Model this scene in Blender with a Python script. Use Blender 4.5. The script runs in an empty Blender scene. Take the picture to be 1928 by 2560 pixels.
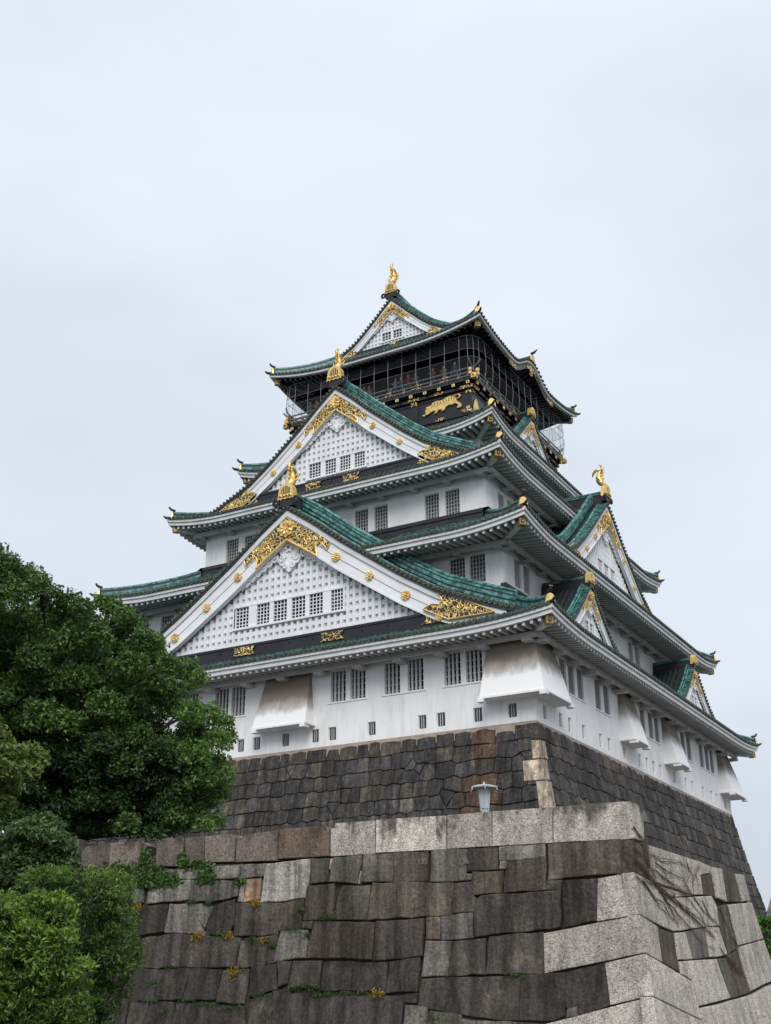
import bpy, math, random
import numpy as np
from mathutils import Vector, Matrix
random.seed(7); RNG = np.random.default_rng(7)
scene = bpy.context.scene
COL = scene.collection
R = math.radians

# ------------------------------------------------------------------ camera
cd = bpy.data.cameras.new('camera'); cam = bpy.data.objects.new('camera', cd); COL.objects.link(cam)
yaw, pitch, roll = 0.517932719, 0.391841874, -0.00508716
f = Vector((-math.sin(yaw)*math.cos(pitch), math.cos(yaw)*math.cos(pitch), math.sin(pitch)))
r_ = Vector((math.cos(yaw), math.sin(yaw), 0)); u_ = r_.cross(f)
r2 = math.cos(roll)*r_ + math.sin(roll)*u_; u2 = -math.sin(roll)*r_ + math.cos(roll)*u_
cam.matrix_world = Matrix(((r2.x, u2.x, -f.x, 36.9614), (r2.y, u2.y, -f.y, -71.3247), (r2.z, u2.z, -f.z, -13.2023), (0, 0, 0, 1)))
cd.sensor_fit = 'HORIZONTAL'; cd.sensor_width = 36; cd.lens = 3071.09/1928*36
cd.clip_start = 0.1; cd.clip_end = 4000
scene.camera = cam

# ------------------------------------------------------------------ overcast sky
world = bpy.data.worlds.new('World'); scene.world = world; world.use_nodes = True
nt = world.node_tree; nt.nodes.clear()
N = nt.nodes.new; LK = nt.links.new
wo = N('ShaderNodeOutputWorld'); bg = N('ShaderNodeBackground')
sky = N('ShaderNodeTexSky'); sky.sky_type = 'NISHITA'; sky.sun_disc = False
SUN_EL, SUN_ROT = R(40), R(149)
sky.sun_elevation = SUN_EL; sky.sun_rotation = SUN_ROT; sky.air_density = 1.5; sky.dust_density = 4
tc = N('ShaderNodeTexCoord'); mp = N('ShaderNodeMapping'); mp.inputs['Scale'].default_value = (1.0, 1.0, 2.2)
nz = N('ShaderNodeTexNoise'); nz.inputs['Scale'].default_value = 1.7; nz.inputs['Detail'].default_value = 4; nz.inputs['Roughness'].default_value = .5
LK(tc.outputs['Generated'], mp.inputs[0]); LK(mp.outputs[0], nz.inputs['Vector'])
cr = N('ShaderNodeValToRGB')          # cloud deck: grey-blue folds and paler gaps
cr.color_ramp.elements[0].position = .30; cr.color_ramp.elements[0].color = (5.55, 6.12, 6.95, 1)
cr.color_ramp.elements[1].position = .74; cr.color_ramp.elements[1].color = (7.45, 8.0, 8.75, 1)
LK(nz.outputs[0], cr.inputs[0])
sx = N('ShaderNodeSeparateXYZ'); LK(tc.outputs['Generated'], sx.inputs[0])
gr = N('ShaderNodeValToRGB')          # cloud is thinner overhead
gr.color_ramp.elements[0].position = .05; gr.color_ramp.elements[0].color = (.78, .79, .81, 1)
gr.color_ramp.elements[1].position = .70; gr.color_ramp.elements[1].color = (1.06, 1.06, 1.05, 1)
LK(sx.outputs[2], gr.inputs[0])
ml = N('ShaderNodeMix'); ml.data_type = 'RGBA'; ml.blend_type = 'MULTIPLY'; ml.inputs[0].default_value = 1
LK(cr.outputs[0], ml.inputs[6]); LK(gr.outputs[0], ml.inputs[7])
mx = N('ShaderNodeMix'); mx.data_type = 'RGBA'; mx.inputs[0].default_value = .93
LK(sky.outputs[0], mx.inputs[6]); LK(ml.outputs[2], mx.inputs[7])
LK(mx.outputs[2], bg.inputs[0]); bg.inputs[1].default_value = 0.091
LK(bg.outputs[0], wo.inputs[0])
sd = bpy.data.lights.new('sun', 'SUN'); so = bpy.data.objects.new('sun', sd); COL.objects.link(so)
sd.energy = 1.5; sd.angle = R(35); sd.color = (1, .97, .93)
# light from the right front, high behind cloud
so.rotation_euler = Vector((-.52, .85, -.85)).to_track_quat('-Z', 'Y').to_euler()
so.location = (40, -60, 60)
vs = scene.view_settings; vs.view_transform = 'Standard'; vs.look = 'None'; vs.exposure = 0.45; vs.gamma = 1
scene.cycles.max_bounces = 6

# ------------------------------------------------------------------ materials
def mat(name, col=(.5, .5, .5), rough=.7, metal=0, spec=.5):
    m = bpy.data.materials.new(name); m.use_nodes = True
    b = m.node_tree.nodes['Principled BSDF']
    b.inputs['Base Color'].default_value = (*col, 1); b.inputs['Roughness'].default_value = rough
    b.inputs['Metallic'].default_value = metal; b.inputs['Specular IOR Level'].default_value = spec
    return m, m.node_tree, b
class NB:
    """small node helper"""
    def __init__(s, t): s.t = t; s.co = None
    def n(s, k, **kw):
        x = s.t.nodes.new(k)
        for a, v in kw.items(): setattr(x, a, v)
        return x
    def l(s, a, b): s.t.links.new(a, b)
    def coord(s):
        if s.co is None: s.co = s.n('ShaderNodeTexCoord').outputs['Object']
        return s.co
    def noise(s, scale, detail=3, rough=.55, stretch=(1, 1, 1), dist=0):
        m = s.n('ShaderNodeMapping'); m.inputs['Scale'].default_value = stretch; s.l(s.coord(), m.inputs[0])
        x = s.n('ShaderNodeTexNoise'); x.inputs['Scale'].default_value = scale; x.inputs['Detail'].default_value = detail
        x.inputs['Roughness'].default_value = rough; x.inputs['Distortion'].default_value = dist
        s.l(m.outputs[0], x.inputs['Vector']); return x.outputs[0]
    def ramp(s, src, stops):
        x = s.n('ShaderNodeValToRGB'); e = x.color_ramp.elements
        while len(e) < len(stops): e.new(.5)
        for el, (p, c) in zip(e, stops):
            el.position = p; el.color = (c, c, c, 1) if not hasattr(c, '__len__') else (*c, 1)
        s.l(src, x.inputs[0]); return x.outputs[0]
    def mix(s, fac, a, b, mode='MIX'):
        x = s.n('ShaderNodeMix', data_type='RGBA', blend_type=mode)
        for sock, v in ((x.inputs[0], fac), (x.inputs[6], a), (x.inputs[7], b)):
            if isinstance(v, (int, float)): sock.default_value = v if sock == x.inputs[0] else (v, v, v, 1)
            elif isinstance(v, tuple): sock.default_value = (*v, 1)
            else: s.l(v, sock)
        return x.outputs[2]
    def math(s, op, a, b=0.0):
        x = s.n('ShaderNodeMath', operation=op)
        for sock, v in zip(x.inputs, (a, b)):
            if isinstance(v, (int, float)): sock.default_value = v
            else: s.l(v, sock)
        return x.outputs[0]
    def attr(s, name): return s.n('ShaderNodeAttribute', attribute_name=name).outputs['Color']
    def bump(s, bsdf, h, strength=.4, dist=.03):
        x = s.n('ShaderNodeBump'); x.inputs['Strength'].default_value = strength; x.inputs['Distance'].default_value = dist
        s.l(h, x.inputs['Height']); s.l(x.outputs[0], bsdf.inputs['Normal'])
M = {}
def simple_noise(key, c0, c1, scale, rough=.7, stretch=(1, 1, 1), bump=0, lo=.35, hi=.65, metal=0, spec=.5, detail=4):
    m, t, b = mat(key, c0, rough, metal, spec); nb = NB(t)
    n = nb.noise(scale, detail, .6, stretch)
    nb.l(nb.ramp(n, [(lo, c0), (hi, c1)]), b.inputs['Base Color'])
    if bump: nb.bump(b, n, bump, .02)
    M[key] = m; return m, nb, b
# lime plaster with faint weather streaks
m, t, b = mat('white_plaster', rough=.85, spec=.2); nb = NB(t)
n1 = nb.noise(.9, 6, .65, (1, 1, .45)); n2 = nb.noise(5, 4, .6, (1, 1, .12))
c = nb.mix(nb.ramp(n1, [(.44, 0.), (.74, .55)]), (.875, .875, .88), (.66, .65, .625))
c = nb.mix(nb.ramp(n2, [(.52, 0.), (.75, .42)]), c, (.56, .545, .52))
nb.l(c, b.inputs['Base Color']); nb.bump(b, nb.noise(9, 3), .08, .02); M['plaster'] = m
# plaster of the drop bays: soot-brown tide mark left above the rain-washed part
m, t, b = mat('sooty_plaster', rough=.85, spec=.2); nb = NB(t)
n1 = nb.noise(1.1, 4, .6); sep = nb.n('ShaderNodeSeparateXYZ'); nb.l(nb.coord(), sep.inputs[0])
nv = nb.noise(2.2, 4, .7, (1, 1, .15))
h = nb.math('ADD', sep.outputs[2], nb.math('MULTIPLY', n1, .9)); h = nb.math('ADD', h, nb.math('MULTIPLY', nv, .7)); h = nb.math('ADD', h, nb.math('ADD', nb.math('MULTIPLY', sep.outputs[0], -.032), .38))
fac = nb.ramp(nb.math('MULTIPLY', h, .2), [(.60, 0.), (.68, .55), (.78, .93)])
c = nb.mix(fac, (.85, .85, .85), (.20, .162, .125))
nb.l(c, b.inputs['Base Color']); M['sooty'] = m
simple_noise('trim', (.58, .585, .59), (.70, .705, .71), 1.4, .7)
simple_noise('lattice_white', (.74, .75, .765), (.84, .85, .865), .8, .75)
simple_noise('soffit', (.20, .20, .195), (.28, .28, .275), 1.0, .85)  # darkened grey, carries the shade under the eaves in its colour
simple_noise('bracket', (.40, .40, .395), (.50, .50, .495), 1.0, .85)  # white plaster toned down to grey as painted under-eave shade
simple_noise('copper_dark', (.008, .012, .014), (.025, .055, .053), 3.0, .5, (1, 1, 1), .1, .35, .75)
simple_noise('dull_gold', (.22, .15, .05), (.52, .38, .16), 4, .5, (1, 1, 1), 0, .35, .7, .45)
simple_noise('old_gilt', (.10, .075, .035), (.36, .27, .12), 5, .5, (1, 1, 1), 0, .35, .7, .3)
simple_noise('copper_green', (.010, .036, .036), (.09, .28, .245), 2.6, .5, (1, 1, 1), .15, .36, .66)
simple_noise('copper_bright', (.018, .075, .072), (.125, .34, .305), 4.0, .38, (1, 1, 1), .2, .40, .62)
simple_noise('copper_eave', (.010, .022, .022), (.05, .185, .15), 2.1, .5, (1, 1, 1), .12, .40, .70)
simple_noise('copper_tile', (.010, .028, .028), (.035, .15, .125), 1.1, .5, (1, 1, 1), .1, .38, .72)
simple_noise('black_copper', (.010, .010, .013), (.022, .022, .027), 2.0, .5)
simple_noise('lacquer', (.006, .006, .009), (.014, .014, .018), 1.2, .35)
simple_noise('deck_wood', (.11, .10, .115), (.18, .165, .185), 3, .5)
m, t, b = mat('gold_leaf', (.80, .50, .12), .42, .62); nb = NB(t)
c = nb.ramp(nb.noise(3, 4), [(.3, (.68, .43, .13)), (.7, (.94, .71, .31))]); nb.l(c, b.inputs['Base Color'])
nb.bump(b, nb.noise(9, 2, .5), .25, .03); M['gold'] = m
# pierced gold scrollwork laid over dark backing
m, t, b = mat('gold_scrollwork', (.80, .50, .12), .45, .6); nb = NB(t)
v = nb.n('ShaderNodeTexVoronoi', feature='DISTANCE_TO_EDGE'); v.inputs['Scale'].default_value = 4.2
dn = nb.n('ShaderNodeTexNoise'); dn.inputs['Scale'].default_value = 2.6; nb.l(nb.coord(), dn.inputs['Vector'])
vm = nb.n('ShaderNodeVectorMath', operation='MULTIPLY_ADD'); nb.l(dn.outputs['Color'], vm.inputs[0]); vm.inputs[1].default_value = (.5, .5, .5); nb.l(nb.coord(), vm.inputs[2])
nb.l(vm.outputs[0], v.inputs['Vector'])
msk = nb.ramp(v.outputs['Distance'], [(.055, 1.), (.09, 0.)])
nb.l(nb.mix(msk, (.05, .030, .012), (.92, .68, .28)), b.inputs['Base Color'])
nb.l(nb.math('MULTIPLY', msk, .8), b.inputs['Metallic']); nb.bump(b, msk, .6, .04); M['scroll'] = m
simple_noise('glass_dark', (.006, .007, .009), (.03, .032, .036), 2.2, .15)
M['paper'] = mat('window_paper', (.22, .22, .24), .8)[0]
M['bar'] = mat('window_bar', (.50, .50, .50), .7)[0]; M['bar_grey'] = mat('window_bar_grey', (.27, .265, .26), .7)[0]
M['wire'] = mat('net_wire', (.21, .255, .27), .5, .3)[0]
m, t, b = mat('fine_mesh', (.05, .052, .058), .7); nb = NB(t)
tr = nb.n('ShaderNodeBsdfTransparent'); ms = nb.n('ShaderNodeMixShader'); ms.inputs[0].default_value = .16
nb.l(tr.outputs[0], ms.inputs[1]); nb.l(b.outputs[0], ms.inputs[2]); nb.l(ms.outputs[0], t.nodes['Material Output'].inputs[0]); M['mesh'] = m
# rubble of the tower base: each block has its own colour (attribute), lichen and rain streaks on top
def stone(key, speck, bumps, pale=0):
    m, t, b = mat(key, rough=.88, spec=.25); nb = NB(t); a = nb.attr('tint')
    st = nb.ramp(nb.noise(1.9, 6, .7, (1.6, 1.6, .14)), [(.37, .45), (.50, .90), (.64, 1.45)])
    sp = nb.ramp(nb.noise(speck, 5, .68), [(.34, .62), (.50, .95), (.68, 1.42)])
    c = nb.mix(1., a, st, 'MULTIPLY'); c = nb.mix(1., c, sp, 'MULTIPLY')
    li = nb.ramp(nb.noise(1.1, 7, .72), [(.52, 0.), (.66, .75)])
    c = nb.mix(li, c, nb.mix(1., c, (1.9, 1.85, 1.65), 'MULTIPLY'))
    nb.l(c, b.inputs['Base Color'])
    nb.bump(b, nb.noise(bumps, 6, .75), 1., .06); M[key] = m; return nb, b, c
stone('base_stone', 7, 5)
# rough dressed wall blocks in front
nb, b, c = stone('wall_stone', 13, 11)
# pale chisel-picked granite: short dark pick marks all over
m, t, b = mat('picked_granite', rough=.9, spec=.2); nb = NB(t); a = nb.attr('tint')
pk = nb.ramp(nb.noise(12, 4, .75, (1, 1, 1.25), 2.2), [(.40, .34), (.50, .95), (.61, 1.32)])
st = nb.ramp(nb.noise(1.7, 5, .7, (1.4, 1.4, .35)), [(.33, .45), (.56, 1.05)])
c = nb.mix(1., a, pk, 'MULTIPLY'); c = nb.mix(.75, c, nb.mix(1., c, st, 'MULTIPLY'))
sz = nb.n('ShaderNodeSeparateXYZ'); nb.l(nb.coord(), sz.inputs[0])     # black lichen crust on the weather side of the coping
lh = nb.math('ADD', nb.math('MULTIPLY', nb.noise(1.3, 6, .7, (1, 1, .45)), 1.35), nb.math('MULTIPLY', nb.math('ADD', sz.outputs[2], 8.9), .36))
c = nb.mix(nb.ramp(lh, [(.84, 0.), (1.0, .85)]), c, (.06, .05, .038))
nb.l(c, b.inputs['Base Color']); nb.bump(b, nb.noise(12, 4, .75, (1, 1, 1.25), 2.2), 1., .06); M['granite'] = m
M['joint'] = mat('joint_earth', (.042, .037, .031), .95)[0]  # dark earth filling between the stones
simple_noise('mortar', (.30, .235, .19), (.40, .33, .28), 4, .9, (1, 1, 1), .2)
simple_noise('gravel', (.085, .082, .075), (.14, .135, .125), 6, .95, (1, 1, 1), .3)
simple_noise('earth', (.09, .08, .06), (.15, .13, .10), 3, .95, (1, 1, 1), .3)
simple_noise('bark', (.020, .016, .013), (.05, .042, .034), 5, .9, (1, 1, .3), .5)
simple_noise('vine', (.06, .038, .034), (.12, .085, .075), 6, .9)
simple_noise('lamp_metal', (.42, .45, .47), (.56, .59, .61), 3, .45)
simple_noise('lamp_glass', (.50, .56, .60), (.60, .66, .70), 2, .3)
simple_noise('lamp_under', (.30, .24, .17), (.36, .30, .22), 4, .6)
simple_noise('railing', (.012, .012, .013), (.02, .02, .021), 4, .5)
simple_noise('slate', (.10, .105, .115), (.17, .175, .185), 1.5, .6)
simple_noise('far_wall', (.42, .43, .44), (.50, .51, .52), 1.0, .8)
def leafmat(key, dark, light, trans=.25):
    m, t, b = mat(key, rough=.5, spec=.4); nb = NB(t); a = nb.attr('tint')
    fac = nb.n('ShaderNodeSeparateColor'); nb.l(a, fac.inputs[0])
    c = nb.mix(fac.outputs[0], dark, light); nb.l(c, b.inputs['Base Color'])
    tl = nb.n('ShaderNodeBsdfTranslucent'); nb.l(c, tl.inputs[0])
    ms = nb.n('ShaderNodeMixShader'); ms.inputs[0].default_value = trans
    nb.l(b.outputs[0], ms.inputs[1]); nb.l(tl.outputs[0], ms.inputs[2]); nb.l(ms.outputs[0], t.nodes['Material Output'].inputs[0]); M[key] = m
leafmat('leaf_camphor', (.018, .046, .015), (.19, .335, .07), .32)
leafmat('leaf_bright', (.026, .066, .012), (.235, .37, .058), .32)
leafmat('leaf_dull', (.022, .055, .018), (.14, .23, .07), .3)
leafmat('leaf_olive', (.045, .072, .016), (.20, .26, .055))
leafmat('leaf_ivy', (.018, .050, .014), (.10, .20, .04))
leafmat('leaf_yellow', (.16, .09, .014), (.46, .31, .03))
leafmat('leaf_pine', (.022, .042, .026), (.05, .085, .05))
leafmat('leaf_hedge', (.03, .09, .015), (.10, .24, .035))

# ------------------------------------------------------------------ mesh builder
class MB:
    def __init__(s): s.v = []; s.f = []; s.m = []; s.t = []
    def add(s, vs, fs, m=0, tint=None):
        o = len(s.v); s.v.extend([tuple(p) for p in vs])
        for q in fs: s.f.append(tuple(i+o for i in q)); s.m.append(m); s.t.append(tint)
    def hexa(s, p, m=0, tint=None):     # p: 8 points, bottom ring 0-3, top ring 4-7
        s.add(p, [(3, 2, 1, 0), (4, 5, 6, 7), (0, 1, 5, 4), (1, 2, 6, 5), (2, 3, 7, 6), (3, 0, 4, 7)], m, tint)
    def box(s, x0, x1, y0, y1, z0, z1, m=0, T=None):
        p = [(x0, y0, z0), (x1, y0, z0), (x1, y1, z0), (x0, y1, z0), (x0, y0, z1), (x1, y0, z1), (x1, y1, z1), (x0, y1, z1)]
        s.hexa([T(*q) for q in p] if T else p, m)
    def tube(s, path, rad, n=6, m=0, cap=True, tint=None):
        P = [Vector(p) for p in path]; k = len(P); rs = rad if hasattr(rad, '__len__') else [rad]*k
        vs = []; prev = None
        for i in range(k):
            d = (P[min(i+1, k-1)] - P[max(i-1, 0)]).normalized()
            if prev is None:
                a = Vector((0, 0, 1)) if abs(d.z) < .9 else Vector((1, 0, 0)); x = d.cross(a).normalized()
            else:
                x = (prev - d*prev.dot(d)); x = x.normalized() if x.length > 1e-6 else d.orthogonal().normalized()
            prev = x; y = d.cross(x)
            for j in range(n):
                an = 2*math.pi*j/n; vs.append(P[i] + (x*math.cos(an) + y*math.sin(an))*rs[i])
        fs = [(i*n+j, i*n+(j+1) % n, (i+1)*n+(j+1) % n, (i+1)*n+j) for i in range(k-1) for j in range(n)]
        if cap: fs += [tuple(range(n-1, -1, -1)), tuple(range((k-1)*n, k*n))]
        s.add(vs, fs, m, tint)
    def sweep(s, rings, closed=True, m=0, cap=True):   # rings: list of equal-length point lists
        n = len(rings[0]); vs = [p for r in rings for p in r]; w = n if closed else n-1
        fs = [(i*n+j, i*n+(j+1) % n, (i+1)*n+(j+1) % n, (i+1)*n+j) for i in range(len(rings)-1) for j in range(w)]
        if cap and closed: fs += [tuple(range(n-1, -1, -1)), tuple(range((len(rings)-1)*n, len(rings)*n))]
        s.add(vs, fs, m)
    def prism(s, pts, T, d0, d1, m=0, mside=None):     # 2D outline -> T(x, d, z)
        n = len(pts); vs = [T(x, d0, z) for x, z in pts] + [T(x, d1, z) for x, z in pts]
        s.add(vs, [tuple(range(n)), tuple(range(2*n-1, n-1, -1))], m)
        s.add(vs, [(i, i+n, (i+1) % n+n, (i+1) % n) for i in range(n)], m if mside is None else mside)
    def build(s, name, mats, parent=None, smooth=False, loc=None, rz=0):
        me = bpy.data.meshes.new(name); me.from_pydata(s.v, [], s.f)
        for k in mats: me.materials.append(M[k])
        me.polygons.foreach_set('material_index', s.m)
        if smooth: me.polygons.foreach_set('use_smooth', [True]*len(s.f))
        if any(t is not None for t in s.t):
            a = me.attributes.new('tint', 'FLOAT_COLOR', 'FACE')
            a.data.foreach_set('color', [x for t in s.t for x in (t if t else (.5, .5, .5, 1))])
        me.update()
        return link(name, me, parent, loc, rz)
def link(name, me, parent=None, loc=None, rz=0):
    o = bpy.data.objects.new(name, me); COL.objects.link(o)
    if parent: o.parent = parent
    if loc is not None: o.location = loc
    if rz: o.rotation_euler.z = rz
    return o
def thing(name, label, cat, loc=(0, 0, 0), group=None):
    o = bpy.data.objects.new(name, None); COL.objects.link(o); o.location = loc; o.empty_display_size = .5
    return tag(o, label, cat, group)
def tag(o, label=None, cat=None, group=None, kind=None):
    if label: o['label'] = label
    if cat: o['category'] = cat
    if group: o['group'] = group
    if kind: o['kind'] = kind
    return o
def copy_tree(o, parent=None):
    c = o.copy(); COL.objects.link(c); c.parent = parent
    for ch in o.children: copy_tree(ch, c)
    return c
def FR(k):    # frame of side k: (along, outward distance, z) -> xyz
    return [lambda s, d, z: (s, -d, z), lambda s, d, z: (d, s, z), lambda s, d, z: (-s, d, z), lambda s, d, z: (-d, -s, z)][k]
def lerp(a, b, t): return a+(b-a)*t
def spline(xs, ys, x): return float(np.interp(x, xs, ys))
def offset_poly(pts, g):
    n = len(pts); A = sum(pts[i][0]*pts[(i+1) % n][1]-pts[(i+1) % n][0]*pts[i][1] for i in range(n))
    sg = 1 if A > 0 else -1; out = []
    for i in range(n):
        p0, p1, p2 = pts[i-1], pts[i], pts[(i+1) % n]
        e1 = (p1[0]-p0[0], p1[1]-p0[1]); e2 = (p2[0]-p1[0], p2[1]-p1[1])
        l1 = math.hypot(*e1) or 1e-6; l2 = math.hypot(*e2) or 1e-6
        n1 = (-e1[1]/l1*sg, e1[0]/l1*sg); n2 = (-e2[1]/l2*sg, e2[0]/l2*sg)
        b = (n1[0]+n2[0], n1[1]+n2[1]); q = max(.45, (b[0]*b[0]+b[1]*b[1])/2)
        out.append((p1[0]+b[0]/q*g, p1[1]+b[1]/q*g))
    return out
def rough_poly(pts, step, amp):
    out = []; n = len(pts)
    for i in range(n):
        a, b = pts[i], pts[(i+1) % n]; L = math.hypot(b[0]-a[0], b[1]-a[1]); k = max(1, int(L/step))
        for j in range(k):
            t = j/k; j_ = amp if j else amp*.6
            out.append((lerp(a[0], b[0], t)+random.uniform(-j_, j_), lerp(a[1], b[1], t)+random.uniform(-j_, j_)))
    return out
def stone_block(mb, pts, T, gap, bev, bulge, tint, m=0, deep=.25):
    o = offset_poly(pts, gap); i1 = offset_poly(pts, gap+bev*.35); c = offset_poly(pts, gap+bev); n = len(o)
    vs = [T(x, z, -deep) for x, z in o] + [T(x, z, 0) for x, z in o] + [T(x, z, bulge*.7) for x, z in i1] + [T(x, z, bulge) for x, z in c]
    fs = [(r*n+i, r*n+(i+1) % n, (r+1)*n+(i+1) % n, (r+1)*n+i) for r in range(3) for i in range(n)]
    cx = sum(p[0] for p in c)/n; cz = sum(p[1] for p in c)/n
    vs.append(T(cx, cz, bulge+random.uniform(0, .03))); k = len(vs)-1
    fs += [(3*n+i, 3*n+(i+1) % n, k) for i in range(n)]
    mb.add(vs, fs, m, tint)

# ================================================================== setting: ground
GZ = -14.8; PZ = -9.16
mb = MB(); mb.add([(-900, -900, GZ), (900, -900, GZ), (900, 900, GZ), (-900, 900, GZ)], [(0, 1, 2, 3)])
tag(mb.build('ground', ['gravel']), kind='structure')
# ================================================================== tower base of dark rubble
HX, HY = 14.42, 17.31
def boff(z): h = -z; return .165*h+.006*h*h
def base_frame(k):
    d0 = HY if k % 2 == 0 else HX; g = FR(k)
    return lambda s, z, dep: g(s, d0+boff(z)+dep*.98, z+dep*.18)
base = thing('stone_base', 'dark battered rubble base with pale granite corner blocks under the white tower', 'stone wall', (0, 0, GZ))
def bparts(mb, name, mats): 
    o = mb.build(name, mats, base); o.location = (0, 0, -GZ); return o
mb = MB(); zs = [-.22-(14.58)*i/10 for i in range(11)]
rings = []
for z in zs:
    ox, oy = HX+boff(z)-.1, HY+boff(z)-.1
    rings.append([(-ox, -oy, z), (ox, -oy, z), (ox, oy, z), (-ox, oy, z)])
mb.sweep(rings[::-1], True, 0); bparts(mb, 'joint_filling', ['joint'])
mb = MB(); mb.box(-HX-.02, HX+.02, -HY-.02, HY+.02, -.235, -.015); 
for k in (0, 1):
    T = base_frame(k); a = HX if k == 0 else HY
    mb.add([T(-a, -.02, .02), T(a, -.02, .02), T(a+.1, -.55, .01), T(-a-.1, -.55, .01)], [(0, 1, 2, 3)])
bparts(mb, 'mortar_bed', ['mortar'])
def clip_half(poly, px, pz, nx, nz):      # keep the side where (p - P).n <= 0
    out = []; n = len(poly)
    for i in range(n):
        p, q = poly[i], poly[(i+1) % n]; dp = (p[0]-px)*nx+(p[1]-pz)*nz; dq = (q[0]-px)*nx+(q[1]-pz)*nz
        if dp <= 0: out.append(p)
        if (dp < 0) != (dq < 0): t = dp/(dp-dq); out.append((lerp(p[0], q[0], t), lerp(p[1], q[1], t)))
    return out
def rubble(k, zmax, seed):
    random.seed(seed); T = base_frame(k); a0 = HX if k == 0 else HY; mb = MB(); sg = 1 if k == 0 else -1
    def tint_of(mid, z):
        v = random.uniform(.68, 1.3); hue = random.random(); tint = [.064*v, .060*v, .060*v]
        if hue < .30: tint = [.086*v, .076*v, .066*v]
        elif hue < .325: tint = [.12*v, .11*v, .096*v]
        if k == 0:
            if 10.7 < mid < 12.7 and random.random() < (.75 if mid > 11.3 else .35): tint = [.098*v, .062*v, .045*v]
            if mid < -13.0 and z < -7: tint = [.22*v, .19*v, .16*v]
        return (*tint, 1)
    zj = lambda s: -.86+.05*math.sin(s*.9)+.03*math.sin(s*2.9)
    s = -a0                                   # cap course with worn, rounded tops under the plaster
    while s < a0-.05:
        w = random.uniform(.65, 1.35)
        if s+w > a0-.5: w = a0-s
        e = random.uniform(.02, .12); top = [(s+w*t, -.08-e*abs(math.cos(t*math.pi))**1.5-random.uniform(0, .06)) for t in (0, .12, .35, .6, .88, 1)]
        bot = [(s+w, zj(s+w)), (s+w/2, zj(s+w/2)), (s, zj(s))]
        stone_block(mb, rough_poly(top+bot, .4, .010), T, .012, .03, random.uniform(.012, .04), tint_of(s+w/2, -.5)); s += w
    seeds = []; z = -1.24; r = 0
    while z > zmax:
        h = random.uniform(.68, .84); a = a0+boff(z); s = -a-.4+random.uniform(0, .8)
        while s < a+.5:
            w = random.uniform(.50, 1.0)
            if sg*s > 8.5 and z > -5.5: w *= 1.35
            seeds.append((s+w/2, z+random.uniform(-.065, .065)))
            if random.random() < .05: seeds.append((s+w*.9, z+random.choice((-.3, .3))))
            s += w
        z -= h
    for i, (x, z) in enumerate(seeds):
        a = a0+boff(z)
        lo, hi = (-a-.05, a-.25) if k == 0 else (-a+.25, a+.05)
        p = [(x-1.3, z-1.1), (x+1.3, z-1.1), (x+1.3, z+1.1), (x-1.3, z+1.1)]
        for j, (x2, z2) in enumerate(seeds):
            if j == i or abs(x2-x) > 1.9 or abs(z2-z) > 1.7: continue
            dx, dz = x2-x, (z2-z)
            p = clip_half(p, (x+x2)/2, (z+z2)/2, dx*.55, dz*1.25) if abs(dz) > .45 else clip_half(p, (x+x2)/2, (z+z2)/2, dx, dz*.9)
            if len(p) < 3: break
        if len(p) >= 3: p = clip_half(p, x, zj(x), 0, 1)
        if len(p) >= 3: p = clip_half(p, hi, 0, 1, 0)
        if len(p) >= 3: p = clip_half(p, lo, 0, -1, 0)
        if len(p) < 3: continue
        q = [p[0]]
        for v in p[1:]:
            if math.hypot(v[0]-q[-1][0], v[1]-q[-1][1]) > .05: q.append(v)
        if math.hypot(q[0][0]-q[-1][0], q[0][1]-q[-1][1]) < .05: q.pop()
        if len(q) < 3: continue
        A = abs(sum(q[m][0]*q[(m+1) % len(q)][1]-q[(m+1) % len(q)][0]*q[m][1] for m in range(len(q))))/2
        if A < .03: continue
        stone_block(mb, rough_poly(q, .3, .012), T, random.uniform(.010, .026), .03, random.uniform(.012, .045), tint_of(x, z))
    return bparts(mb, 'rubble_facing', ['base_stone'])
rubble(0, -8.3, 3); rubble(1, -8.3, 4)
# corner blocks: pale granite, long and short sides alternating
mb = MB(); T0, T1 = base_frame(0), base_frame(1)
random.seed(11)
quo = [(-.12, -.98, .35, .5, 0), (-.98, -1.95, .40, .55, 1), (-1.95, -3.0, 1.0, .40, 1), (-3.0, -4.35, .48, .50, 1), (-4.35, -5.1, 1.2, .5, 2), (-5.1, -5.8, .6, .5, 0), (-5.8, -6.8, 1.2, .5, 0)]
for z0, z1, wf, wr, pale in quo:
    tint = [(.075, .070, .068, 1), (.40, .335, .265, 1), (.26, .235, .205, 1)][pale]
    a0, a1 = HX+boff(z0), HX+boff(z1)
    stone_block(mb, [(a0-wf, z0), (a0+.015, z0-.02), (a1+.015, z1), (a1-wf-.08, z1+.02)], T0, .008, .03, .085, tint)
    b0, b1 = -(HY+boff(z0)), -(HY+boff(z1))
    stone_block(mb, [(b0-.015, z0-.02), (b0+wr, z0), (b1+wr, z1+.02), (b1-.015, z1)], T1, .008, .03, .085, tuple(c*.92 for c in tint))
bparts(mb, 'corner_block', ['base_stone'])

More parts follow.
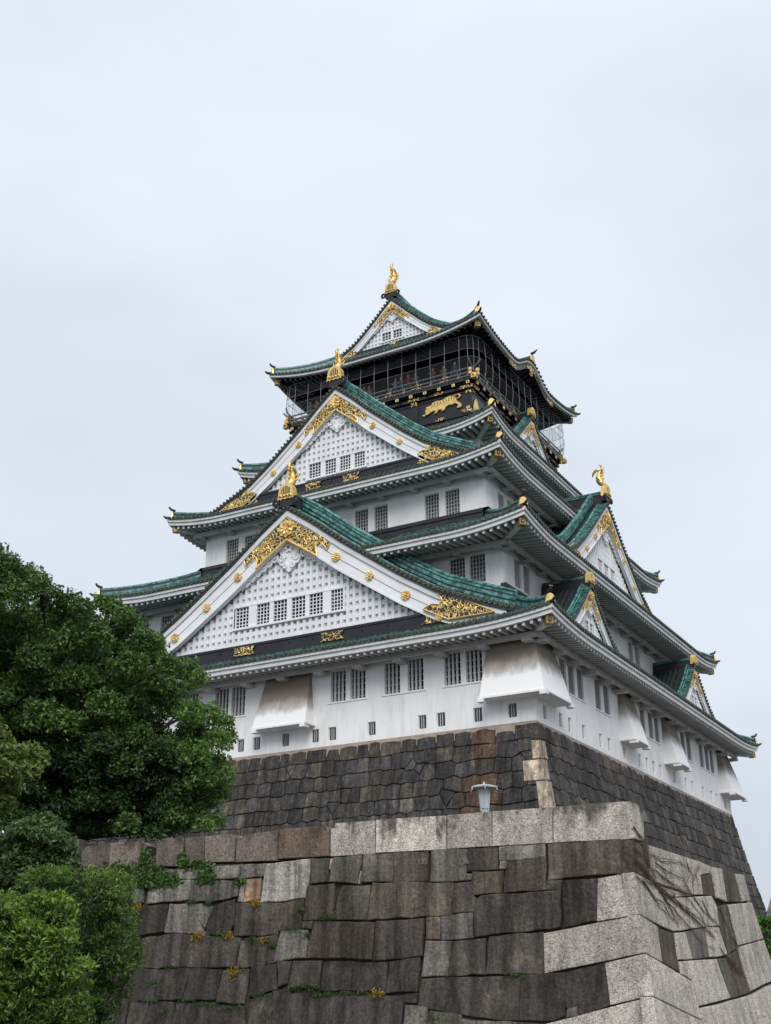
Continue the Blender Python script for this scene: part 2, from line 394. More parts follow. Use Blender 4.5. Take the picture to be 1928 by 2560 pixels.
# ================================================================== castle tower
tower = thing('castle_tower', 'white tiered castle tower with green copper roofs, gold ornaments and a black top storey', 'castle', (0, 0, 0))
def wall(mb, k, s0, s1, d, z0, z1, holes, depth, m=0, mr=0):
    T = FR(k)
    S = sorted(set([s0, s1]+[x for h in holes for x in h[:2]])); Z = sorted(set([z0, z1]+[x for h in holes for x in h[2:4]]))
    for i in range(len(S)-1):
        for j in range(len(Z)-1):
            ms, mz = (S[i]+S[i+1])/2, (Z[j]+Z[j+1])/2
            if any(h[0] < ms < h[1] and h[2] < mz < h[3] for h in holes): continue
            mb.add([T(S[i], d, Z[j]), T(S[i+1], d, Z[j]), T(S[i+1], d, Z[j+1]), T(S[i], d, Z[j+1])], [(0, 1, 2, 3)], m)
    for h in holes:
        a, b, c, e = h[:4]; q = h[4] if len(h) > 4 else 0; dep = h[5] if len(h) > 5 else depth     # q: splay of the reveal
        o = [T(a, d, c), T(b, d, c), T(b, d, e), T(a, d, e)]; n = [T(a+q, d-dep, c+q), T(b-q, d-dep, c+q), T(b-q, d-dep, e-q), T(a+q, d-dep, e-q)]
        mb.add(o+n, [(0, 4, 5, 1), (1, 5, 6, 2), (2, 6, 7, 3), (3, 7, 4, 0)], mr)
# window meshes (local: x right, -y out of the wall, z up from the sill)
def bars_mesh(w, h, nv, r, y, hz=0):
    mb = MB()
    for i in range(nv):
        x = -w/2+w*(i+1)/(nv+1); mb.box(x-r, x+r, y, y+.07, 0, h, 0)
    for j in range(hz):
        z = h*(j+1)/(hz+1); mb.box(-w/2, w/2, y+.02, y+.06, z-r*.8, z+r*.8, 0)
    return mb
def pane_mesh(w, h, y, paper=False):
    mb = MB(); mb.box(-w/2, w/2, y, y+.04, 0, h, 0)
    for a, b, c, e in ((-w/2, -w/2+.035, 0, h), (w/2-.035, w/2, 0, h), (-w/2, w/2, 0, .035), (-w/2, w/2, h-.035, h)): mb.box(a, b, y-.05, y-.002, c, e, 1)
    if paper:
        random.seed(str(paper)); rows = dict(a=3, b=4, c=2)[str(paper)[-1]]
        for i in range(4):
            for j in range(rows):
                x = -w/2+w*(i+.5)/4; z = h*(j+.5)/6
                if random.random() < .8: mb.box(x-.06, x+.06, y-.015, y-.004, z-.08, z+.06, 2)
    else:
        for j in range(5): mb.box(-w/2, w/2, y-.03, y-.004, h*(j+.5)/5-.018, h*(j+.5)/5+.018, 1)
    return mb
WIN = {}
WN = [0]
def window(key, k, s, d, z, parent=None):
    kind = key; WN[0] += 1
    if key.startswith('grid'): key = 'grid'; kind = 'grid' + 'abc'[WN[0]*7 % 3]
    if kind not in WIN:
        if key == 'bar':  a, b = bars_mesh(.92, 1.66, 3, .055, .06), pane_mesh(.92, 1.66, .20)
        elif key == 'bar_narrow': a, b = bars_mesh(.86, 1.62, 3, .05, .02), pane_mesh(.86, 1.62, .13)
        elif key == 'grid': a, b = bars_mesh(.92, 1.60, 4, .02, .05, 6), pane_mesh(.92, 1.60, .13, kind)
        w1 = a.build('window_bars', ['bar_grey' if key == 'bar_narrow' else 'bar']); w0 = b.build('window', ['glass_dark', 'bar', 'paper'])
        WIN[kind] = (w0.data, w1.data); bpy.data.objects.remove(w0); bpy.data.objects.remove(w1)
    x, y, zz = FR(k)(s, d, z)
    o = link('window', WIN[kind][0], parent or tower, (x, y, zz), math.pi/2*k)
    link('window_bars', WIN[kind][1], o); return o
# ---- first storey
front_w = [c for c in (-6.55, -4.40, -3.27, 3.25, 4.46, 6.53, 7.90, 10.02, 11.22)]
right_w = [-13.45, -12.30, -11.05, -8.45, -7.12, -1.02, .48, 1.62, 6.92, 8.20, 11.0, 12.32, 13.48]
front_l = [-3.0, -1.93, -.05, 1.83, 2.90, 5.29, 8.24, 9.30, 11.34, 13.19]
right_l = [-16.14, -14.12, -12.9, -10.97, -8.48, -7.15, -4.74, -2.08, -.83, .41, 1.73, 4.34, 6.83, 8.2, 10.63, 12.55, 13.81, 15.89]
ZW, HW = 2.31, 1.66
mb = MB()
mb0 = [[], []]
for c in front_w: mb0[0].append((c-.46, c+.46, ZW, ZW+HW))
for c in front_l: mb0[0].append((c-.24, c+.24, .28, .98, .06))
for c in right_w: mb0[1].append((c-.43, c+.43, ZW, ZW+1.62))
for c in right_l: mb0[1].append((c-.24, c+.24, .25, .98, .05, .11))
wall(mb, 0, -HX, HX, HY, 0, 5.2, mb0[0], .20); wall(mb, 1, -HY, HY, HX, 0, 5.2, mb0[1], .14)
wall(mb, 2, -HX, HX, HY, 0, 5.2, [], .2); wall(mb, 3, -HY, HY, HX, 0, 5.2, [], .2)
# sill course and raised surrounds of the window groups
T = FR(0)
for a, b in ((-4.98, -2.7), (2.65, 5.02), (5.95, 8.46), (9.45, 11.8)):
    for x0, x1, z0, z1 in ((a-.02, b+.02, ZW+HW+.02, ZW+HW+.10), (a-.02, b+.02, ZW-.10, ZW-.02)): mb.box(x0, x1, HY-.01, HY+.045, z0, z1, 0, T)
T = FR(1)
for a, b in ((-13.98, -10.5), (-9, -6.58), (-1.55, 2.15), (6.4, 8.72), (10.45, 14.0)):
    for x0, x1, z0, z1 in ((a, b, ZW+1.64, ZW+1.74), (a, b, ZW-.10, ZW-.02)): mb.box(x0, x1, HX-.01, HX+.045, z0, z1, 0, T)
mb.build('storey_wall', ['plaster'], tower)
for c in front_w: window('bar', 0, c, HY, ZW)
for c in right_w: window('bar_narrow', 1, c, HX, ZW)
lo = None
for k, L, d in ((0, front_l, HY), (1, right_l, HX)):
    for c in L:
        if lo is None:
            q = MB(); q.box(-.19, .19, .10, .15, .05, .66, 0)
            for x in (-.06, .06): q.box(x-.020, x+.020, .065, .095, .05, .66, 1)
            lo = q.build('loophole', ['glass_dark', 'bar'], tower); me = lo.data; bpy.data.objects.remove(lo)
        x, y, z = FR(k)(c, d, .28); link('loophole', me, tower, (x, y, z), math.pi/2*k)
# stone-dropping bays
def drop_bay(k, d, s0, s1, top0, top1, ends=(1, 1)):
    T = FR(k); mb = MB(); zt, zb, pr = 4.35, 1.24, .88
    mb.hexa([T(s0, d-.05, zb), T(s1, d-.05, zb), T(s1, d+pr, zb), T(s0, d+pr, zb), T(top0, d-.05, zt), T(top1, d-.05, zt), T(top1, d+.06, zt), T(top0, d+.06, zt)][0:8], 0)
    mb.box(s0-.06, s1+.06, d-.05, d+pr+.07, zb-.10, zb-.002, 1, T)
    for x in (s0, s1-.3): mb.box(x, x+.3, d+pr-.35, d+pr+.09, zb-.26, zb-.103, 1, T)
    mb.build('drop_bay', ['sooty', 'plaster'], tower)
drop_bay(0, HY, -1.62, 1.78, -1.28, 1.52)
drop_bay(1, HX, -5.35, -2.95, -5.2, -3.1); drop_bay(1, HX, 2.55, 4.95, 2.7, 4.8)
def corner_bay(far=False):
    mb = MB(); zt, zb, pr = 4.35, 1.24, .88; sy = 1 if far else -1
    X0, X1, L = HX+.06, HX+pr, 2.35
    cx, cy = HX, HY*sy
    def C(px, py, z): return (cx+px, cy+sy*py, z)      # px, py outwards from the corner
    b = [C(-L-.2, -.05, zb), C(-L-.2, pr, zb), C(pr, pr, zb), C(pr, -L-.2, zb), C(-.05, -L-.2, zb), C(-.05, -.05, zb)]
    t = [C(-L, -.05, zt), C(-L, .06, zt), C(.06, .06, zt), C(.06, -L, zt), C(-.05, -L, zt), C(-.05, -.05, zt)]
    n = 6; mb.add(b+t, [(i, (i+1) % n, (i+1) % n+n, i+n) for i in range(n)]+[tuple(range(6)), tuple(range(11, 5, -1))], 0)
    e = .07; L2 = L+.26
    o = [C(-L2, -.05, 0), C(-L2, pr+e, 0), C(pr+e, pr+e, 0), C(pr+e, -L2, 0), C(-.05, -L2, 0), C(-.05, -.05, 0)]
    mb.sweep([[(x, y, zb-.10) for x, y, z in o], [(x, y, zb-.002) for x, y, z in o]], True, 1)
    for px, py in ((-L2+.15, pr-.06), (pr-.06, pr-.06), (pr-.06, -L2+.15)):
        x, y, z = C(px, py, 0); mb.box(x-.17, x+.17, y-.17, y+.17, zb-.26, zb-.103, 1)
    mb.build('drop_bay', ['sooty', 'plaster'], tower)
corner_bay(); corner_bay(True)
# ---- second, third, fourth storey walls
F2X, F2Y, F3X, F3Y, F4X, F4Y = 12.05, 15.08, 9.99, 12.42, 7.69, 8.09
def storey(hx, hy, z0, z1, fw, rw, zs, h, key, back=True):
    mb = MB()
    wall(mb, 0, -hx, hx, hy, z0, z1, [(c-.46, c+.46, zs, zs+h) for c in fw], .14)
    wall(mb, 1, -hy, hy, hx, z0, z1, [(c-.46, c+.46, zs, zs+h) for c in rw], .14)
    wall(mb, 2, -hx, hx, hy, z0, z1, [], .1); wall(mb, 3, -hy, hy, hx, z0, z1, [], .1)
    for k, L, d in ((0, fw, hy), (1, rw, hx)):
        T = FR(k)
        for i in range(0, len(L)-1, 2):
            a, b = L[i]-.56, L[i+1]+.56
            for x0, x1, q0, q1 in ((a, b, zs+h+.05, zs+h+.15), (a, b, zs-.13, zs-.05), (a, a+.07, zs-.05, zs+h+.05), (b-.07, b, zs-.05, zs+h+.05)): mb.box(x0, x1, d-.01, d+.04, q0, q1, 0, T)
    mb.build('storey_wall', ['plaster'], tower)
    for c in fw: window(key, 0, c, hy, zs)
    for c in rw: window(key, 1, c, hx, zs)
storey(F2X, F2Y, 6.0, 11.6, [-10.56, -9.36, 9.36, 10.56], [-13.18, -11.92, -6.4, -5.1, 5.1, 6.4], 8.30, 1.60, 'grid')
storey(F3X, F3Y, 12.4, 17.4, [-7.87, -6.47, 1.72, 3.08, 6.52, 7.86], [-10.28, -8.94], 13.70, 1.60, 'grid')
storey(F4X, F4Y, 18.0, 21.9, [], [], 19.0, 1.60, 'grid')

# ---- roofs
G1C = ([0, .126, .27, .41, .54, .707, .853, 1.0, 1.2], [1, .857, .674, .513, .364, .195, .094, 0, -.09])
SP = .33
class Tier:
    def __init__(s, ex, ey, ze, up, Lc, ix, iy, zi, pw=2.2, conc=.25, bump=0):
        s.__dict__.update(ex=ex, ey=ey, ze=ze, up=up, Lc=Lc, ix=ix, iy=iy, zi=zi, pw=pw, conc=conc, bump=bump)
    def dims(s, k): return (s.ex, s.ey, s.ix, s.iy) if k % 2 == 0 else (s.ey, s.ex, s.iy, s.ix)   # half len, dist at eave, inner half len, inner dist
    def lift(s, k, u):      # u: along-position scaled to the eave half length
        a = s.dims(k)[0]; q = max(0., (abs(u)-(a-s.Lc))/s.Lc); z = s.up*q**s.pw
        if s.bump and k % 2 == 1 and abs(u) < 3.3: z += s.bump*math.cos(math.pi*u/6.6)**2.2
        return z
    def z(s, k, x, t):
        a, d0, ai, di = s.dims(k); at = lerp(a, ai, t); u = x/at*a if at > 1e-6 else 0
        fl = s.lift(k, u)*((1-t)**1.6 if True else 1)
        return s.ze+fl+(s.zi-s.ze)*(t*(1-s.conc)+s.conc*t*t)
    def d(s, k, t): a, d0, ai, di = s.dims(k); return lerp(d0, di, t)
    def half(s, k, t): a, d0, ai, di = s.dims(k); return lerp(a, ai, t)
def roof(t, wallhx, wallhy, clip=lambda k, x, d, z: False, fascia='white', eaveclip=lambda k, x: False, sides=(0, 1, 3), brackets=True, tmax=1.0, hips=((1, -1), (1, 1), (-1, -1)), pans=(0, 1, 2, 3), hside=0):
    mb = MB()                              # pan surface + cover-tile rolls
    for k in pans:
        T = FR(k); nS, nT = 48, 7; row = []
        for j in range(nT+1):
            tt = j/nT*tmax; h = t.half(k, tt); row.append([T(h*(2*i/nS-1), t.d(k, tt), t.z(k, h*(2*i/nS-1), tt)+.10) for i in range(nS+1)])
        for j in range(nT):
            for i in range(nS):
                tm = (j+.5)/nT*tmax; x = t.half(k, tm)*((i+.5)*2/nS-1)
                if hside and k == 0 and x*hside < 0: continue
                if clip(k, x, t.d(k, tm), t.z(k, x, tm)): continue
                mb.add([row[j][i], row[j][i+1], row[j+1][i+1], row[j+1][i]], [(0, 1, 2, 3)], 0)
    rolls = MB(); ends = MB()
    for k in sides:
        T = FR(k); a = t.dims(k)[0]; n = int(2*a/SP)
        for i in range(n+1):
            x = -a+SP*.5+i*(2*a-SP)/n
            if eaveclip(k, x) or (hside and k == 0 and x*hside < 0): continue
            ai = t.half(k, tmax); te = tmax if abs(x) <= ai else max(.04, (a-abs(x))/(a-t.dims(k)[2]))*.985
            ring = []; m = 6; cut = False
            for j in range(m+1):
                tt = te*j/m; d = t.d(k, tt)+(.10 if j == 0 else 0); z = t.z(k, x, tt)+.12
                if clip(k, x, d, z): break
                ring.append([T(x+.085*math.cos(q), d, z+.10*math.sin(q)) for q in (math.pi, math.pi*.75, math.pi*.5, math.pi*.25, 0)])
            if len(ring) > 1: rolls.sweep(ring, False, 0)
            # round end tile: dark disc with a gilt ring
            z = t.z(k, x, 0)+.125; d = t.d(k, 0)+.115; q10 = [2*math.pi*q/10 for q in range(10)]
            ends.add([T(x+.095*math.cos(q), d, z+.095*math.sin(q)) for q in q10]+[T(x+.095*math.cos(q), d-.14, z+.095*math.sin(q)) for q in q10], [tuple(range(10))]+[(q, (q+1) % 10, (q+1) % 10+10, q+10) for q in range(10)], 0)
            o = [T(x+.088*math.cos(q), d+.012, z+.088*math.sin(q)) for q in q10]; i_ = [T(x+.066*math.cos(q), d+.012, z+.066*math.sin(q)) for q in q10]
            ends.add(o+i_, [(q, (q+1) % 10, (q+1) % 10+10, q+10) for q in range(10)], 1)
            if i < n:                       # flat pan lip between two rolls
                x2 = x+(2*a-SP)/n/2; zz = t.z(k, x2, 0)+.03
                ends.box(x2-.10, x2+.10, t.d(k, 0), t.d(k, 0)+.07, zz-.01, zz+.075, 2, T)
    o = mb.build('roof', ['copper_tile'], tower)
    rolls.build('cover_tiles', ['copper_eave'], o, True)
    ends.build('tile_ends', ['copper_dark', 'old_gilt', 'copper_eave'], o)
    # eave boards: stepped profile swept along each side, mitred at the corners
    eb = MB()
    prof = [(.02, .06), (.02, -.13), (-.07, -.13), (-.07, -.36), (-.30, -.36), (-.30, .06)] if fascia == 'white' else [(.02, .06), (.02, -.13), (-.05, -.13), (-.05, -.16), (-.30, -.16), (-.30, .06)]
    for k in sides:
        T = FR(k); a, d0 = t.dims(k)[:2]; n = 56; rings = []
        for i in range(n+1):
            u = a*(2*i/n-1)
            if eaveclip(k, u) or (hside and k == 0 and u*hside < 0):
                if len(rings) > 1: eb.sweep(rings, True, 0)
                rings = []; continue
            rings.append([T(u*(a+p)/a, d0+p, t.ze+t.lift(k, u)+q) for p, q in prof])
        if len(rings) > 1: eb.sweep(rings, True, 0)
    eb.build('eave_board', ['trim' if fascia == 'white' else 'trim'], o)
    # rafters and soffit: white eaves get shade painted as grey, ends stay white
    rf = MB(); sf = MB()
    for k in sides:
        T = FR(k); a, d0 = t.dims(k)[:2]; wd = wallhy if k % 2 == 0 else wallhx; wa = wallhx if k % 2 == 0 else wallhy
        step = .42; n = int(2*(a-.35)/step)
        drop = .36 if fascia == 'white' else .17
        zi = lambda u, d: t.ze+t.lift(k, u)*max(0, (d-wd)/(d0-wd))-drop+.02+(d0-d)*.13
        m = 40
        for i in range(m):
            u0, u1 = a*(2*i/m-1), a*(2*(i+1)/m-1)
            if eaveclip(k, (u0+u1)/2) or (hside and k == 0 and u0*hside < 0): continue
            f0, f1 = (d0-.3)/d0, 1
            P = [T(u0*(a-.3)/a, d0-.3, zi(u0, d0-.3)), T(u1*(a-.3)/a, d0-.3, zi(u1, d0-.3)), T(u1*wa/a, wd, zi(u1, wd)), T(u0*wa/a, wd, zi(u0, wd))]
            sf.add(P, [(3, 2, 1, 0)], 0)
        for i in range(n+1):
            x = -(a-.35)+i*2*(a-.35)/n
            if eaveclip(k, x) or (hside and k == 0 and x*hside < 0): continue
            din = wd if abs(x) < wa else wd+(abs(x)-wa)*(d0-wd)/(a-wa)
            if d0-.2-din < .25: continue
            dout = d0-.20; u = x
            z0, z1 = zi(u, dout), zi(u*a/max(abs(x), lerp(wa, a, (din-wd)/(d0-wd))) if abs(x) > wa else u, din)
            w = .07
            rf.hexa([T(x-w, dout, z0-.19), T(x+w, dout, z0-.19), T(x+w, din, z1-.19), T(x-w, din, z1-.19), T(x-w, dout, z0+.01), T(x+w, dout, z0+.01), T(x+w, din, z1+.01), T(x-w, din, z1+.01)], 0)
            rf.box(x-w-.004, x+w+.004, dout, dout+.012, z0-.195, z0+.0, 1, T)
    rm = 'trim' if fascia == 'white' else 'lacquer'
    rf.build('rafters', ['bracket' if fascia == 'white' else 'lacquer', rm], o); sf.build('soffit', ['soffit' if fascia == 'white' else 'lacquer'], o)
    # corner beams with gilt caps, hip ridges with gilt end tiles
    for sx, sy in hips:
        cb = MB(); c = Vector((sx*t.ex, sy*t.ey)); w = Vector((sx*wallhx, sy*wallhy)); dr = (w-c).normalized(); pn = Vector((-dr.y, dr.x))
        p0 = c+dr*.42; p1 = w; zc = t.ze+t.up-.62; zw = t.ze-.35+(t.ex-wallhx)*.13
        if fascia != 'white': zc = t.ze+t.up-.50
        def q(p, s_, z): v = p+pn*s_; return (v.x, v.y, z)
        hw = .15
        cb.hexa([q(p0, -hw, zc-.16), q(p0, hw, zc-.16), q(p1, hw, zw-.22), q(p1, -hw, zw-.22), q(p0, -hw, zc+.16), q(p0, hw, zc+.16), q(p1, hw, zw+.1), q(p1, -hw, zw+.1)], 0)
        b0 = p0-dr*.03; b1 = p0+dr*.30; hw = .17
        cb.hexa([q(b0, -hw, zc-.19), q(b0, hw, zc-.19), q(b1, hw, zc-.21), q(b1, -hw, zc-.21), q(b0, -hw, zc+.19), q(b0, hw, zc+.19), q(b1, hw, zc+.17), q(b1, -hw, zc+.17)], 1)
        cb.tube([(*(b0-dr*.012), zc), (*(b0-dr*.03), zc)], .11, 10, 2); cb.tube([(*(b0-dr*.02), zc), (*(b0-dr*.045), zc)], .06, 8, 1)
        cb.build('corner_beam', [rm, 'dull_gold', 'lacquer'], o)
        hr = MB(); n = 12; path = []
        kk = 0; T0 = FR(0)
        for i in range(n+1):
            tt = .05+(tmax-.05)*i/n; path.append(Vector((sx*lerp(t.ex, t.ix, tt), sy*lerp(t.ey, t.iy, tt), t.z(0, t.half(0, tt), tt)+.12)))
        for wd_, h0, h1, mm in ((.19, -.05, .16, 0), (.15, .16, .30, 1), (.17, .30, .37, 0)):
            hr.sweep([[(*(p.xy+pn*wd_), p.z+h0), (*(p.xy-pn*wd_), p.z+h0), (*(p.xy-pn*wd_), p.z+h1), (*(p.xy+pn*wd_), p.z+h1)] for p in path], True, mm)
        hr.tube([p+Vector((0, 0, .40)) for p in path], .085, 6, 0)
        hr.build('hip_ridge', ['copper_bright', 'copper_dark'], o, False)
        fn = MB(); b = path[0]; od = -dr                     # gilt demon-tile plate and a ringed disc on top
        def L(x, d, z): v = b.xy+pn*x+od*d; return (v.x, v.y, b.z+z)
        S8 = .82; out = [(-.30, -.10), (-.26, .30), (-.17, .50), (0, .58), (.17, .50), (.26, .30), (.30, -.10), (.16, -.04), (.10, .12), (.0, .2), (-.10, .12), (-.16, -.04)]
        fn.prism([(a*S8, b*S8) for a, b in out], L, .04, .16, 0)
        fn.box(-.2, .2, -.02, .05, 0, .45, 1, L)
        qq = [2*math.pi*j/10 for j in range(10)]
        fn.add([L(.115*math.cos(j), .165, .20+.115*math.sin(j)) for j in qq]+[L(.065*math.cos(j), .165, .20+.065*math.sin(j)) for j in qq], [(j, (j+1) % 10, (j+1) % 10+10, j+10) for j in range(10)], 0)
        fn.tube([L(0, -.12, .56), L(0, .10, .60), L(0, .22, .67), L(0, .28, .77)], [.08, .085, .078, .058], 8, 1)
        e0, e1 = Vector(L(0, .22, .67)), Vector(L(0, .28, .77)); ed = (e1-e0).normalized(); fn.tube([e1+ed*.01, e1+ed*.03], .085, 10, 0); fn.tube([e1+ed*.02, e1+ed*.04], .045, 8, 1)
        fn.tube([L(0, .1, .0), L(0, .45, .02), L(0, .55, .07), L(0, .64, .14)], [.10, .09, .065, .03], 6, 1)
        fn.build('ridge_end_tile', ['gold', 'copper_dark'], o)
    # bracket arms and purlin under the eave, shade painted into their grey
    if brackets:
        br = MB()
        for k in sides:
            T = FR(k); a, d0 = t.dims(k)[:2]; wd = wallhy if k % 2 == 0 else wallhx; wa = wallhx if k % 2 == 0 else wallhy
            zp = t.ze-.36+(d0-wd-.62)*.13-.17; n = max(2, round(2*wa/2.35))
            if not eaveclip(k, 0): br.box(-wa-.5, wa+.5, wd+.5, wd+.72, zp-.26, zp, 0, T)
            else:
                sg = hside; br.box(min(sg*5.2, sg*(wa+.5)), max(sg*5.2, sg*(wa+.5)), wd+.5, wd+.72, zp-.26, zp, 0, T)
            for i in range(n+1):
                x = -wa+2*wa*i/n
                if eaveclip(k, x) or (hside and k == 0 and x*hside < 0): continue
                if t.ey > 18: br.box(x-.24, x+.24, wd-.05, wd+.80, zp-.44, zp-.262, 0, T)
                else: br.box(x-.17, x+.17, wd-.05, wd+.74, zp-.36, zp-.262, 0, T)
        br.build('eave_bracket', ['bracket'], o)
    return o

# ---- gables
def zt(g, x): return g['zf']+(g['za']-g['zf'])*spline(*G1C, min(1.25, abs(x)/g['hw']))
def spiral(mb, T, cx, cz, d, r, turns, sgn, th, m=0, a0=0.):
    n = int(10*turns); P = []
    for i in range(n+1):
        q = i/n; an = a0+sgn*q*turns*2*math.pi; rr = r*(1-q*.82); P.append(T(cx+rr*math.cos(an), d, cz+rr*math.sin(an)))
    mb.tube(P, [th*(1-.5*i/n) for i in range(n+1)], 5, m)
def flower(mb, T, cx, cz, d, r, m=0, leafy=False):
    n = 24; pts = []
    for i in range(n):
        an = 2*math.pi*i/n; rr = r*(1+(.10 if not leafy else .22)*math.cos((8 if not leafy else 6)*an)); pts.append((cx+rr*math.cos(an), cz+rr*math.sin(an)))
    mb.prism(pts, T, d+.09, d, m)
    k = 8 if not leafy else 6
    for i in range(k):
        an = 2*math.pi*(i+.5)/k; mb.tube([T(cx+r*.3*math.cos(an), d+.09, cz+r*.3*math.sin(an)), T(cx+r*.62*math.cos(an), d+.12, cz+r*.62*math.sin(an)), T(cx+r*.9*math.cos(an), d+.08, cz+r*.9*math.sin(an))], [r*.1, r*.17, r*.08], 5, m)
    mb.tube([T(cx, d+.05, cz), T(cx, d+.16, cz)], r*.24, 8, m)
def fish(mb, T, z0, sc, d0, m=0, md=1):
    # head down at the front, body arching up and back, tail flukes spread like two crescents
    P = [(.18, .20), (.02, .36), (-.12, .62), (-.16, .92), (-.08, 1.18), (.06, 1.36)]; rr = [.20, .27, .25, .20, .14, .09]
    rings = []
    ipx = np.linspace(0, 5, 14); 
    for j in ipx:
        i = int(min(4, j)); u = j-i; p = (lerp(P[i][0], P[i+1][0], u), lerp(P[i][1], P[i+1][1], u)); r = lerp(rr[i], rr[i+1], u)*(1.10 if int(j*2.6) % 2 else .98)
        i2 = min(i+1, 5); dx, dz = P[i2][0]-P[i][0], P[i2][1]-P[i][1]; L = math.hypot(dx, dz) or 1; nx, nz = -dz/L, dx/L
        ring = []
        for q in range(10):
            an = 2*math.pi*q/10; ring.append(T(math.sin(an)*r*sc*1.02, d0+(p[0]+nx*math.cos(an)*r)*sc, z0+(p[1]+nz*math.cos(an)*r)*sc))
        rings.append(ring)
    mb.sweep(rings, True, m)
    def fin(pts, w, mm):
        n = len(pts); mb.add([T(-w, d0+a*sc, z0+b*sc) for a, b in pts]+[T(w, d0+a*sc, z0+b*sc) for a, b in pts], [tuple(range(n)), tuple(range(2*n-1, n-1, -1))]+[(i, i+n, (i+1) % n+n, (i+1) % n) for i in range(n)], mm)
    fin([(.10, 1.25), (.16, 1.5), (.10, 1.72), (-.03, 1.92), (.20, 1.86), (.33, 1.62), (.30, 1.36), (.2, 1.2)], .07*sc, md)
    fin([(.04, 1.36), (-.25, 1.42), (-.5, 1.25), (-.66, .98), (-.62, 1.3), (-.45, 1.52), (-.2, 1.6), (.1, 1.55)], .07*sc, md)
    for i, (a, b) in enumerate(((.14, .62), (.10, .92), (.17, 1.15))): fin([(a-.05, b-.1), (a+.20, b+.05), (a+.22, b+.16), (a-.05, b+.10)], .04*sc, m)
    for sx in (-1, 1):     # side fins and head crest
        mb.tube([T(sx*.2*sc, d0+.0, z0+.45*sc), T(sx*.42*sc, d0-.08*sc, z0+.62*sc), T(sx*.50*sc, d0-.14*sc, z0+.92*sc)], [.09*sc, .07*sc, .02*sc], 5, md)
        mb.tube([T(sx*.18*sc, d0-.1, z0+.8*sc), T(sx*.34*sc, d0-.14*sc, z0+.95*sc), T(sx*.38*sc, d0-.16*sc, z0+1.18*sc)], [.07*sc, .05*sc, .015*sc], 5, md)
    mb.tube([T(0, d0+.18*sc, z0+.22*sc), T(0, d0+.36*sc, z0+.10*sc)], [.2*sc, .15*sc], 8, m)
def finial(T, z, d, sc, parent, name='gable_finial'):
    mb = MB(); S = sc
    out = [(-.50, -.05), (-.38, .02), (-.30, -.06), (-.16, .02), (0, -.05), (.16, .02), (.30, -.06), (.38, .02), (.50, -.05), (.46, .35), (.42, .62), (.30, .80), (.12, .88), (-.12, .88), (-.30, .80), (-.42, .62), (-.46, .35)]
    mb.prism([(x*S, z+y*S) for x, y in out], T, d+.10, d-.30*S, 0)
    arch = [(-.27, .28), (.27, .28), (.27, .55), (.18, .68), (0, .72), (-.18, .68), (-.27, .55)]
    mb.prism([(x*S, z+y*S) for x, y in arch], T, d+.108, d+.05, 1)
    for x in (-.18, -.06, .06, .18): mb.box((x-.022)*S, (x+.022)*S, d+.104, d+.135, z+.29*S, z+.66*S, 0, T)
    for x in (-.3, -.1, .1, .3): mb.tube([T((x-.1)*S, d+.12, z+.1*S), T(x*S, d+.16, z+.19*S), T((x+.1)*S, d+.12, z+.1*S)], .045*S, 5, 0)
    mb.box(-.46*S, .46*S, d-.3*S, d+.04, z-.42*S, z-.06*S, 2, T)
    for sx in (-1, 1):
        for r, c in ((.19, .07), (.10, .05)):
            P = [T(sx*(.60+.02)*S+r*S*math.cos(a), d+.05, z-.16*S+r*S*math.sin(a)) for a in np.linspace(0, 2*math.pi, 11)]; mb.tube(P, c*S*.8, 5, 2)
    mb.build(name, ['gold', 'copper_dark', 'black_copper'], parent)
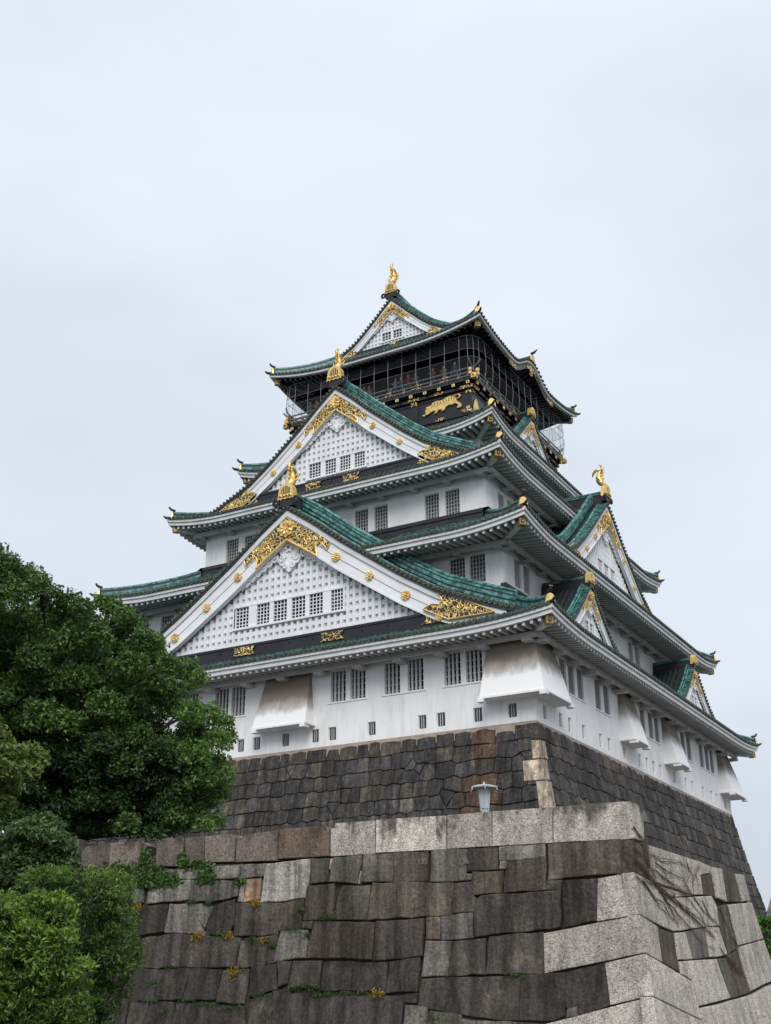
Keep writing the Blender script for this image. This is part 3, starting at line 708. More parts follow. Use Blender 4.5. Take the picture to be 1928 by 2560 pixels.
def gable(k, c, g, fish_sc=0, wins=(), wz=(0, 0), rosettes=(), plates=(), simple=False):
    """k side, c centre along it. g: hw, zf, za, d (bargeboard face), th (board depth), back (inner distance), band (z0,z1), sc"""
    fr = FR(k); T = lambda x, d, z: fr(c+x, d, z)
    d, th, sc, hw = g['d'], g['th'], g['sc'], g['hw']; z0b, z1b = g['band']
    dl = d-.62*sc                                    # lattice backing plane
    zb = lambda x: zt(g, x)-th*(1-.28*abs(x)/hw)
    xs = [hw*i/28*(1 if True else 1) for i in range(-28, 29)]
    inv = lambda z: next((x for x in np.linspace(hw, 0, 240) if zb(x) >= z), 0.)
    xb = inv(z1b)
    # backing wall, greyed to paint shade into the gaps, + lattice
    mb = MB()
    tri = [(-xb-.3, z1b)]+[(x, zb(x)+.3) for x in np.linspace(-xb-.3, xb+.3, 31)]+[(xb+.3, z1b)]
    mb.prism([(x, z) for x, z in tri][::-1], T, dl, dl-.1, 1)
    sp, w = .40*sc**.5, .085*sc**.5
    inwin = lambda x, z, m=.0: any(a-m < x < b+m for a, b in wins) and wz[0]-m < z < wz[1]+m
    w0 = min([a for a, b in wins])-.12 if wins else 0; w1 = max([b for a, b in wins])+.12 if wins else 0
    n = int(xb/sp)
    for i in range(-n-1, n+1):
        x = (i+.5)*sp; top = zb(x)
        if top <= z1b+.05: continue
        segs = [(z1b, top)]
        if wins and w0 < x < w1: segs = [(z1b, wz[0]-.1), (wz[1]+.1, top)]
        for a, b in segs:
            if b-a > .05: mb.box(x-w, x+w, dl, dl+.20*sc, a, b, 0, T)
    z = z1b+.22*sc
    while z < g['za']-th*.9:
        x = inv(z)
        segs = [(-x, x)]
        if wins and wz[0]-.12 < z < wz[1]+.12: segs = [(-x, w0), (w1, x)]
        for a, b in segs:
            if b-a > .1: mb.box(a, b, dl, dl+.13*sc, z-.125*sc, z+.125*sc, 0, T)
        z += .46*sc**.5
    if wins:   # plain framed wall behind the row of windows, with a sill
        for a, b in [(w0, wins[0][0])]+[(wins[i][1], wins[i+1][0]) for i in range(len(wins)-1)]+[(wins[-1][1], w1)]: mb.box(a, b, dl, dl+.20*sc, wz[0], wz[1], 0, T)
        mb.box(w0, w1, dl, dl+.22*sc, wz[1], wz[1]+.10, 0, T); mb.box(w0-.05, w1+.05, dl, dl+.30*sc, wz[0]-.12, wz[0]-.001, 0, T)
    o = mb.build('gable', ['lattice_white', 'trim'], tower)
    for a, b in wins:
        mb = MB(); mb.box(a, b, dl+.01, dl+.04, wz[0], wz[1], 0, T)
        nx, nz = max(2, round((b-a)/.21)), max(2, round((wz[1]-wz[0])/.22))
        for i in range(1, nx): mb.box(lerp(a, b, i/nx)-.02, lerp(a, b, i/nx)+.02, dl+.10*sc, dl+.14*sc, wz[0], wz[1], 1, T)
        for i in range(1, nz): mb.box(a, b, dl+.105*sc, dl+.135*sc, lerp(*wz, i/nz)-.018, lerp(*wz, i/nz)+.018, 1, T)
        mb.build('window', ['glass_dark', 'lattice_white'], o)
    # black base band with studs
    db_ = d-.12*sc
    if z1b > z0b:
        mb = MB(); x2 = inv(z0b)+.6
        mb.box(-min(hw*.93, x2+1.5), min(hw*.93, x2+1.5), dl-.1, db_, z0b-.5, z1b, 0, T)
        mb.box(-xb-.1, xb+.1, db_, db_+.05, z1b-.16, z1b-.02, 0, T)
        for x in np.arange(-xb*.9, xb*.9, 1.55): mb.tube([T(x, db_-.02, (z0b+z1b)/2), T(x, db_+.04, (z0b+z1b)/2)], .06, 8, 0)
        mb.build('base_band', ['lacquer'], o)
    for a, b in plates:
        mb = MB(); za_, zb_ = z0b+.02, z0b+.02+(z1b-z0b)*.72; dd = db_+.01; m_ = (za_+zb_)/2; i = (b-a)*.10
        mb.prism([(a, za_), (b, za_), (b-i, m_), (b, zb_), (a, zb_), (a+i, m_)][::-1], T, dd+.07, dd, 0)
        for x in np.linspace(a+i*1.5, b-i*1.5, 5): spiral(mb, T, x, m_, dd+.08, (zb_-za_)*.25, 1.2, 1 if x > 0 else -1, .035, 0, 1)
        mb.build('gilt_plate', ['scroll', 'gold'], o)
    # bargeboards: broad board, proud upper strip, lower moulding, incised line
    mb = MB(); ln = 36
    def strip(f0, f1, da, db, m, x0=0., x1=1.0):
        for sg in (-1, 1):
            rings = []
            for i in range(ln+1):
                x = hw*lerp(x0, x1, i/ln); t_, b_ = zt(g, x), zb(x); za_, zb_ = lerp(t_, b_, f0), lerp(t_, b_, f1)
                rings.append([T(sg*x, da, za_), T(sg*x, db, za_), T(sg*x, db, zb_), T(sg*x, da, zb_)])
            mb.sweep(rings, True, m)
    strip(.0, .20, d-.55*sc, d+.07*sc, 0); strip(.205, .93, d-.28*sc, d-.02*sc, 1); strip(.935, 1.0, d-.30*sc, d+.03*sc, 1)
    if not simple: strip(.58, .60, d-.1, d-.010*sc, 2)
    mb.build('bargeboard', ['trim', 'lattice_white', 'copper_dark'], o)
    # gilt scroll crest under the apex
    za = g['za']
    mb = MB(); q = th
    x1, x2 = 2.9*sc, 2.0*sc
    top = [(x, zt(g, x)-q*.24) for x in np.linspace(0, x1, 8)]; bot = [(x2+.05, zb(x2)+.02)]+[(x, zb(x)+.0) for x in np.linspace(x2, 0, 6)]
    tip = [(x1-.15*sc, zt(g, x1)-q*.42), (x1-.5*sc, zt(g, x1-.5*sc)-q*.40), (x2+.22*sc, zt(g, x2)-q*.50), (x2+.0*sc, zt(g, x2)-q*.62)]
    half = top+tip+bot
    for sg in (-1, 1): 
        pts = [(sg*x, z) for x, z in half]; mb.prism(pts if sg < 0 else pts[::-1], T, d+.05*sc, d-.02*sc, 0)
        P = [T(sg*x, d+.06*sc, zb(x)+.05*sc) for x in np.linspace(0, x2, 8)]; mb.tube(P, .075*sc, 5, 1)
        P = [T(sg*x, d+.06*sc, z) for x, z in [top[-1]]+tip+[bot[0]]]; mb.tube(P, .045*sc, 5, 1)
        random.seed(int(hw*10)+k)
        for i in range(10 if not simple else 6):
            x = random.uniform(.35, x1*.85)*1.0; f = random.uniform(.36, .85)
            if x > x2*.95: f = random.uniform(.3, .42)
            spiral(mb, T, sg*x, lerp(zt(g, x), zb(x), f), d+.07*sc, random.uniform(.15, .26)*sc, 1.4, random.choice((-1, 1)), .036*sc, 1, random.uniform(0, 6))
    flower(mb, T, 0, za-q*.62, d+.06*sc, .50*sc, 1)
    mb.build('gilt_crest', ['scroll', 'gold'], o)
    # white carved pendant with scrolls
    mb = MB(); S = sc*1.0; zp = zb(0)-.02; dp = dl+.22*sc
    body = [(-.72, .0), (0, .55), (.72, .0), (.60, -.35), (.78, -.62), (.62, -.92), (.38, -.98), (.30, -1.18), (0, -1.42), (-.30, -1.18), (-.38, -.98), (-.62, -.92), (-.78, -.62), (-.60, -.35)]
    mb.prism([(x*S, zp-.35*S+y*S) for x, y in body][::-1], T, dp+.12, dp-.05, 0)
    for sg in (-1, 1):
        for x, z, r in ((.50, -.72, .22), (.26, -1.18, .18), (.30, -.60, .14)): spiral(mb, T, sg*x*S, zp+(z-.2)*S, dp+.14, r*S, 1.5, sg, .06*S, 0, 1.5)
        x, z = .95*S, 0
        for i in range(6):       # trailing cloud scrolls along the board
            xx = sg*(.95+.38*i)*S; zz = zb(abs(xx))-(.20-.012*i)*S; rr = (.27-.035*i)*S
            spiral(mb, T, xx, zz, dp+.12, rr, 1.4, -sg, .085*S*(1-.08*i), 0, 2.0)
            mb.tube([T(xx-sg*.2*S, dp+.05, zz+.14*S), T(xx+sg*.15*S, dp+.10, zz+.02*S), T(xx+sg*.42*S, dp+.05, zz-.22*S)], [.12*S, .10*S, .05*S], 5, 0)
    flower(mb, T, 0, zp-.30*S, dp+.12, .26*S, 0, True); mb.tube([T(0, dp+.2, zp-.30*S), T(0, dp+.29, zp-.30*S)], .07*S, 7, 1)
    mb.build('carved_pendant', ['lattice_white', 'glass_dark'], o)
    for i, x in enumerate(rosettes):
        for sg in (-1, 1):
            mb = MB(); zz = lerp(zt(g, x), zb(x), .59); flower(mb, T, sg*x, zz, d+.0, .235*sc+.015-.03*(i % 2), 0, i % 2 == 1); mb.build('gilt_rosette', ['gold'], o)
    # gilt triangular mounts at the feet
    if not simple:
        for sg in (-1, 1):
            mb = MB(); f = lambda x: x*hw
            q_ = [(8.68, 6.35), (9.2, 6.54), (9.6, 6.45), (9.82, 6.62), (9.72, 6.84), (9.49, 7.06), (10.3, 6.88), (11.3, 6.33), (12.73, 5.56), (10.15, 5.56)]
            pts = [(a/13.35*hw, z0b+(b-5.56)*(g['za']-g['zf'])/8.19) for a, b in q_]
            pts = [(sg*x, z) for x, z in pts]; mb.prism(pts if sg < 0 else pts[::-1], T, d+.09*sc, d-.03*sc, 0)
            mb.tube([T(x, d+.10*sc, z) for x, z in (pts[0], pts[-1], pts[-2])], .05*sc, 5, 1)
            mb.tube([T(x, d+.10*sc, z) for x, z in (pts[0], pts[1], pts[2], pts[3], pts[4], pts[5], pts[6], pts[7], pts[8])], .035*sc, 5, 1)
            random.seed(int(hw*7)+k)
            for i in range(12):
                x = random.uniform(.70, .88)*hw; zz = z0b+random.uniform(.12, 1.25-(x/hw-.70)*5.2)*(g['za']-g['zf'])/8.19
                if x > .745*hw or zz < z0b+.9: spiral(mb, T, sg*x, max(zz, z0b+.15), d+.11*sc, random.uniform(.13, .20)*sc, 1.4, random.choice((-1, 1)), .036*sc, 1, random.uniform(0, 6))
            x = f(.665); pz = [(x-.35*sc, z0b+.02), (x+1.2*sc, z0b+.02), (x+.9*sc, z1b-.12), (x-.2*sc, z1b-.12), (x-.05*sc, (z0b+z1b)/2)]
            mb.prism([(sg*a, b) for a, b in (pz if sg > 0 else pz[::-1])], T, db_+.08, db_+.01, 0)
            mb.build('gilt_mount', ['scroll', 'gold'], o)
    # roof slopes behind, tile rolls, verge tiles, verge ridges
    back = g['back']; tk = .14; ext = 1.06
    mb = MB(); dv = d+.14*sc
    for sg in (-1, 1):
        r = []
        for i in range(31):
            x = hw*ext*i/30; z = zt(g, x); r.append([T(sg*x, dv, z+.01), T(sg*x, dv, z+tk+.12), T(sg*x, back, z+tk+.12), T(sg*x, back, z+.01)])
        mb.sweep(r, True, 0)
    ro = mb.build('roof_slope', ['copper_dark'], o)
    mb = MB(); L = 0; pts = []
    xs_ = np.linspace(0, hw*ext, 400); zs_ = [zt(g, x) for x in xs_]; acc = np.concatenate([[0], np.cumsum(np.hypot(np.diff(xs_), np.diff(zs_)))])
    sp = SP*(.95 if sc > .8 else .85); nn = int(acc[-1]/sp)
    for i in range(nn):
        s_ = .16+i*sp; x = float(np.interp(s_, acc, xs_)); z = zt(g, x)+tk+.13
        for sg in (-1, 1):
            q8 = [2*math.pi*j/9 for j in range(9)]; R_ = .105 if sc > .8 else .09
            X = sg*x; mb.tube([T(X, dv-.62*sc, z-.01), T(X, dv+.06, z-.01)], R_, 7, 2)
            mb.add([T(X+R_*math.cos(j), dv+.062, z-.01+R_*math.sin(j)) for j in q8], [tuple(range(9))], 0)
            mb.add([T(X+R_*.96*math.cos(j), dv+.070, z-.01+R_*.96*math.sin(j)) for j in q8]+[T(X+R_*.66*math.cos(j), dv+.070, z-.01+R_*.66*math.sin(j)) for j in q8], [(j, (j+1) % 9, (j+1) % 9+9, j+9) for j in range(9)], 1)
    mb.build('verge_tiles', ['copper_dark', 'old_gilt', 'copper_green'], o)
    mb = MB()
    def along(dep, h0, h1, w, m, x0=.02, x1=1.0, taper=None):
        for sg in (-1, 1):
            rings = []
            for i in range(25):
                x = hw*lerp(x0, x1, i/24); z = zt(g, x)+tk+.12; rings.append([T(sg*x, dep-w, z+h0), T(sg*x, dep+w, z+h0), T(sg*x, dep+w, z+h1), T(sg*x, dep-w, z+h1)])
            mb.sweep(rings, True, m)
    def rope(dep, h, r, m, x0=.02, x1=1.0):
        for sg in (-1, 1): mb.tube([T(sg*hw*lerp(x0, x1, i/24), dep, zt(g, hw*lerp(x0, x1, i/24))+tk+.12+h) for i in range(25)], r, 6, m)
    da = dv-.72*sc; rope(da, .10, .10*sc, 0)
    if not simple:
        db = dv-1.45*sc
        along(db, -.02, .34*sc, .20*sc, 1); along(db, .34*sc, .50*sc, .24*sc, 0); along(db, .50*sc, .60*sc, .18*sc, 1); along(db, .60*sc, .80*sc, .22*sc, 0); along(db, .80*sc, .88*sc, .17*sc, 1); along(db, .88*sc, 1.0*sc, .20*sc, 0); rope(db, 1.1*sc, .14*sc, 0)
    else:
        db = dv-1.0*sc; along(db, -.02, .28*sc, .16*sc, 1); rope(db, .34*sc, .13*sc, 0); rope(db-.3*sc, .10, .09*sc, 1)
    mb.build('verge_ridge', ['copper_bright', 'copper_dark'], o)
    mb = MB(); dd = db-.35*sc
    while dd > back+.1:
        for sg in (-1, 1):
            rings = []
            for i in range(11):
                x = hw*lerp(.03, .98, i/10); z = zt(g, x)+tk+.12; rings.append([T(sg*x, dd+.09*math.cos(a), z+.10*math.sin(a)) for a in (math.pi, math.pi*.66, math.pi*.33, 0)])
            mb.sweep(rings, False, 0)
        dd -= SP
    mb.build('cover_tiles', ['black_copper' if simple else 'copper_tile'], o)
    # main ridge and finial
    zr = za+tk+.12; hR = g.get('ridge', .8)
    mb = MB()
    mb.box(-.30*sc-.05, .30*sc+.05, back, d-.25*sc, zr-.25, zr+hR*.35, 1, T); mb.box(-.24*sc, .24*sc, back, d-.25*sc, zr+hR*.35, zr+hR*.75, 1, T)
    mb.box(-.30*sc, .30*sc, back, d-.22*sc, zr+hR*.75, zr+hR*.86, 0, T); mb.tube([T(0, back, zr+hR), T(0, d-.2*sc, zr+hR)], .14*sc+.02, 8, 0)
    mb.build('main_ridge', ['copper_green', 'black_copper'], o)
    finial(T, za+.66 if not simple else za+.42*sc+.1, d+.18*sc, (1.08 if sc > .75 else .92) if not simple else .72, o)
    if fish_sc:
        mb = MB(); fish(mb, T, za+.66+.78, fish_sc, d-.25); mb.build('gold_fish', ['gold', 'gold'], tower, True)
    return o

G1 = dict(hw=13.35, zf=5.52, za=13.71, d=17.75, th=1.85, back=12.5, band=(5.56, 6.22), sc=1.0, ridge=.95)
G2 = dict(hw=9.0, zf=17.15, za=23.79, d=12.77, th=1.45, back=7.3, band=(17.25, 17.88), sc=.80, ridge=.9)
G3 = dict(hw=4.30, zf=30.72, za=34.35, d=5.46, th=.80, back=-5.4, band=(30.62, 30.98), sc=.50, ridge=.9)
GR2 = dict(hw=8.6, zf=11.5, za=17.65, d=12.88, th=1.35, back=7.8, band=(11.9, 12.0), sc=.72, ridge=.75)
GR1 = dict(hw=3.95, zf=5.60, za=8.77, d=14.88, th=.72, back=12.0, band=(5.6, 5.7), sc=.48, ridge=.45)
GR4 = dict(hw=4.2, zf=21.9, za=25.15, d=8.0, th=.78, back=6.8, band=(21.9, 22.0), sc=.48, ridge=.45)
x_of = lambda g, z: next((x for x in np.linspace(g['hw']*1.05, 0, 200) if zt(g, x) >= z), 0.)
XG1 = [(z, x_of(G1, z)) for z in np.linspace(5, 13.8, 60)]
xg1 = lambda z: float(np.interp(z, [a for a, b in XG1], [b for a, b in XG1]))
t1 = Tier(16.35, 19.24, 4.54, .40, 6.0, F2X, F2Y, 7.2, 2.4, .5)
t2 = Tier(14.49, 17.51, 10.47, .50, 4.6, F3X, F3Y, 13.05, 2.0)
t3 = Tier(11.85, 14.22, 16.27, .52, 4.6, F4X, F4Y, 19.0, 2.0, .45)
t4 = Tier(9.54, 9.96, 20.75, .62, 3.6, 6.88, 7.18, 22.45, 2.0)
t5 = Tier(8.26, 8.46, 28.36, .80, 6.2, 4.2, 5.3, 30.75, 2.3, .3, 1.25)
roof(t1, HX, HY)
c2 = dict(clip=lambda k, x, d, z: k == 0 and d > 12.6 and abs(x) < xg1(z)-.15, eaveclip=lambda k, x: k == 0 and abs(x) < 4.55)
roof(t2, F2X, F2Y, sides=(0, 1), hips=((1, -1), (1, 1)), pans=(0, 1, 2), hside=1, **c2); roof(t2, F2X, F2Y, sides=(0, 3), hips=((-1, -1),), pans=(0, 3), hside=-1, **c2)
roof(t3, F3X, F3Y); roof(t4, F4X, F4Y, brackets=False)
r5 = roof(t5, 6.0, 6.2, fascia='black', brackets=False)
wins1 = [(-3.67, -2.78), (-2.22, -1.35), (-1.08, -.17), (.14, 1.05), (1.31, 2.20), (2.72, 3.50)]
gable(0, 0, G1, .92, wins1, (7.33, 8.56), (3.3, 5.45, 7.65), ((-3.47, -2.03), (2.33, 3.78)))
gable(0, 0, G2, .86, [(-2.13, -1.26), (-.92, -.14), (.16, .92), (1.21, 1.95)], (18.2, 19.2), (2.72, 4.6), ((.55, 1.75), (-2.2, -1.0)))
gable(0, 0, G3, .95, [(-.88, -.18), (.02, .70)], (31.36, 32.02), (), ((-.2, .6),))
gable(1, 0, GR2, .82, [(-1.5, -.75), (-.4, .4), (.75, 1.5)], (12.75, 13.65), (2.6, 4.3))
for c in (-9.75, 9.75): gable(1, c, GR1, 0, [(-.55, -.10), (.10, .55)], (6.25, 6.85), (), simple=True)
gable(1, 0, GR4, 0, [], (0, 0), (), simple=True)
# top ridge-saddle roof planes between the eaves and the upper gable are part of roof 5: close the rear with the gable roof itself
# black flashing bands where roofs meet the storeys above
mb = MB()
for k, d, a, z in ((0, F3Y, F3X, 13.0), (1, F3X, F3Y, 13.0), (1, F2X, F2Y, 7.3), (3, F3X, F3Y, 13.0), (3, F2X, F2Y, 7.3)):
    T = FR(k)
    for p, q, w in ((-.25, .22, .34), (.22, .38, .28), (.38, .52, .34), (.52, .64, .26)): mb.box(-a-w, a+w, d-.05, d+w, z+p, z+q, 0, T)
mb.build('flashing_band', ['black_copper'], tower)
mb = MB()
for k, a in ((0, 6.88), (1, 7.18)): pass
# hips' curved kara-hafu ridge on the right and left eaves of the top roof
mb = MB()
for k in (1, 3):
    T = FR(k)
    P = [T(0, lerp(8.28, 5.6, i/6), t5.z(k, 0, (8.26-lerp(8.28, 5.6, i/6))/4.06)+.30) for i in range(7)]
    mb.tube(P, .16, 7, 0); mb.tube([(p[0], p[1], p[2]+.2) for p in P], .11, 7, 0)
    z = t5.z(k, 0, 0); mb.prism([(-.3, z+.08), (.3, z+.08), (.24, z+.45), (0, z+.62), (-.24, z+.45)][::-1], T, 8.42, 8.28, 1)
    mb.tube([T(0, 8.25, z+.72), T(0, 8.5, z+.78), T(0, 8.75, z+.95)], [.10, .09, .03], 6, 2)
mb.build('curved_eave_ridge', ['copper_green', 'gold', 'copper_dark'], r5)
mb = MB(); T = FR(1)     # dark board under the curved eave with gilt mounts
rings = []
for i in range(41):
    u = -3.6+7.2*i/40; z = t5.ze+t5.lift(1, u); rings.append([T(u, 8.02, z-.24), T(u, 8.16, z-.24), T(u, 8.16, z-.62), T(u, 8.02, z-.62)])
mb.sweep(rings, True, 0); mb.build('curved_eave_board', ['lacquer'], r5)
for u0, u1 in ((-3.7, -2.7), (-.75, .75), (2.75, 3.7)):
    mb = MB(); pts = [(u, t5.ze+t5.lift(1, u)-.28) for u in np.linspace(u0, u1, 8)]+[(u, t5.ze+t5.lift(1, u)-.60) for u in np.linspace(u1, u0, 8)]
    if u1 == .75: pts[11] = (pts[11][0], pts[11][1]-.45); pts[12] = (pts[12][0], pts[12][1]-.45)
    mb.prism(pts[::-1] if False else pts, T, 8.22, 8.14, 0); mb.build('gilt_mount', ['scroll'], r5)

# ================================================================== top storey: deck, tigers, net
DX, DY = 6.88, 7.18
mb = MB()
mb.box(-DX, DX, -DY, DY, 21.6, 25.2)
for k, a, d in ((0, DX, DY), (1, DY, DX), (3, DY, DX)):
    T = FR(k)
    for z0, z1, p in ((24.42, 24.50, .05), (24.66, 24.86, .16), (25.02, 25.12, .22), (22.80, 22.98, .08)): mb.box(-a-p, a+p, d-.02, d+p, z0, z1, 0, T)
    for x in (-2.72, 2.72) if k == 0 else (-2.9, 2.9): mb.box(x-.25, x+.25, d-.02, d+.10, 22, 24.66, 0, T)
mb.build('top_storey_wall', ['lacquer'], tower)
mb = MB(); mb.box(-5.3, 5.3, -5.6, 5.6, 25.2, 29.6)
for k, a, d in ((0, 5.3, 5.6), (1, 5.6, 5.3), (3, 5.6, 5.3)):
    T = FR(k)
    for i in range(7): x = -a+2*a*i/6; mb.box(x-.12, x+.12, d-.01, d+.08, 25.4, 29.2, 0, T)
    for z in (27.9, 28.6): mb.box(-a, a, d-.01, d+.06, z, z+.14, 0, T)
mb.build('top_storey_wall', ['lacquer'], tower)
deck = MB(); ex, ey = 7.28, 7.58; deck.box(-ex, ex, -ey, ey, 25.14, 25.38)
for k, a, d in ((0, DX, DY), (1, DY, DX), (3, DY, DX)):
    T = FR(k); n = int(2*a/1.0)
    for i in range(n+1): x = -a+.05+(2*a-.1)*i/n; deck.box(x-.10, x+.10, d-.05, d+.42, 24.88, 25.02, 0, T)
deck = deck.build('observation_deck', ['lacquer'], tower)
mb = MB()
for k, a, d in ((0, DX, DY), (1, DY, DX), (3, DY, DX)):
    T = FR(k); n = int(2*a/1.0)
    for i in range(n+1): x = -a+.05+(2*a-.1)*i/n; mb.box(x-.115, x+.115, d+.40, d+.445, 24.85, 25.05, 0, T); mb.box(x-.05, x+.05, d+.446, d+.46, 24.90, 25.0, 1, T)
mb.build('gilt_joist_caps', ['gold', 'scroll'], deck)
# railing
mb = MB(); gp = MB()
RX, RY = 7.12, 7.42
for k, a, d in ((0, RX, RY), (1, RY, RX), (3, RY, RX)):
    T = FR(k)
    mb.box(-a-.35, a+.35, d-.07, d+.07, 25.40, 25.53, 0, T); mb.box(-a-.25, a+.25, d-.05, d+.05, 25.68, 25.79, 0, T)
    mb.tube([T(-a-.1, d, 26.05), T(a+.1, d, 26.05)], .055, 6, 1)
    for sg in (-1, 1): mb.tube([T(sg*(a-.05), d, 26.05), T(sg*(a+.20), d, 26.10), T(sg*(a+.42), d, 26.24), T(sg*(a+.58), d, 26.46)], [.055, .06, .06, .07], 6, 0)
    n = 14
    for i in range(n+1):
        x = -a+2*a*i/n; h = 26.02 if i % 2 == 0 else 25.68; mb.box(x-.085, x+.085, d-.06, d+.06, 25.38, h, 0, T)
        gp.box(x-.06, x+.06, d+.075, d+.10, 25.41, 25.50, 0, T) if i % 2 else None
        if i % 2 == 0:
            pz = [(x-.42, 25.37), (x+.42, 25.37), (x+.34, 25.47), (x+.42, 25.57), (x-.42, 25.57), (x-.34, 25.47)]; gp.prism(pz[::-1], T, d+.10, d+.072, 1)
            gp.box(x-.3, x+.3, d+.052, d+.07, 25.70, 25.77, 1, T)
    for sg in (-1, 1):
        for z in (25.465, 25.735): x = sg*(a+.36); gp.box(x-.08, x+.08, d-.09, d+.09, z-.10, z+.10, 0, T)
rail = mb.build('railing', ['deck_wood', 'wire'], deck); gp.build('gilt_rail_mounts', ['gold', 'scroll'], rail)
for sx, sy in ((1, -1), (1, 1), (-1, -1)):
    mb = MB(); x, y = sx*7.32, sy*7.62; mb.box(x-.17, x+.17, y-.17, y+.17, 25.08, 25.40, 0)
    for dx, dy in ((sx, 0), (0, sy)): mb.tube([(x+dx*.16, y+dy*.16, 25.24), (x+dx*.20, y+dy*.20, 25.24)], .09, 8, 1)
    mb.build('gilt_corner_cap', ['gold', 'scroll'], deck)
def plate(k, d, pts, mm='scroll', nm='gilt_plate', par=None):
    mb = MB(); pts = list(pts); A = sum(pts[i][0]*pts[(i+1) % len(pts)][1]-pts[(i+1) % len(pts)][0]*pts[i][1] for i in range(len(pts)))
    mb.prism(pts[::-1] if A > 0 else pts, FR(k), d+.05, d, 0); return mb.build(nm, [mm], par or deck)
for x in (2.70, -2.70):
    plate(0, DY+.17, [(x-.45, 24.66), (x-.38, 24.76), (x-.45, 24.86), (x+.45, 24.86), (x+.38, 24.76), (x+.45, 24.66)]); plate(0, DY+.11, [(x-.22, 24.62), (x+.22, 24.62), (x+.22, 24.30), (x, 24.42), (x-.22, 24.30)])
for x, z in ((4.62, 24.76), (4.60, 22.90)): plate(0, DY+.17 if z > 24 else DY+.09, [(x-.36, z), (x-.28, z+.09), (x-.1, z+.11), (x, z+.07), (x+.1, z+.11), (x+.28, z+.09), (x+.36, z), (x+.28, z-.09), (x+.1, z-.11), (x, z-.07), (x-.1, z-.11), (x-.28, z-.09)])
plate(0, DY+.17, [(6.10, 24.66), (6.2, 24.76), (6.10, 24.87), (7.05, 24.87), (7.05, 24.66)]); plate(1, DX+.17, [(-7.35, 24.66), (-7.35, 24.87), (-6.4, 24.87), (-6.5, 24.76), (-6.4, 24.66)])
plate(0, DY+.02, [(6.5, 24.62), (6.88, 24.62), (6.88, 24.32), (6.7, 24.42), (6.5, 24.32)]); plate(1, DX+.02, [(-7.18, 24.62), (-6.8, 24.62), (-6.8, 24.32), (-7.0, 24.42), (-7.18, 24.32)])
plate(0, DY+.09, [(6.15, 22.95), (6.25, 23.08), (6.15, 23.2), (6.45, 23.22), (6.53, 23.44), (6.6, 23.32), (6.70, 23.46), (6.82, 23.26), (6.93, 23.1), (6.93, 22.95)], 'scroll')
plate(1, DX+.05, [(-7.1, 23.1), (-7.05, 23.5), (-6.9, 23.9), (-6.7, 24.05), (-6.5, 23.85), (-6.35, 23.5), (-6.2, 23.6), (-6.0, 23.4), (-5.9, 23.1)], 'gold', 'gilt_tiger_relief')
# prowling tiger in gilt relief
TG = [(3.27, 23.45), (3.35, 23.56), (3.54, 23.58), (3.51, 23.83), (3.59, 23.92), (3.55, 24.09), (3.64, 24.08), (3.93, 24.11), (4.08, 24.29), (4.33, 24.35), (4.79, 24.3), (5.07, 24.4), (5.36, 24.46), (5.64, 24.37), (5.8, 24.18), (5.83, 24.0), (5.97, 23.86), (6.11, 23.75), (6.19, 23.52), (6.09, 23.41), (5.9, 23.4), (5.8, 23.41), (5.86, 23.54), (5.94, 23.59), (5.86, 23.71), (5.69, 23.79), (5.55, 23.73), (5.27, 23.78), (5.05, 23.68), (4.91, 23.49), (4.71, 23.47), (4.66, 23.55), (4.81, 23.6), (4.49, 23.61), (4.34, 23.41), (4.16, 23.4), (4.15, 23.49), (4.27, 23.53), (4.2, 23.65), (3.95, 23.58), (3.74, 23.47), (3.56, 23.47), (3.45, 23.39)]
mb = MB(); T = FR(0); dd = DY+.01
i1 = offset_poly(TG, .035); n = len(TG)
mb.add([T(x, dd, z) for x, z in TG]+[T(x, dd+.07, z) for x, z in TG]+[T(x, dd+.13, z) for x, z in i1], [(r*n+i, r*n+(i+1) % n, (r+1)*n+(i+1) % n, (r+1)*n+i) for r in (0, 1) for i in range(n)]+[tuple(range(2*n, 3*n))], 0)
mb.tube([T(x, dd+.06, z) for x, z in [(5.6, 24.38), (5.81, 24.42), (6.0, 24.4), (6.08, 24.27), (5.98, 24.16), (5.8, 24.14)]], [.07, .06, .06, .06, .055, .04], 6, 0)
tg = mb.build('gilt_tiger_relief', ['gold'], deck)
mb = MB()
for i, (x, za, zb_) in enumerate([(4.0, 24.2, 23.85), (4.2, 24.28, 23.9), (4.4, 24.30, 23.95), (4.62, 24.28, 23.95), (4.85, 24.30, 23.92), (5.05, 24.34, 24.0), (5.25, 24.38, 24.02), (5.45, 24.40, 24.05), (5.63, 24.30, 24.0)]):
    mb.tube([T(x, dd+.125, za), T(x+.07, dd+.14, (za+zb_)/2), T(x-.03, dd+.125, zb_)], [.016, .024, .008], 5, 0)
for x, z in ((3.62, 23.95), (3.75, 23.85)): mb.tube([T(x, dd+.12, z), T(x, dd+.15, z)], .025, 6, 0)
mb.build('tiger_stripes', ['joint'], tg)
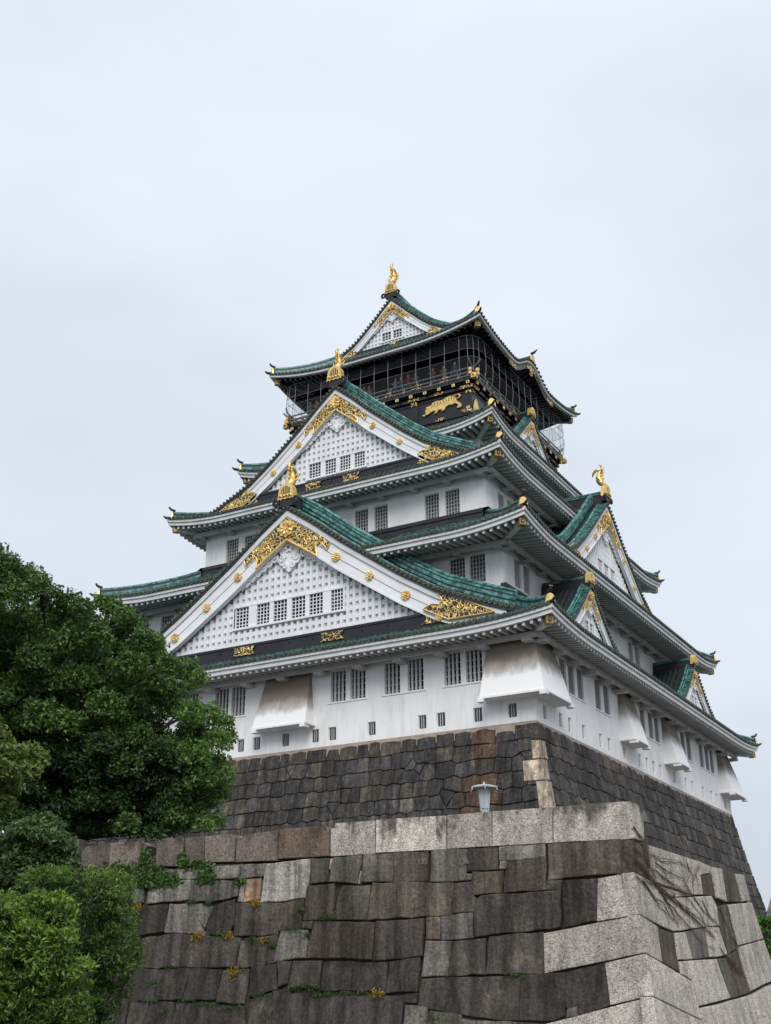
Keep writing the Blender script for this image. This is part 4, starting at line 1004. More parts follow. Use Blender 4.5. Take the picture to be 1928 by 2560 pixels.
# bird netting: rounded wire cage hung from the eaves
def net_off(z): return spline([25.1, 25.5, 26.0, 26.65, 27.25, 28.3], [-.30, -.05, .04, .06, .04, 0], z)
def net_loop(z, n=7):
    o = net_off(z); X, Y, r = 7.58+o, 7.88+o, 1.0; P = []
    for cx, cy, a0 in ((X-r, Y-r, 0), (-X+r, Y-r, 90), (-X+r, -Y+r, 180), (X-r, -Y+r, 270)):
        for i in range(n+1): a = R(a0+90*i/n); P.append((cx+r*math.cos(a), cy+r*math.sin(a), z))
    return P+[P[0]]
mb = MB()
for z in (28.25, 27.25, 26.65, 25.12): mb.tube(net_loop(z), .014, 5, 0, False)
zz = [28.3, 27.8, 27.25, 26.65, 26.2, 25.8, 25.45, 25.15]
for k in range(4):
    T = FR(k); A, D = (7.58, 7.88) if k % 2 == 0 else (7.88, 7.58)
    for i in range(13): x = -6.42+1.07*i; mb.tube([T(x, D+net_off(z), z) for z in zz], .013, 5, 0, False)
for sx in (-1, 1):
    for sy in (-1, 1):
        for a in (22, 45, 68): mb.tube([(sx*(6.58+net_off(z)+math.cos(R(a))), sy*(6.88+net_off(z)+math.sin(R(a))), z) for z in zz], .012, 5, 0, False)
net = mb.build('safety_net', ['wire'], tower)
mb = MB()
for za, zb_ in ((28.25, 27.25), (26.65, 25.2)):
    L = [net_loop(z, 4) for z in np.linspace(za, zb_, 5)]; mb.sweep([[(x*.999, y*.999, z) for x, y, z in l[:-1]] for l in L], True, 0, False)
mb.build('fine_mesh', ['mesh'], net)

# ================================================================== visitors on the deck
def person_mesh(name, jacket, hair, skin, seed, armpose):
    V = [(0, 0, .90), (0, .01, 1.12), (0, .01, 1.34), (0, 0, 1.45), (0, -.01, 1.52), (0, -.02, 1.60), (0, -.01, 1.70), (-.09, 0, .86), (-.10, -.01, .48), (-.10, .02, .08), (-.10, -.12, .04), (.09, 0, .86), (.10, .01, .48), (.10, .02, .08), (.10, -.12, .04), (-.19, .01, 1.37), (.19, .01, 1.37)]
    rr = [.15, .14, .16, .075, .06, .095, .075, .095, .065, .045, .035, .095, .065, .045, .035, .06, .06]
    E = [(0, 1), (1, 2), (2, 3), (3, 4), (4, 5), (5, 6), (0, 7), (7, 8), (8, 9), (9, 10), (0, 11), (11, 12), (12, 13), (13, 14), (2, 15), (2, 16)]
    for sx, sh in ((-1, 15), (1, 16)):
        b = len(V)
        if armpose: V += [(sx*.26, -.10, 1.14), (sx*.14, -.34, 1.12), (sx*.10, -.42, 1.13)]
        else: V += [(sx*.25, .02, 1.12), (sx*.25, -.08, .88), (sx*.24, -.11, .80)]
        rr += [.045, .036, .03]; E += [(sh, b), (b, b+1), (b+1, b+2)]
        for q in range(4):
            fx, fz = (q-1.5)*.022, (0, .004, .003, -.004)[q]
            bx, by, bz = V[b+2]
            V.append((bx+fx, by-.055 if armpose else by-.01, bz+fz if armpose else bz-.06)); V.append((bx+fx, by-.085 if armpose else by-.005, bz+fz-.012 if armpose else bz-.095)); rr += [.0105, .008]; E += [(b+2, b+3+2*q), (b+3+2*q, b+4+2*q)]
        V.append((V[b+2][0]-sx*.05, V[b+2][1]-.02, V[b+2][2]-.01)); rr.append(.011); E.append((b+2, len(V)-1))
    me = bpy.data.meshes.new(name); me.from_pydata(V, E, []); o = bpy.data.objects.new('person', me); COL.objects.link(o)
    o.modifiers.new('skin', 'SKIN'); sm = o.modifiers.new('sub', 'SUBSURF'); sm.levels = 1; sm.render_levels = 1
    bpy.context.view_layer.update()
    if not me.skin_vertices: me.attributes.new('s', 'FLOAT', 'POINT')
    for i, sv in enumerate(me.skin_vertices[0].data): sv.radius = (rr[i], rr[i]*(.72 if i in (0, 1, 2) else 1)); sv.use_root = (i == 0)
    dg = bpy.context.evaluated_depsgraph_get(); dg.update()
    m2 = bpy.data.meshes.new_from_object(o.evaluated_get(dg)); bpy.data.objects.remove(o); m2.materials.clear()
    for kk in (jacket, skin, 'cloth_trousers'): m2.materials.append(M[kk])
    for p in m2.polygons:
        z = p.center.z; p.use_smooth = True
        hand = (p.center.y < -.33 if armpose else (abs(p.center.x) > .2 and z < .86))
        p.material_index = 1 if z > 1.46 or hand else (2 if z < .90 else 0)
    root = bpy.data.objects.new('person', m2); COL.objects.link(root)
    h = MB()
    if not hair.startswith('none'):
        rg = []
        for i in range(6):
            a = math.pi/2*i/5; rg.append([(.104*math.cos(a)*math.cos(b)*1.0, -.005+.02+.112*math.cos(a)*math.sin(b), 1.655+.115*math.sin(a)-.05*(math.sin(b) > .2)*(i == 0)) for b in np.linspace(0, 2*math.pi, 13)[:-1]])
        h.sweep(rg, True, 0); h.build('hair', [hair], root, True)
    fc = MB()
    for sx in (-1, 1): fc.tube([(sx*.035, -.105, 1.615), (sx*.035, -.118, 1.615)], .012, 6, 0); fc.tube([(sx*.097, .0, 1.60), (sx*.108, .015, 1.60)], .025, 6, 1)
    fc.tube([(0, -.105, 1.60), (0, -.132, 1.575)], [.010, .016], 6, 1); fc.tube([(-.025, -.112, 1.545), (.025, -.112, 1.545)], .008, 5, 2)
    fc.build('face', ['hair_black', skin, 'lips'], root, True); return root
for kk, c in (('skin_a', (.30, .18, .13)), ('hair_black', (.012, .010, .010)), ('hair_brown', (.05, .028, .018)), ('lips', (.30, .11, .10)), ('cloth_trousers', (.03, .035, .05)), ('cloth_red', (.09, .018, .016)), ('cloth_blue', (.018, .026, .06)), ('cloth_grey', (.07, .07, .075)), ('cloth_black', (.02, .02, .024)), ('cloth_white', (.14, .14, .14)), ('cloth_tan', (.10, .075, .05)), ('cloth_navy', (.02, .03, .08))):
    M[kk] = mat(kk, c, .8)[0]  # clothing colours darkened to hold the shade on the deck
FLR = 25.385
PEOPLE = [(0, -5.78, 1, 'cloth_grey', 'hair_black', 1.0, 'visitor in grey behind the net at the far left corner of the deck'), (0, -5.25, 1, 'cloth_tan', 'hair_brown', .98, 'brown-haired visitor in tan at the left deck rail, second head from the left corner'),
          (0, -1.36, 0, 'cloth_black', 'hair_black', 1.0, 'visitor in black just right of the upper gold fish, behind the net'), (0, -.97, 0, 'cloth_tan', 'hair_black', .97, 'black-haired visitor in tan beside the one in black near the upper gold fish'),
          (0, 1.10, 1, 'cloth_white', 'hair_black', .98, 'visitor in white leaning on the middle of the front deck rail'), (0, 1.52, 1, 'cloth_navy', 'hair_brown', .99, 'visitor in navy next to the one in white on the front deck rail'),
          (0, 2.08, 0, 'cloth_red', 'hair_brown', 1.01, 'brown-haired visitor in red above the gilt cross mount of the deck'), (0, 2.63, 1, 'cloth_grey', 'hair_brown', .96, 'brown-haired visitor in grey left of the tiger relief at the front rail'),
          (0, 3.97, 1, 'cloth_red', 'hair_black', .97, 'black-haired visitor in red above the gilt tiger relief'), (0, 4.77, 1, 'cloth_tan', 'hair_brown', .95, 'visitor in tan above the back of the gilt tiger'), (0, 5.60, 0, 'cloth_blue', 'hair_black', .98, 'visitor in blue nearest the right front corner of the deck'),
          (1, -4.46, 1, 'cloth_tan', 'hair_black', 1.02, 'visitor in tan on the right-hand side of the deck round the corner')]
pm = {}
for k, s, arm, jk, hr_, sc_, lab in PEOPLE:
    key = (jk, hr_, arm)
    if key not in pm: p = pm[key] = person_mesh('person', jk, hr_, 'skin_a', 1, arm)
    else: p = copy_tree(pm[key])
    p.location = FR(k)(s, 6.93 if k == 0 else 6.62, FLR); p.rotation_euler.z = math.pi/2*k; p.scale = (sc_,)*3
    tag(p, lab, 'person', 'visitors on the observation deck')
FGF = """o 16.528,0.673 15.958,0.746 15.961,0.057 16.481,0.133
o 15.958,0.746 15.515,0.774 15.492,0.017 15.963,0.074
o 15.515,0.774 14.446,0.749 14.144,0.612 14.435,0.237 14.529,-0.062 15.492,0.017
o 13.9,0.633 13.71,0.793 12.971,0.761 12.993,-0.035 13.873,0.007
o 12.939,0.766 12.282,0.779 12.267,0.045 12.874,-0.024
o 12.282,0.779 11.36,0.782 11.276,0.671 11.293,0.014 12.247,0.044
o 11.25,0.57 10.971,0.753 9.926,0.807 9.926,-0.022 11.234,-0.006
w 9.91,0.828 8.498,0.841 8.331,0.75 8.323,0.014 9.918,0.015
p 8.313,0.755 8.175,0.773 8.178,0.886 6.968,0.891 6.971,0.007 8.301,-0.003
p 6.951,0.906 4.975,0.892 4.924,0.857 4.928,0.007 6.957,0.022
p 4.909,0.903 3.656,0.916 3.677,0.022 4.923,0.016
p 3.646,0.915 2.023,0.915 2.063,0.017 3.674,0.022
p 2.011,0.848 1.943,0.925 0.038,0.932 0.048,0.004 2.054,0.017
m 14.65,-0.09 13.149,-0.094 13.17,-0.357 14.671,-0.323
m 13.141,-0.094 12.023,-0.098 12.005,-0.409 13.11,-0.359
m 11.985,-0.083 11.096,-0.087 11.118,-0.432 11.986,-0.409
m 11.058,-0.079 10.288,-0.075 10.316,-0.42 11.06,-0.451
l 10.263,-0.081 8.911,-0.036 8.952,-0.681 9.05,-1.051 10.408,-1.109
g 8.874,-0.022 8.329,-0.033 8.357,-0.644 8.861,-0.684
p 8.3,-0.051 8.203,-0.04 8.289,-0.35 8.347,-0.347
g 8.196,-0.024 7.347,-0.021 7.486,-0.759 8.339,-0.645
p 7.406,-0.407 7.343,-0.41 7.415,-0.762 7.489,-0.759
g 7.312,0.009 6.437,-0.006 6.477,-0.726 7.38,-0.702
b 6.42,0.009 5.444,-0.011 5.492,-0.754 6.443,-0.758
g 5.367,0.009 4.341,-0.009 4.415,-0.786 5.403,-0.773
d 4.308,0.005 3.513,-0.017 3.545,-0.558 4.382,-0.579
m 3.49,-0.009 2.274,0.005 2.308,-0.309 3.498,-0.347
l 3.488,-0.359 3.289,-0.363 3.346,-0.553 3.506,-0.537
b 3.265,-0.394 2.277,-0.319 2.303,-1.097 3.423,-1.124 3.349,-0.627
b 4.238,-0.585 3.402,-0.595 3.471,-1.136 4.261,-1.149
g 4.394,-0.623 4.263,-0.629 4.268,-0.778 4.399,-0.781
b 2.19,-0.005 0.079,-0.006 0.052,-0.775 2.23,-0.868
m 13.766,-0.43 12.691,-0.411 12.713,-0.947 14.082,-0.993 14.072,-0.648
m 12.651,-0.413 11.094,-0.53 11.151,-0.911 11.948,-1.025 12.672,-0.965
r 10.887,-0.49 10.416,-0.463 10.43,-1.019 10.933,-1.095
m 11.064,-0.611 10.922,-0.553 10.952,-1.094 11.113,-1.056
m 14.598,-0.46 14.214,-0.41 14.246,-0.971 14.613,-0.957
b 8.987,-0.726 8.177,-0.714 8.133,-1.118 8.193,-1.636 9.067,-1.623 9.029,-1.146
g 7.927,-0.771 7.101,-0.806 7.214,-1.668 8.157,-1.637 8.097,-1.181
b 7.048,-0.732 4.777,-0.83 4.842,-1.627 7.197,-1.668
d 4.746,-0.861 4.269,-0.822 4.277,-1.118 4.166,-1.241 4.24,-1.575 4.81,-1.584
d 4.151,-1.271 4.035,-1.187 1.919,-1.141 1.965,-2.021 4.219,-2.17 4.217,-1.327
d 2.263,-0.91 1.889,-0.883 1.903,-1.128 2.283,-1.126
d 1.869,-0.913 0.99,-0.909 1.069,-1.895 1.874,-2.024
p 0.974,-0.895 0.059,-0.78 0.014,-1.777 1.064,-1.909
d 14.135,-1.073 13.356,-1.053 13.411,-1.777 14.417,-1.877
m 13.316,-1.054 12.254,-1.077 12.285,-1.556 12.11,-1.872 13.417,-1.803
m 12.243,-1.126 11.882,-1.155 12.062,-1.595 12.13,-1.719 12.289,-1.556
d 11.862,-1.156 11.223,-0.988 11.185,-1.623 11.354,-1.9 12.079,-1.879 12.043,-1.595
d 11.177,-1.117 9.812,-1.137 9.828,-1.974 11.179,-1.967
b 9.814,-1.147 9.068,-1.066 9.12,-1.667 9.185,-1.834 9.836,-1.861
d 9.084,-1.653 8.761,-1.648 8.826,-1.845 9.112,-1.851
b 8.725,-1.649 6.972,-1.735 7.054,-2.638 8.95,-2.583 8.852,-2.042
d 6.938,-1.722 5.569,-1.677 5.633,-2.596 7.019,-2.697
b 5.536,-1.678 5.138,-1.662 5.141,-2.217 5.535,-2.192
m 5.107,-1.648 4.257,-1.589 4.268,-2.197 5.094,-2.247
d 14.147,-1.949 13.089,-1.85 13.195,-2.685 13.532,-2.757 13.973,-2.717
d 13.05,-1.851 10.969,-2.02 11.09,-2.772 12.451,-2.746 13.195,-2.685 13.162,-2.198
d 10.944,-2.098 9.846,-1.973 9.893,-2.673 10.608,-2.781 11.052,-2.773
m 9.726,-1.879 8.914,-1.873 8.951,-2.553 9.896,-2.653 9.848,-2.259
m 5.519,-2.221 4.832,-2.269 4.911,-3.097 5.623,-3.1
d 4.817,-2.269 3.916,-2.207 3.945,-3.071 4.897,-3.083
d 3.836,-2.18 2.428,-2.121 2.419,-3.069 3.915,-3.044
p 2.423,-2.135 0.02,-1.782 -0.061,-2.657 2.413,-3.083
d 13.966,-2.749 13.525,-2.789 13.473,-3.596 14.018,-3.591
d 13.486,-2.79 12.448,-2.762 12.603,-3.544 13.473,-3.596
d 12.429,-2.762 11.491,-2.826 11.546,-3.584 12.578,-3.574
d 11.448,-2.857 10.622,-2.811 10.649,-3.682 11.535,-3.644
d 10.571,-2.782 9.818,-2.705 9.712,-3.336 10.528,-3.535
d 9.806,-2.655 9.356,-2.649 9.429,-3.202 9.685,-3.288
d 9.303,-2.65 8.452,-2.668 8.502,-3.303 9.395,-3.321
d 8.416,-2.683 7.566,-2.686 7.564,-3.403 8.457,-3.392
d 7.527,-2.731 6.576,-2.736 6.586,-3.443 7.547,-3.403
d 6.544,-2.722 5.682,-2.624 5.731,-3.453 6.567,-3.472
d 5.619,-3.143 3.022,-3.114 3.063,-4.12 3.585,-4.104 5.69,-3.818
d 2.998,-3.101 1.893,-3.065 1.924,-4.032 2.174,-4.137 3.038,-4.133
d 1.872,-3.065 0.928,-2.878 0.82,-3.811 1.574,-4.034 1.875,-3.821
p 0.919,-2.864 -0.06,-2.665 -0.174,-3.616 0.805,-3.808
m 1.851,-3.887 1.602,-3.823 1.603,-4.034 1.851,-4.059
p 2.38,-4.205 -0.173,-3.623 -0.314,-4.752 2.314,-4.814
d 14.2,-3.651 13.621,-3.625 13.795,-4.351 14.22,-4.351
d 13.583,-3.626 12.813,-3.633 12.805,-4.352 13.757,-4.351
d 12.731,-3.664 10.597,-3.771 10.494,-4.355 12.768,-4.352
d 10.483,-3.595 9.86,-3.424 9.749,-4.356 10.423,-4.355
d 9.829,-3.394 9.302,-3.342 9.225,-4.356 9.714,-4.356
d 9.829,-3.404 8.76,-3.476 8.746,-4.338 9.86,-4.337
d 8.736,-3.534 6.068,-3.534 6.113,-4.342 8.746,-4.338
d 6.037,-3.506 5.728,-3.496 5.728,-3.72 6.037,-3.718
g 6.018,-3.76 5.415,-3.82 5.44,-4.343 6.048,-4.342
g 5.344,-3.904 4.516,-3.991 4.497,-4.344 5.376,-4.343
g 4.496,-4.1 3.098,-4.16 3.147,-4.53 4.488,-4.532
d 3.067,-4.16 2.38,-4.215 2.346,-4.53 3.088,-4.53"""
FGR = """p -0.003,0.931 0.839,0.916 0.706,0.004 -0.067,0.001
b -0.072,-0.02 0.532,-0.117 0.934,-0.902 -0.168,-0.802
g 0.562,-0.061 0.965,-0.027 1.015,-0.595 0.882,-0.607
p 0.999,-0.029 4.942,-0.041 5.061,-0.946 4.056,-1.021 1.275,-0.923
p 4.974,-0.038 6.06,-0.082 6.024,-0.284 5.028,-0.427
b 5.037,-0.433 6.048,-0.279 6.208,-0.92 5.071,-0.949
p 6.111,-0.094 7.088,-0.055 7.261,-0.983 6.258,-0.932
b 7.144,-0.06 8.365,-0.078 8.788,-0.88 7.32,-0.983
p 8.416,-0.073 9.347,-0.027 9.75,-0.774 8.845,-0.866
p -0.193,-0.805 0.93,-0.913 2.526,-1.239 2.709,-1.999 2.217,-2.062 0.86,-1.926 -0.107,-1.783
p 1.303,-0.973 4.05,-1.037 2.539,-1.203
p 2.655,-1.191 5.826,-0.912 6.174,-1.134 6.215,-1.697 3.711,-1.91 2.717,-2.022
g 6.053,-1.214 7.238,-1.035 7.776,-2.215 6.615,-2.464 6.292,-1.7
p 7.291,-1.048 9.865,-0.809 10.664,-1.839 7.805,-2.164
p -0.109,-1.788 1.05,-1.986 0.981,-2.836 -0.04,-2.658
b 1.08,-2.018 2.229,-2.096 2.147,-3.054 1.006,-2.827
p 2.271,-2.085 3.129,-2.012 3.441,-2.683 2.263,-2.737
m 3.185,-1.995 4.873,-1.814 4.898,-2.588 3.481,-2.682
p 4.935,-1.796 6.146,-1.73 6.592,-2.465 5.436,-2.569 4.959,-2.57
p -0.042,-2.664 0.971,-2.847 2.853,-3.22 2.745,-4.142 -0.349,-3.617
p 2.353,-2.76 5.476,-2.595 5.789,-3.607 2.865,-3.82 2.878,-3.214 2.175,-3.065
g 5.557,-2.583 6.42,-2.531 6.328,-3.57 5.867,-3.606
b 6.483,-2.497 7.692,-2.258 7.947,-3.424 6.396,-3.57
p 7.794,-2.204 9.514,-1.996 9.998,-3.126 8.045,-3.391
p 9.584,-1.986 10.673,-1.867 11.416,-2.966 10.085,-3.131
p -0.356,-3.625 2.733,-4.153 2.827,-4.645 -0.852,-4.587
p 2.862,-3.859 4.27,-3.78 3.994,-4.663 2.859,-4.259
p 4.336,-3.777 8.142,-3.467 7.596,-4.72 4.045,-4.664
p 8.223,-3.45 11.305,-3.055 11.441,-4.613 7.716,-4.722"""

# ================================================================== front platform wall of big dressed blocks
WP = Vector((26.8371, -41.2453, -9.1121)); th_, al_ = R(6.6), R(1.5)
UX = Vector((-math.cos(th_), -math.sin(th_), 0)); NF = Vector((math.sin(th_), -math.cos(th_), 0))
UY = Vector((math.sin(al_), math.cos(al_), 0)); NR = Vector((math.cos(al_), -math.sin(al_), 0))
OH = ([-6.2, -5.7, -3.63, -2.69, -1.78, -.82, 0, 1.2], [.90, .75, .26, .07, .02, 0, 0, -.03])
woff = lambda h: float(np.interp(h, *OH))
TF = lambda s, h, dep: tuple(WP+UX*s+NF*(woff(h)+dep)+Vector((0, 0, h)))
TR = lambda s, h, dep: tuple(WP+UY*s+NR*(woff(h)+dep)+Vector((0, 0, h)))
pw = thing('platform_wall', 'big foreground wall of dark dressed blocks with pale granite corner stones and coping', 'stone wall', (WP.x, WP.y, GZ))
def pwb(mb, nm, mats): o = mb.build(nm, mats, pw); o.location = (-WP.x, -WP.y, -GZ); return o
def parse(txt): 
    for l in txt.strip().split('\n'):
        w = l.split(); yield w[0], [tuple(map(float, q.split(','))) for q in w[1:]]
TINT = dict(p=(.72, .66, .585), o=(.27, .225, .19), w=(.20, .15, .115), m=(.20, .187, .17), l=(.36, .34, .315), d=(.070, .062, .056), b=(.110, .093, .076), g=(.126, .119, .099), r=(.26, .175, .12))
random.seed(21)
cop, fac, cor = MB(), MB(), MB()
for k, pts in parse(FGF):
    v = random.uniform(.74, 1.28); c = tuple(x*v for x in TINT[k])+(1,)
    copg = min(p[1] for p in pts) > -.14 and k in 'opw'
    if k == 'p' or k in 'ow': stone_block(cop if copg else cor, rough_poly(pts, .5, .006), TF, .004, .014, .03 if copg else .035, c, 0, .55 if copg else .3)
    else: stone_block(fac, rough_poly(pts, .24, .022), TF, -.010, .028, random.uniform(.015, .06), c, 0, .3)
right_f = MB()
for k, pts in parse(FGR):
    v = random.uniform(.92, 1.06); c = tuple(x*v for x in TINT[k])+(1,)
    if min(p[1] for p in pts) > -.14: stone_block(cop, pts, TR, .005, .02, .03, c, 0, .4)
    elif k in 'p': stone_block(cor, rough_poly(pts, .5, .006), TR, .006, .022, .03, c, 0, .3)
    else: stone_block(right_f, rough_poly(pts, .4, .008), TR, .006, .025, .02, c, 0, .3)
# lower courses and the run behind the bushes, below and left of the picture
for (s0, s1, h0, h1) in ((0, 25, -4.55, -5.7), (16.6, 26, .95, .0), (14.7, 26, 0, -1.0), (14.9, 26, -1.0, -2.1), (14.6, 26, -2.1, -3.2), (14.3, 26, -3.2, -4.5)):
    s = s0
    while s < s1:
        w = random.uniform(.9, 1.7); v = random.uniform(.85, 1.15); k = 'o' if h0 > .5 else 'd'
        stone_block(cop if h0 > .5 else fac, rough_poly([(s, h0), (s+w, h0+random.uniform(-.05, .05)), (s+w+.05, h1), (s, h1)], .3, .015), TF, .012, .05, .04, tuple(x*v for x in TINT[k])+(1,)); s += w
s = 0
while s < 11.5:
    w = random.uniform(.9, 1.7); stone_block(cor, [(s, -4.75), (s+w, -4.75), (s+w, -5.7), (s, -5.7)], TR, .008, .025, .03, TINT['p']+(1,)); s += w
pwb(cop, 'coping_stones', ['granite']); pwb(fac, 'block_facing', ['wall_stone']); pwb(cor, 'corner_stones', ['granite']); pwb(right_f, 'inset_blocks', ['wall_stone'])
mb = MB(); rings = []
FE = 10.9
for h in (-5.7, -4.5, -3.63, -2.69, -1.78, -.82, -.06):
    o = woff(h)-.10; e = WP+Vector((0, 0, h))
    endy = 9.25+max(0, -h)*.85*.62
    rings.append([tuple(e+UX*30+NF*o), tuple(e+NF*o+NR*o), tuple(e+NR*o+UY*endy), tuple(e+UX*30+UY*(endy+3))])
mb.sweep(rings, True, 0); pwb(mb, 'joint_filling', ['joint'])
mb = MB(); e = WP+Vector((0, 0, .0))      # far end wall of the platform
def TE(x, h, dep): p = WP+UY*(9.3+max(0, -h)*.53+.012+dep)+NR*(woff(h)-x)+Vector((0, 0, h)); return tuple(p)
random.seed(5)
for i in range(6):
    h0, h1 = -.03-i*.95, -.03-(i+1)*.95; x = 0
    while x < 6: w = random.uniform(.8, 1.6); stone_block(mb, [(x, h0), (x+w, h0), (x+w, h1), (x, h1)], lambda a, b, c: TE(a, b, c), .01, .03, .03, TINT['p']+(1,)); x += w
pwb(mb, 'end_facing', ['granite'])
M['chalk'] = mat('faded_chalk', (.20, .20, .175), .9)[0]
# chalked block numbers
for txt, s, h in (('134', 6.76, -.34), ('135', 5.74, -.33), ('136', 4.60, -.38)):
    cu = bpy.data.curves.new('block_number', 'FONT'); cu.body = txt; cu.size = .20; cu.extrude = .004; cu.materials.append(M['chalk'])
    o = bpy.data.objects.new('block_number', cu); COL.objects.link(o); p = Vector(TF(s, h, .075))-Vector((WP.x, WP.y, GZ)); o.parent = pw; o.location = p
    o.rotation_euler = Matrix((tuple(-UX), (0, 0, 1), tuple(NF))).transposed().to_euler()
mb = MB(); mb.add([(WP+UX*30+NF*-.7+Vector((0, 0, -.05)))[:], (WP+NF*-.7+NR*-.05+Vector((0, 0, -.05)))[:], (WP+UY*9.3+NR*-.1+Vector((0, 0, -.05)))[:], (16.5, -10, PZ), (-30, -10, PZ)], [(0, 1, 2, 3, 4)])
tag(mb.build('platform_terrace', ['gravel']), kind='structure')

# ================================================================== lamp on the terrace
lp = Vector((20.15, -35.6, PZ+.0)); lamp = thing('garden_lamp', 'pale hexagonal lantern lamp post standing behind the granite coping', 'lamp post', lp); lamp.scale = (.76,)*3
def lathe(mb, prof, n=8, m=0, a0=.0):
    mb.sweep([[(r*math.cos(2*math.pi*i/n+a0), r*math.sin(2*math.pi*i/n+a0), z) for i in range(n)] for r, z in prof], True, m)
ZB = 2.47
mb = MB(); lathe(mb, [(.10, 0), (.10, ZB-.02)], 10); lathe(mb, [(.16, 0), (.16, .12), (.11, .16)], 10); lathe(mb, [(.115, ZB-.02), (.13, ZB+.0), (.135, ZB+.23), (.12, ZB+.24)], 10); mb.build('post', ['lamp_metal'], lamp)
mb = MB(); lathe(mb, [(.155, ZB+.30), (.255, ZB+1.06)], 6); mb.build('lantern_glass', ['lamp_glass'], lamp)
mb = MB()
for i in range(6):
    a = 2*math.pi*i/6; mb.tube([(.17*math.cos(a), .17*math.sin(a), ZB+.16), (.27*math.cos(a), .27*math.sin(a), ZB+1.08)], .024, 4)
for i in range(12): a = 2*math.pi*(i+.5)/12; mb.tube([(.158*math.cos(a), .158*math.sin(a), ZB+.3), (.256*math.cos(a)*.98, .256*math.sin(a)*.98, ZB+1.06)], .010, 4)
lathe(mb, [(.165, ZB+.27), (.175, ZB+.31), (.17, ZB+.33)], 6); mb.build('lantern_frame', ['lamp_metal'], lamp)
mb = MB(); lathe(mb, [(.30, ZB+1.07), (.60, ZB+1.10), (.61, ZB+1.15), (.30, ZB+1.24), (.06, ZB+1.27), (.05, ZB+1.30), (.0, ZB+1.42)], 6); mb.build('lamp_cap', ['lamp_metal'], lamp)
mb = MB(); lathe(mb, [(.27, ZB+1.060), (.585, ZB+1.094)], 6); mb.build('cap_underside', ['lamp_under'], lamp)
mb = MB()
for i in range(6): a = 2*math.pi*i/6; mb.tube([(.585*math.cos(a), .585*math.sin(a), ZB+1.10), (.60*math.cos(a), .60*math.sin(a), ZB+1.00)], .022, 5)
mb.build('cap_drops', ['lamp_metal'], lamp)
# iron railing at the left end of the terrace
rl = thing('iron_railing', 'thin black iron railing at the left end of the coping, half hidden by bushes', 'railing', (7.6, -41.6, PZ))
mb = MB(); A, B = Vector((-1.6, -1.6, 0)), Vector((3.4, 2.0, 0))
for z in (1.15, .75): mb.tube([A+Vector((0, 0, z)), B+Vector((0, 0, z))], .03, 6)
mb.build('rails', ['railing'], rl)
for q in (0, .33, .66, 1): mb = MB(); p = A.lerp(B, q); mb.box(p.x-.04, p.x+.04, p.y-.04, p.y+.04, 0, 1.22); mb.build('post', ['railing'], rl)

# ================================================================== plants
def leaves(mb, pos, nrm, size, tint, ratio=.5, m=0):
    n = len(pos); rnd = RNG.normal(size=(n, 3)); d = nrm*.7+rnd*.75; d /= np.linalg.norm(d, axis=1)[:, None]
    u = np.cross(d, RNG.normal(size=(n, 3))); u /= np.linalg.norm(u, axis=1)[:, None]+1e-9; v = np.cross(d, u)
    s = size*RNG.uniform(.65, 1.3, size=(n, 1)); u = u*s; v = v*s*ratio
    P = np.stack([pos-u, pos+v*.9-u*.1+d*s*.12, pos+u, pos-v*.9-u*.1+d*s*.12], 1).reshape(-1, 3)
    return P, tint
def leaf_object(name, groups, matkey, parent):
    P = np.concatenate([g[0] for g in groups]); C = np.concatenate([g[1] for g in groups]); n = len(P)//4
    me = bpy.data.meshes.new(name); me.vertices.add(4*n); me.vertices.foreach_set('co', P.astype(np.float32).ravel())
    me.loops.add(4*n); me.loops.foreach_set('vertex_index', np.arange(4*n, dtype=np.int32)); me.polygons.add(n)
    me.polygons.foreach_set('loop_start', np.arange(0, 4*n, 4, dtype=np.int32)); me.update(calc_edges=True); me.validate()
    a = me.attributes.new('tint', 'FLOAT_COLOR', 'FACE'); a.data.foreach_set('color', np.repeat(np.clip(C, 0, 1), 4).astype(np.float32) if False else np.stack([np.clip(C, 0, 1)]*3+[np.ones(n)], 1).astype(np.float32).ravel())
    me.materials.append(M[matkey]); return link(name, me, parent)
def clump(c, r, n, size, tone=.5, flat=.8, ratio=.5, shell=.55):
    d = RNG.normal(size=(n, 3)); d /= np.linalg.norm(d, axis=1)[:, None]; d[:, 2] = np.where(d[:, 2] < -.65, -d[:, 2]*.6, d[:, 2])
    rad = r*(shell+(1.05-shell)*RNG.uniform(0, 1, size=(n, 1))**.6)*(.95+.24*np.sin(d[:, :1]*5+c[0]*3)*np.cos(d[:, 1:2]*6+c[1]*2)+.16*np.sin(d[:, 2:]*7+c[2]*5)*np.cos(d[:, :1]*4+c[1]))
    pos = np.array(c)+d*rad*np.array([1, 1, flat])
    nr = d*.6+np.array([0, 0, .7]); tint = np.clip(tone+RNG.normal(0, .16, size=n), 0, 1)
    return leaves(None, pos, nr, size, tint, ratio)
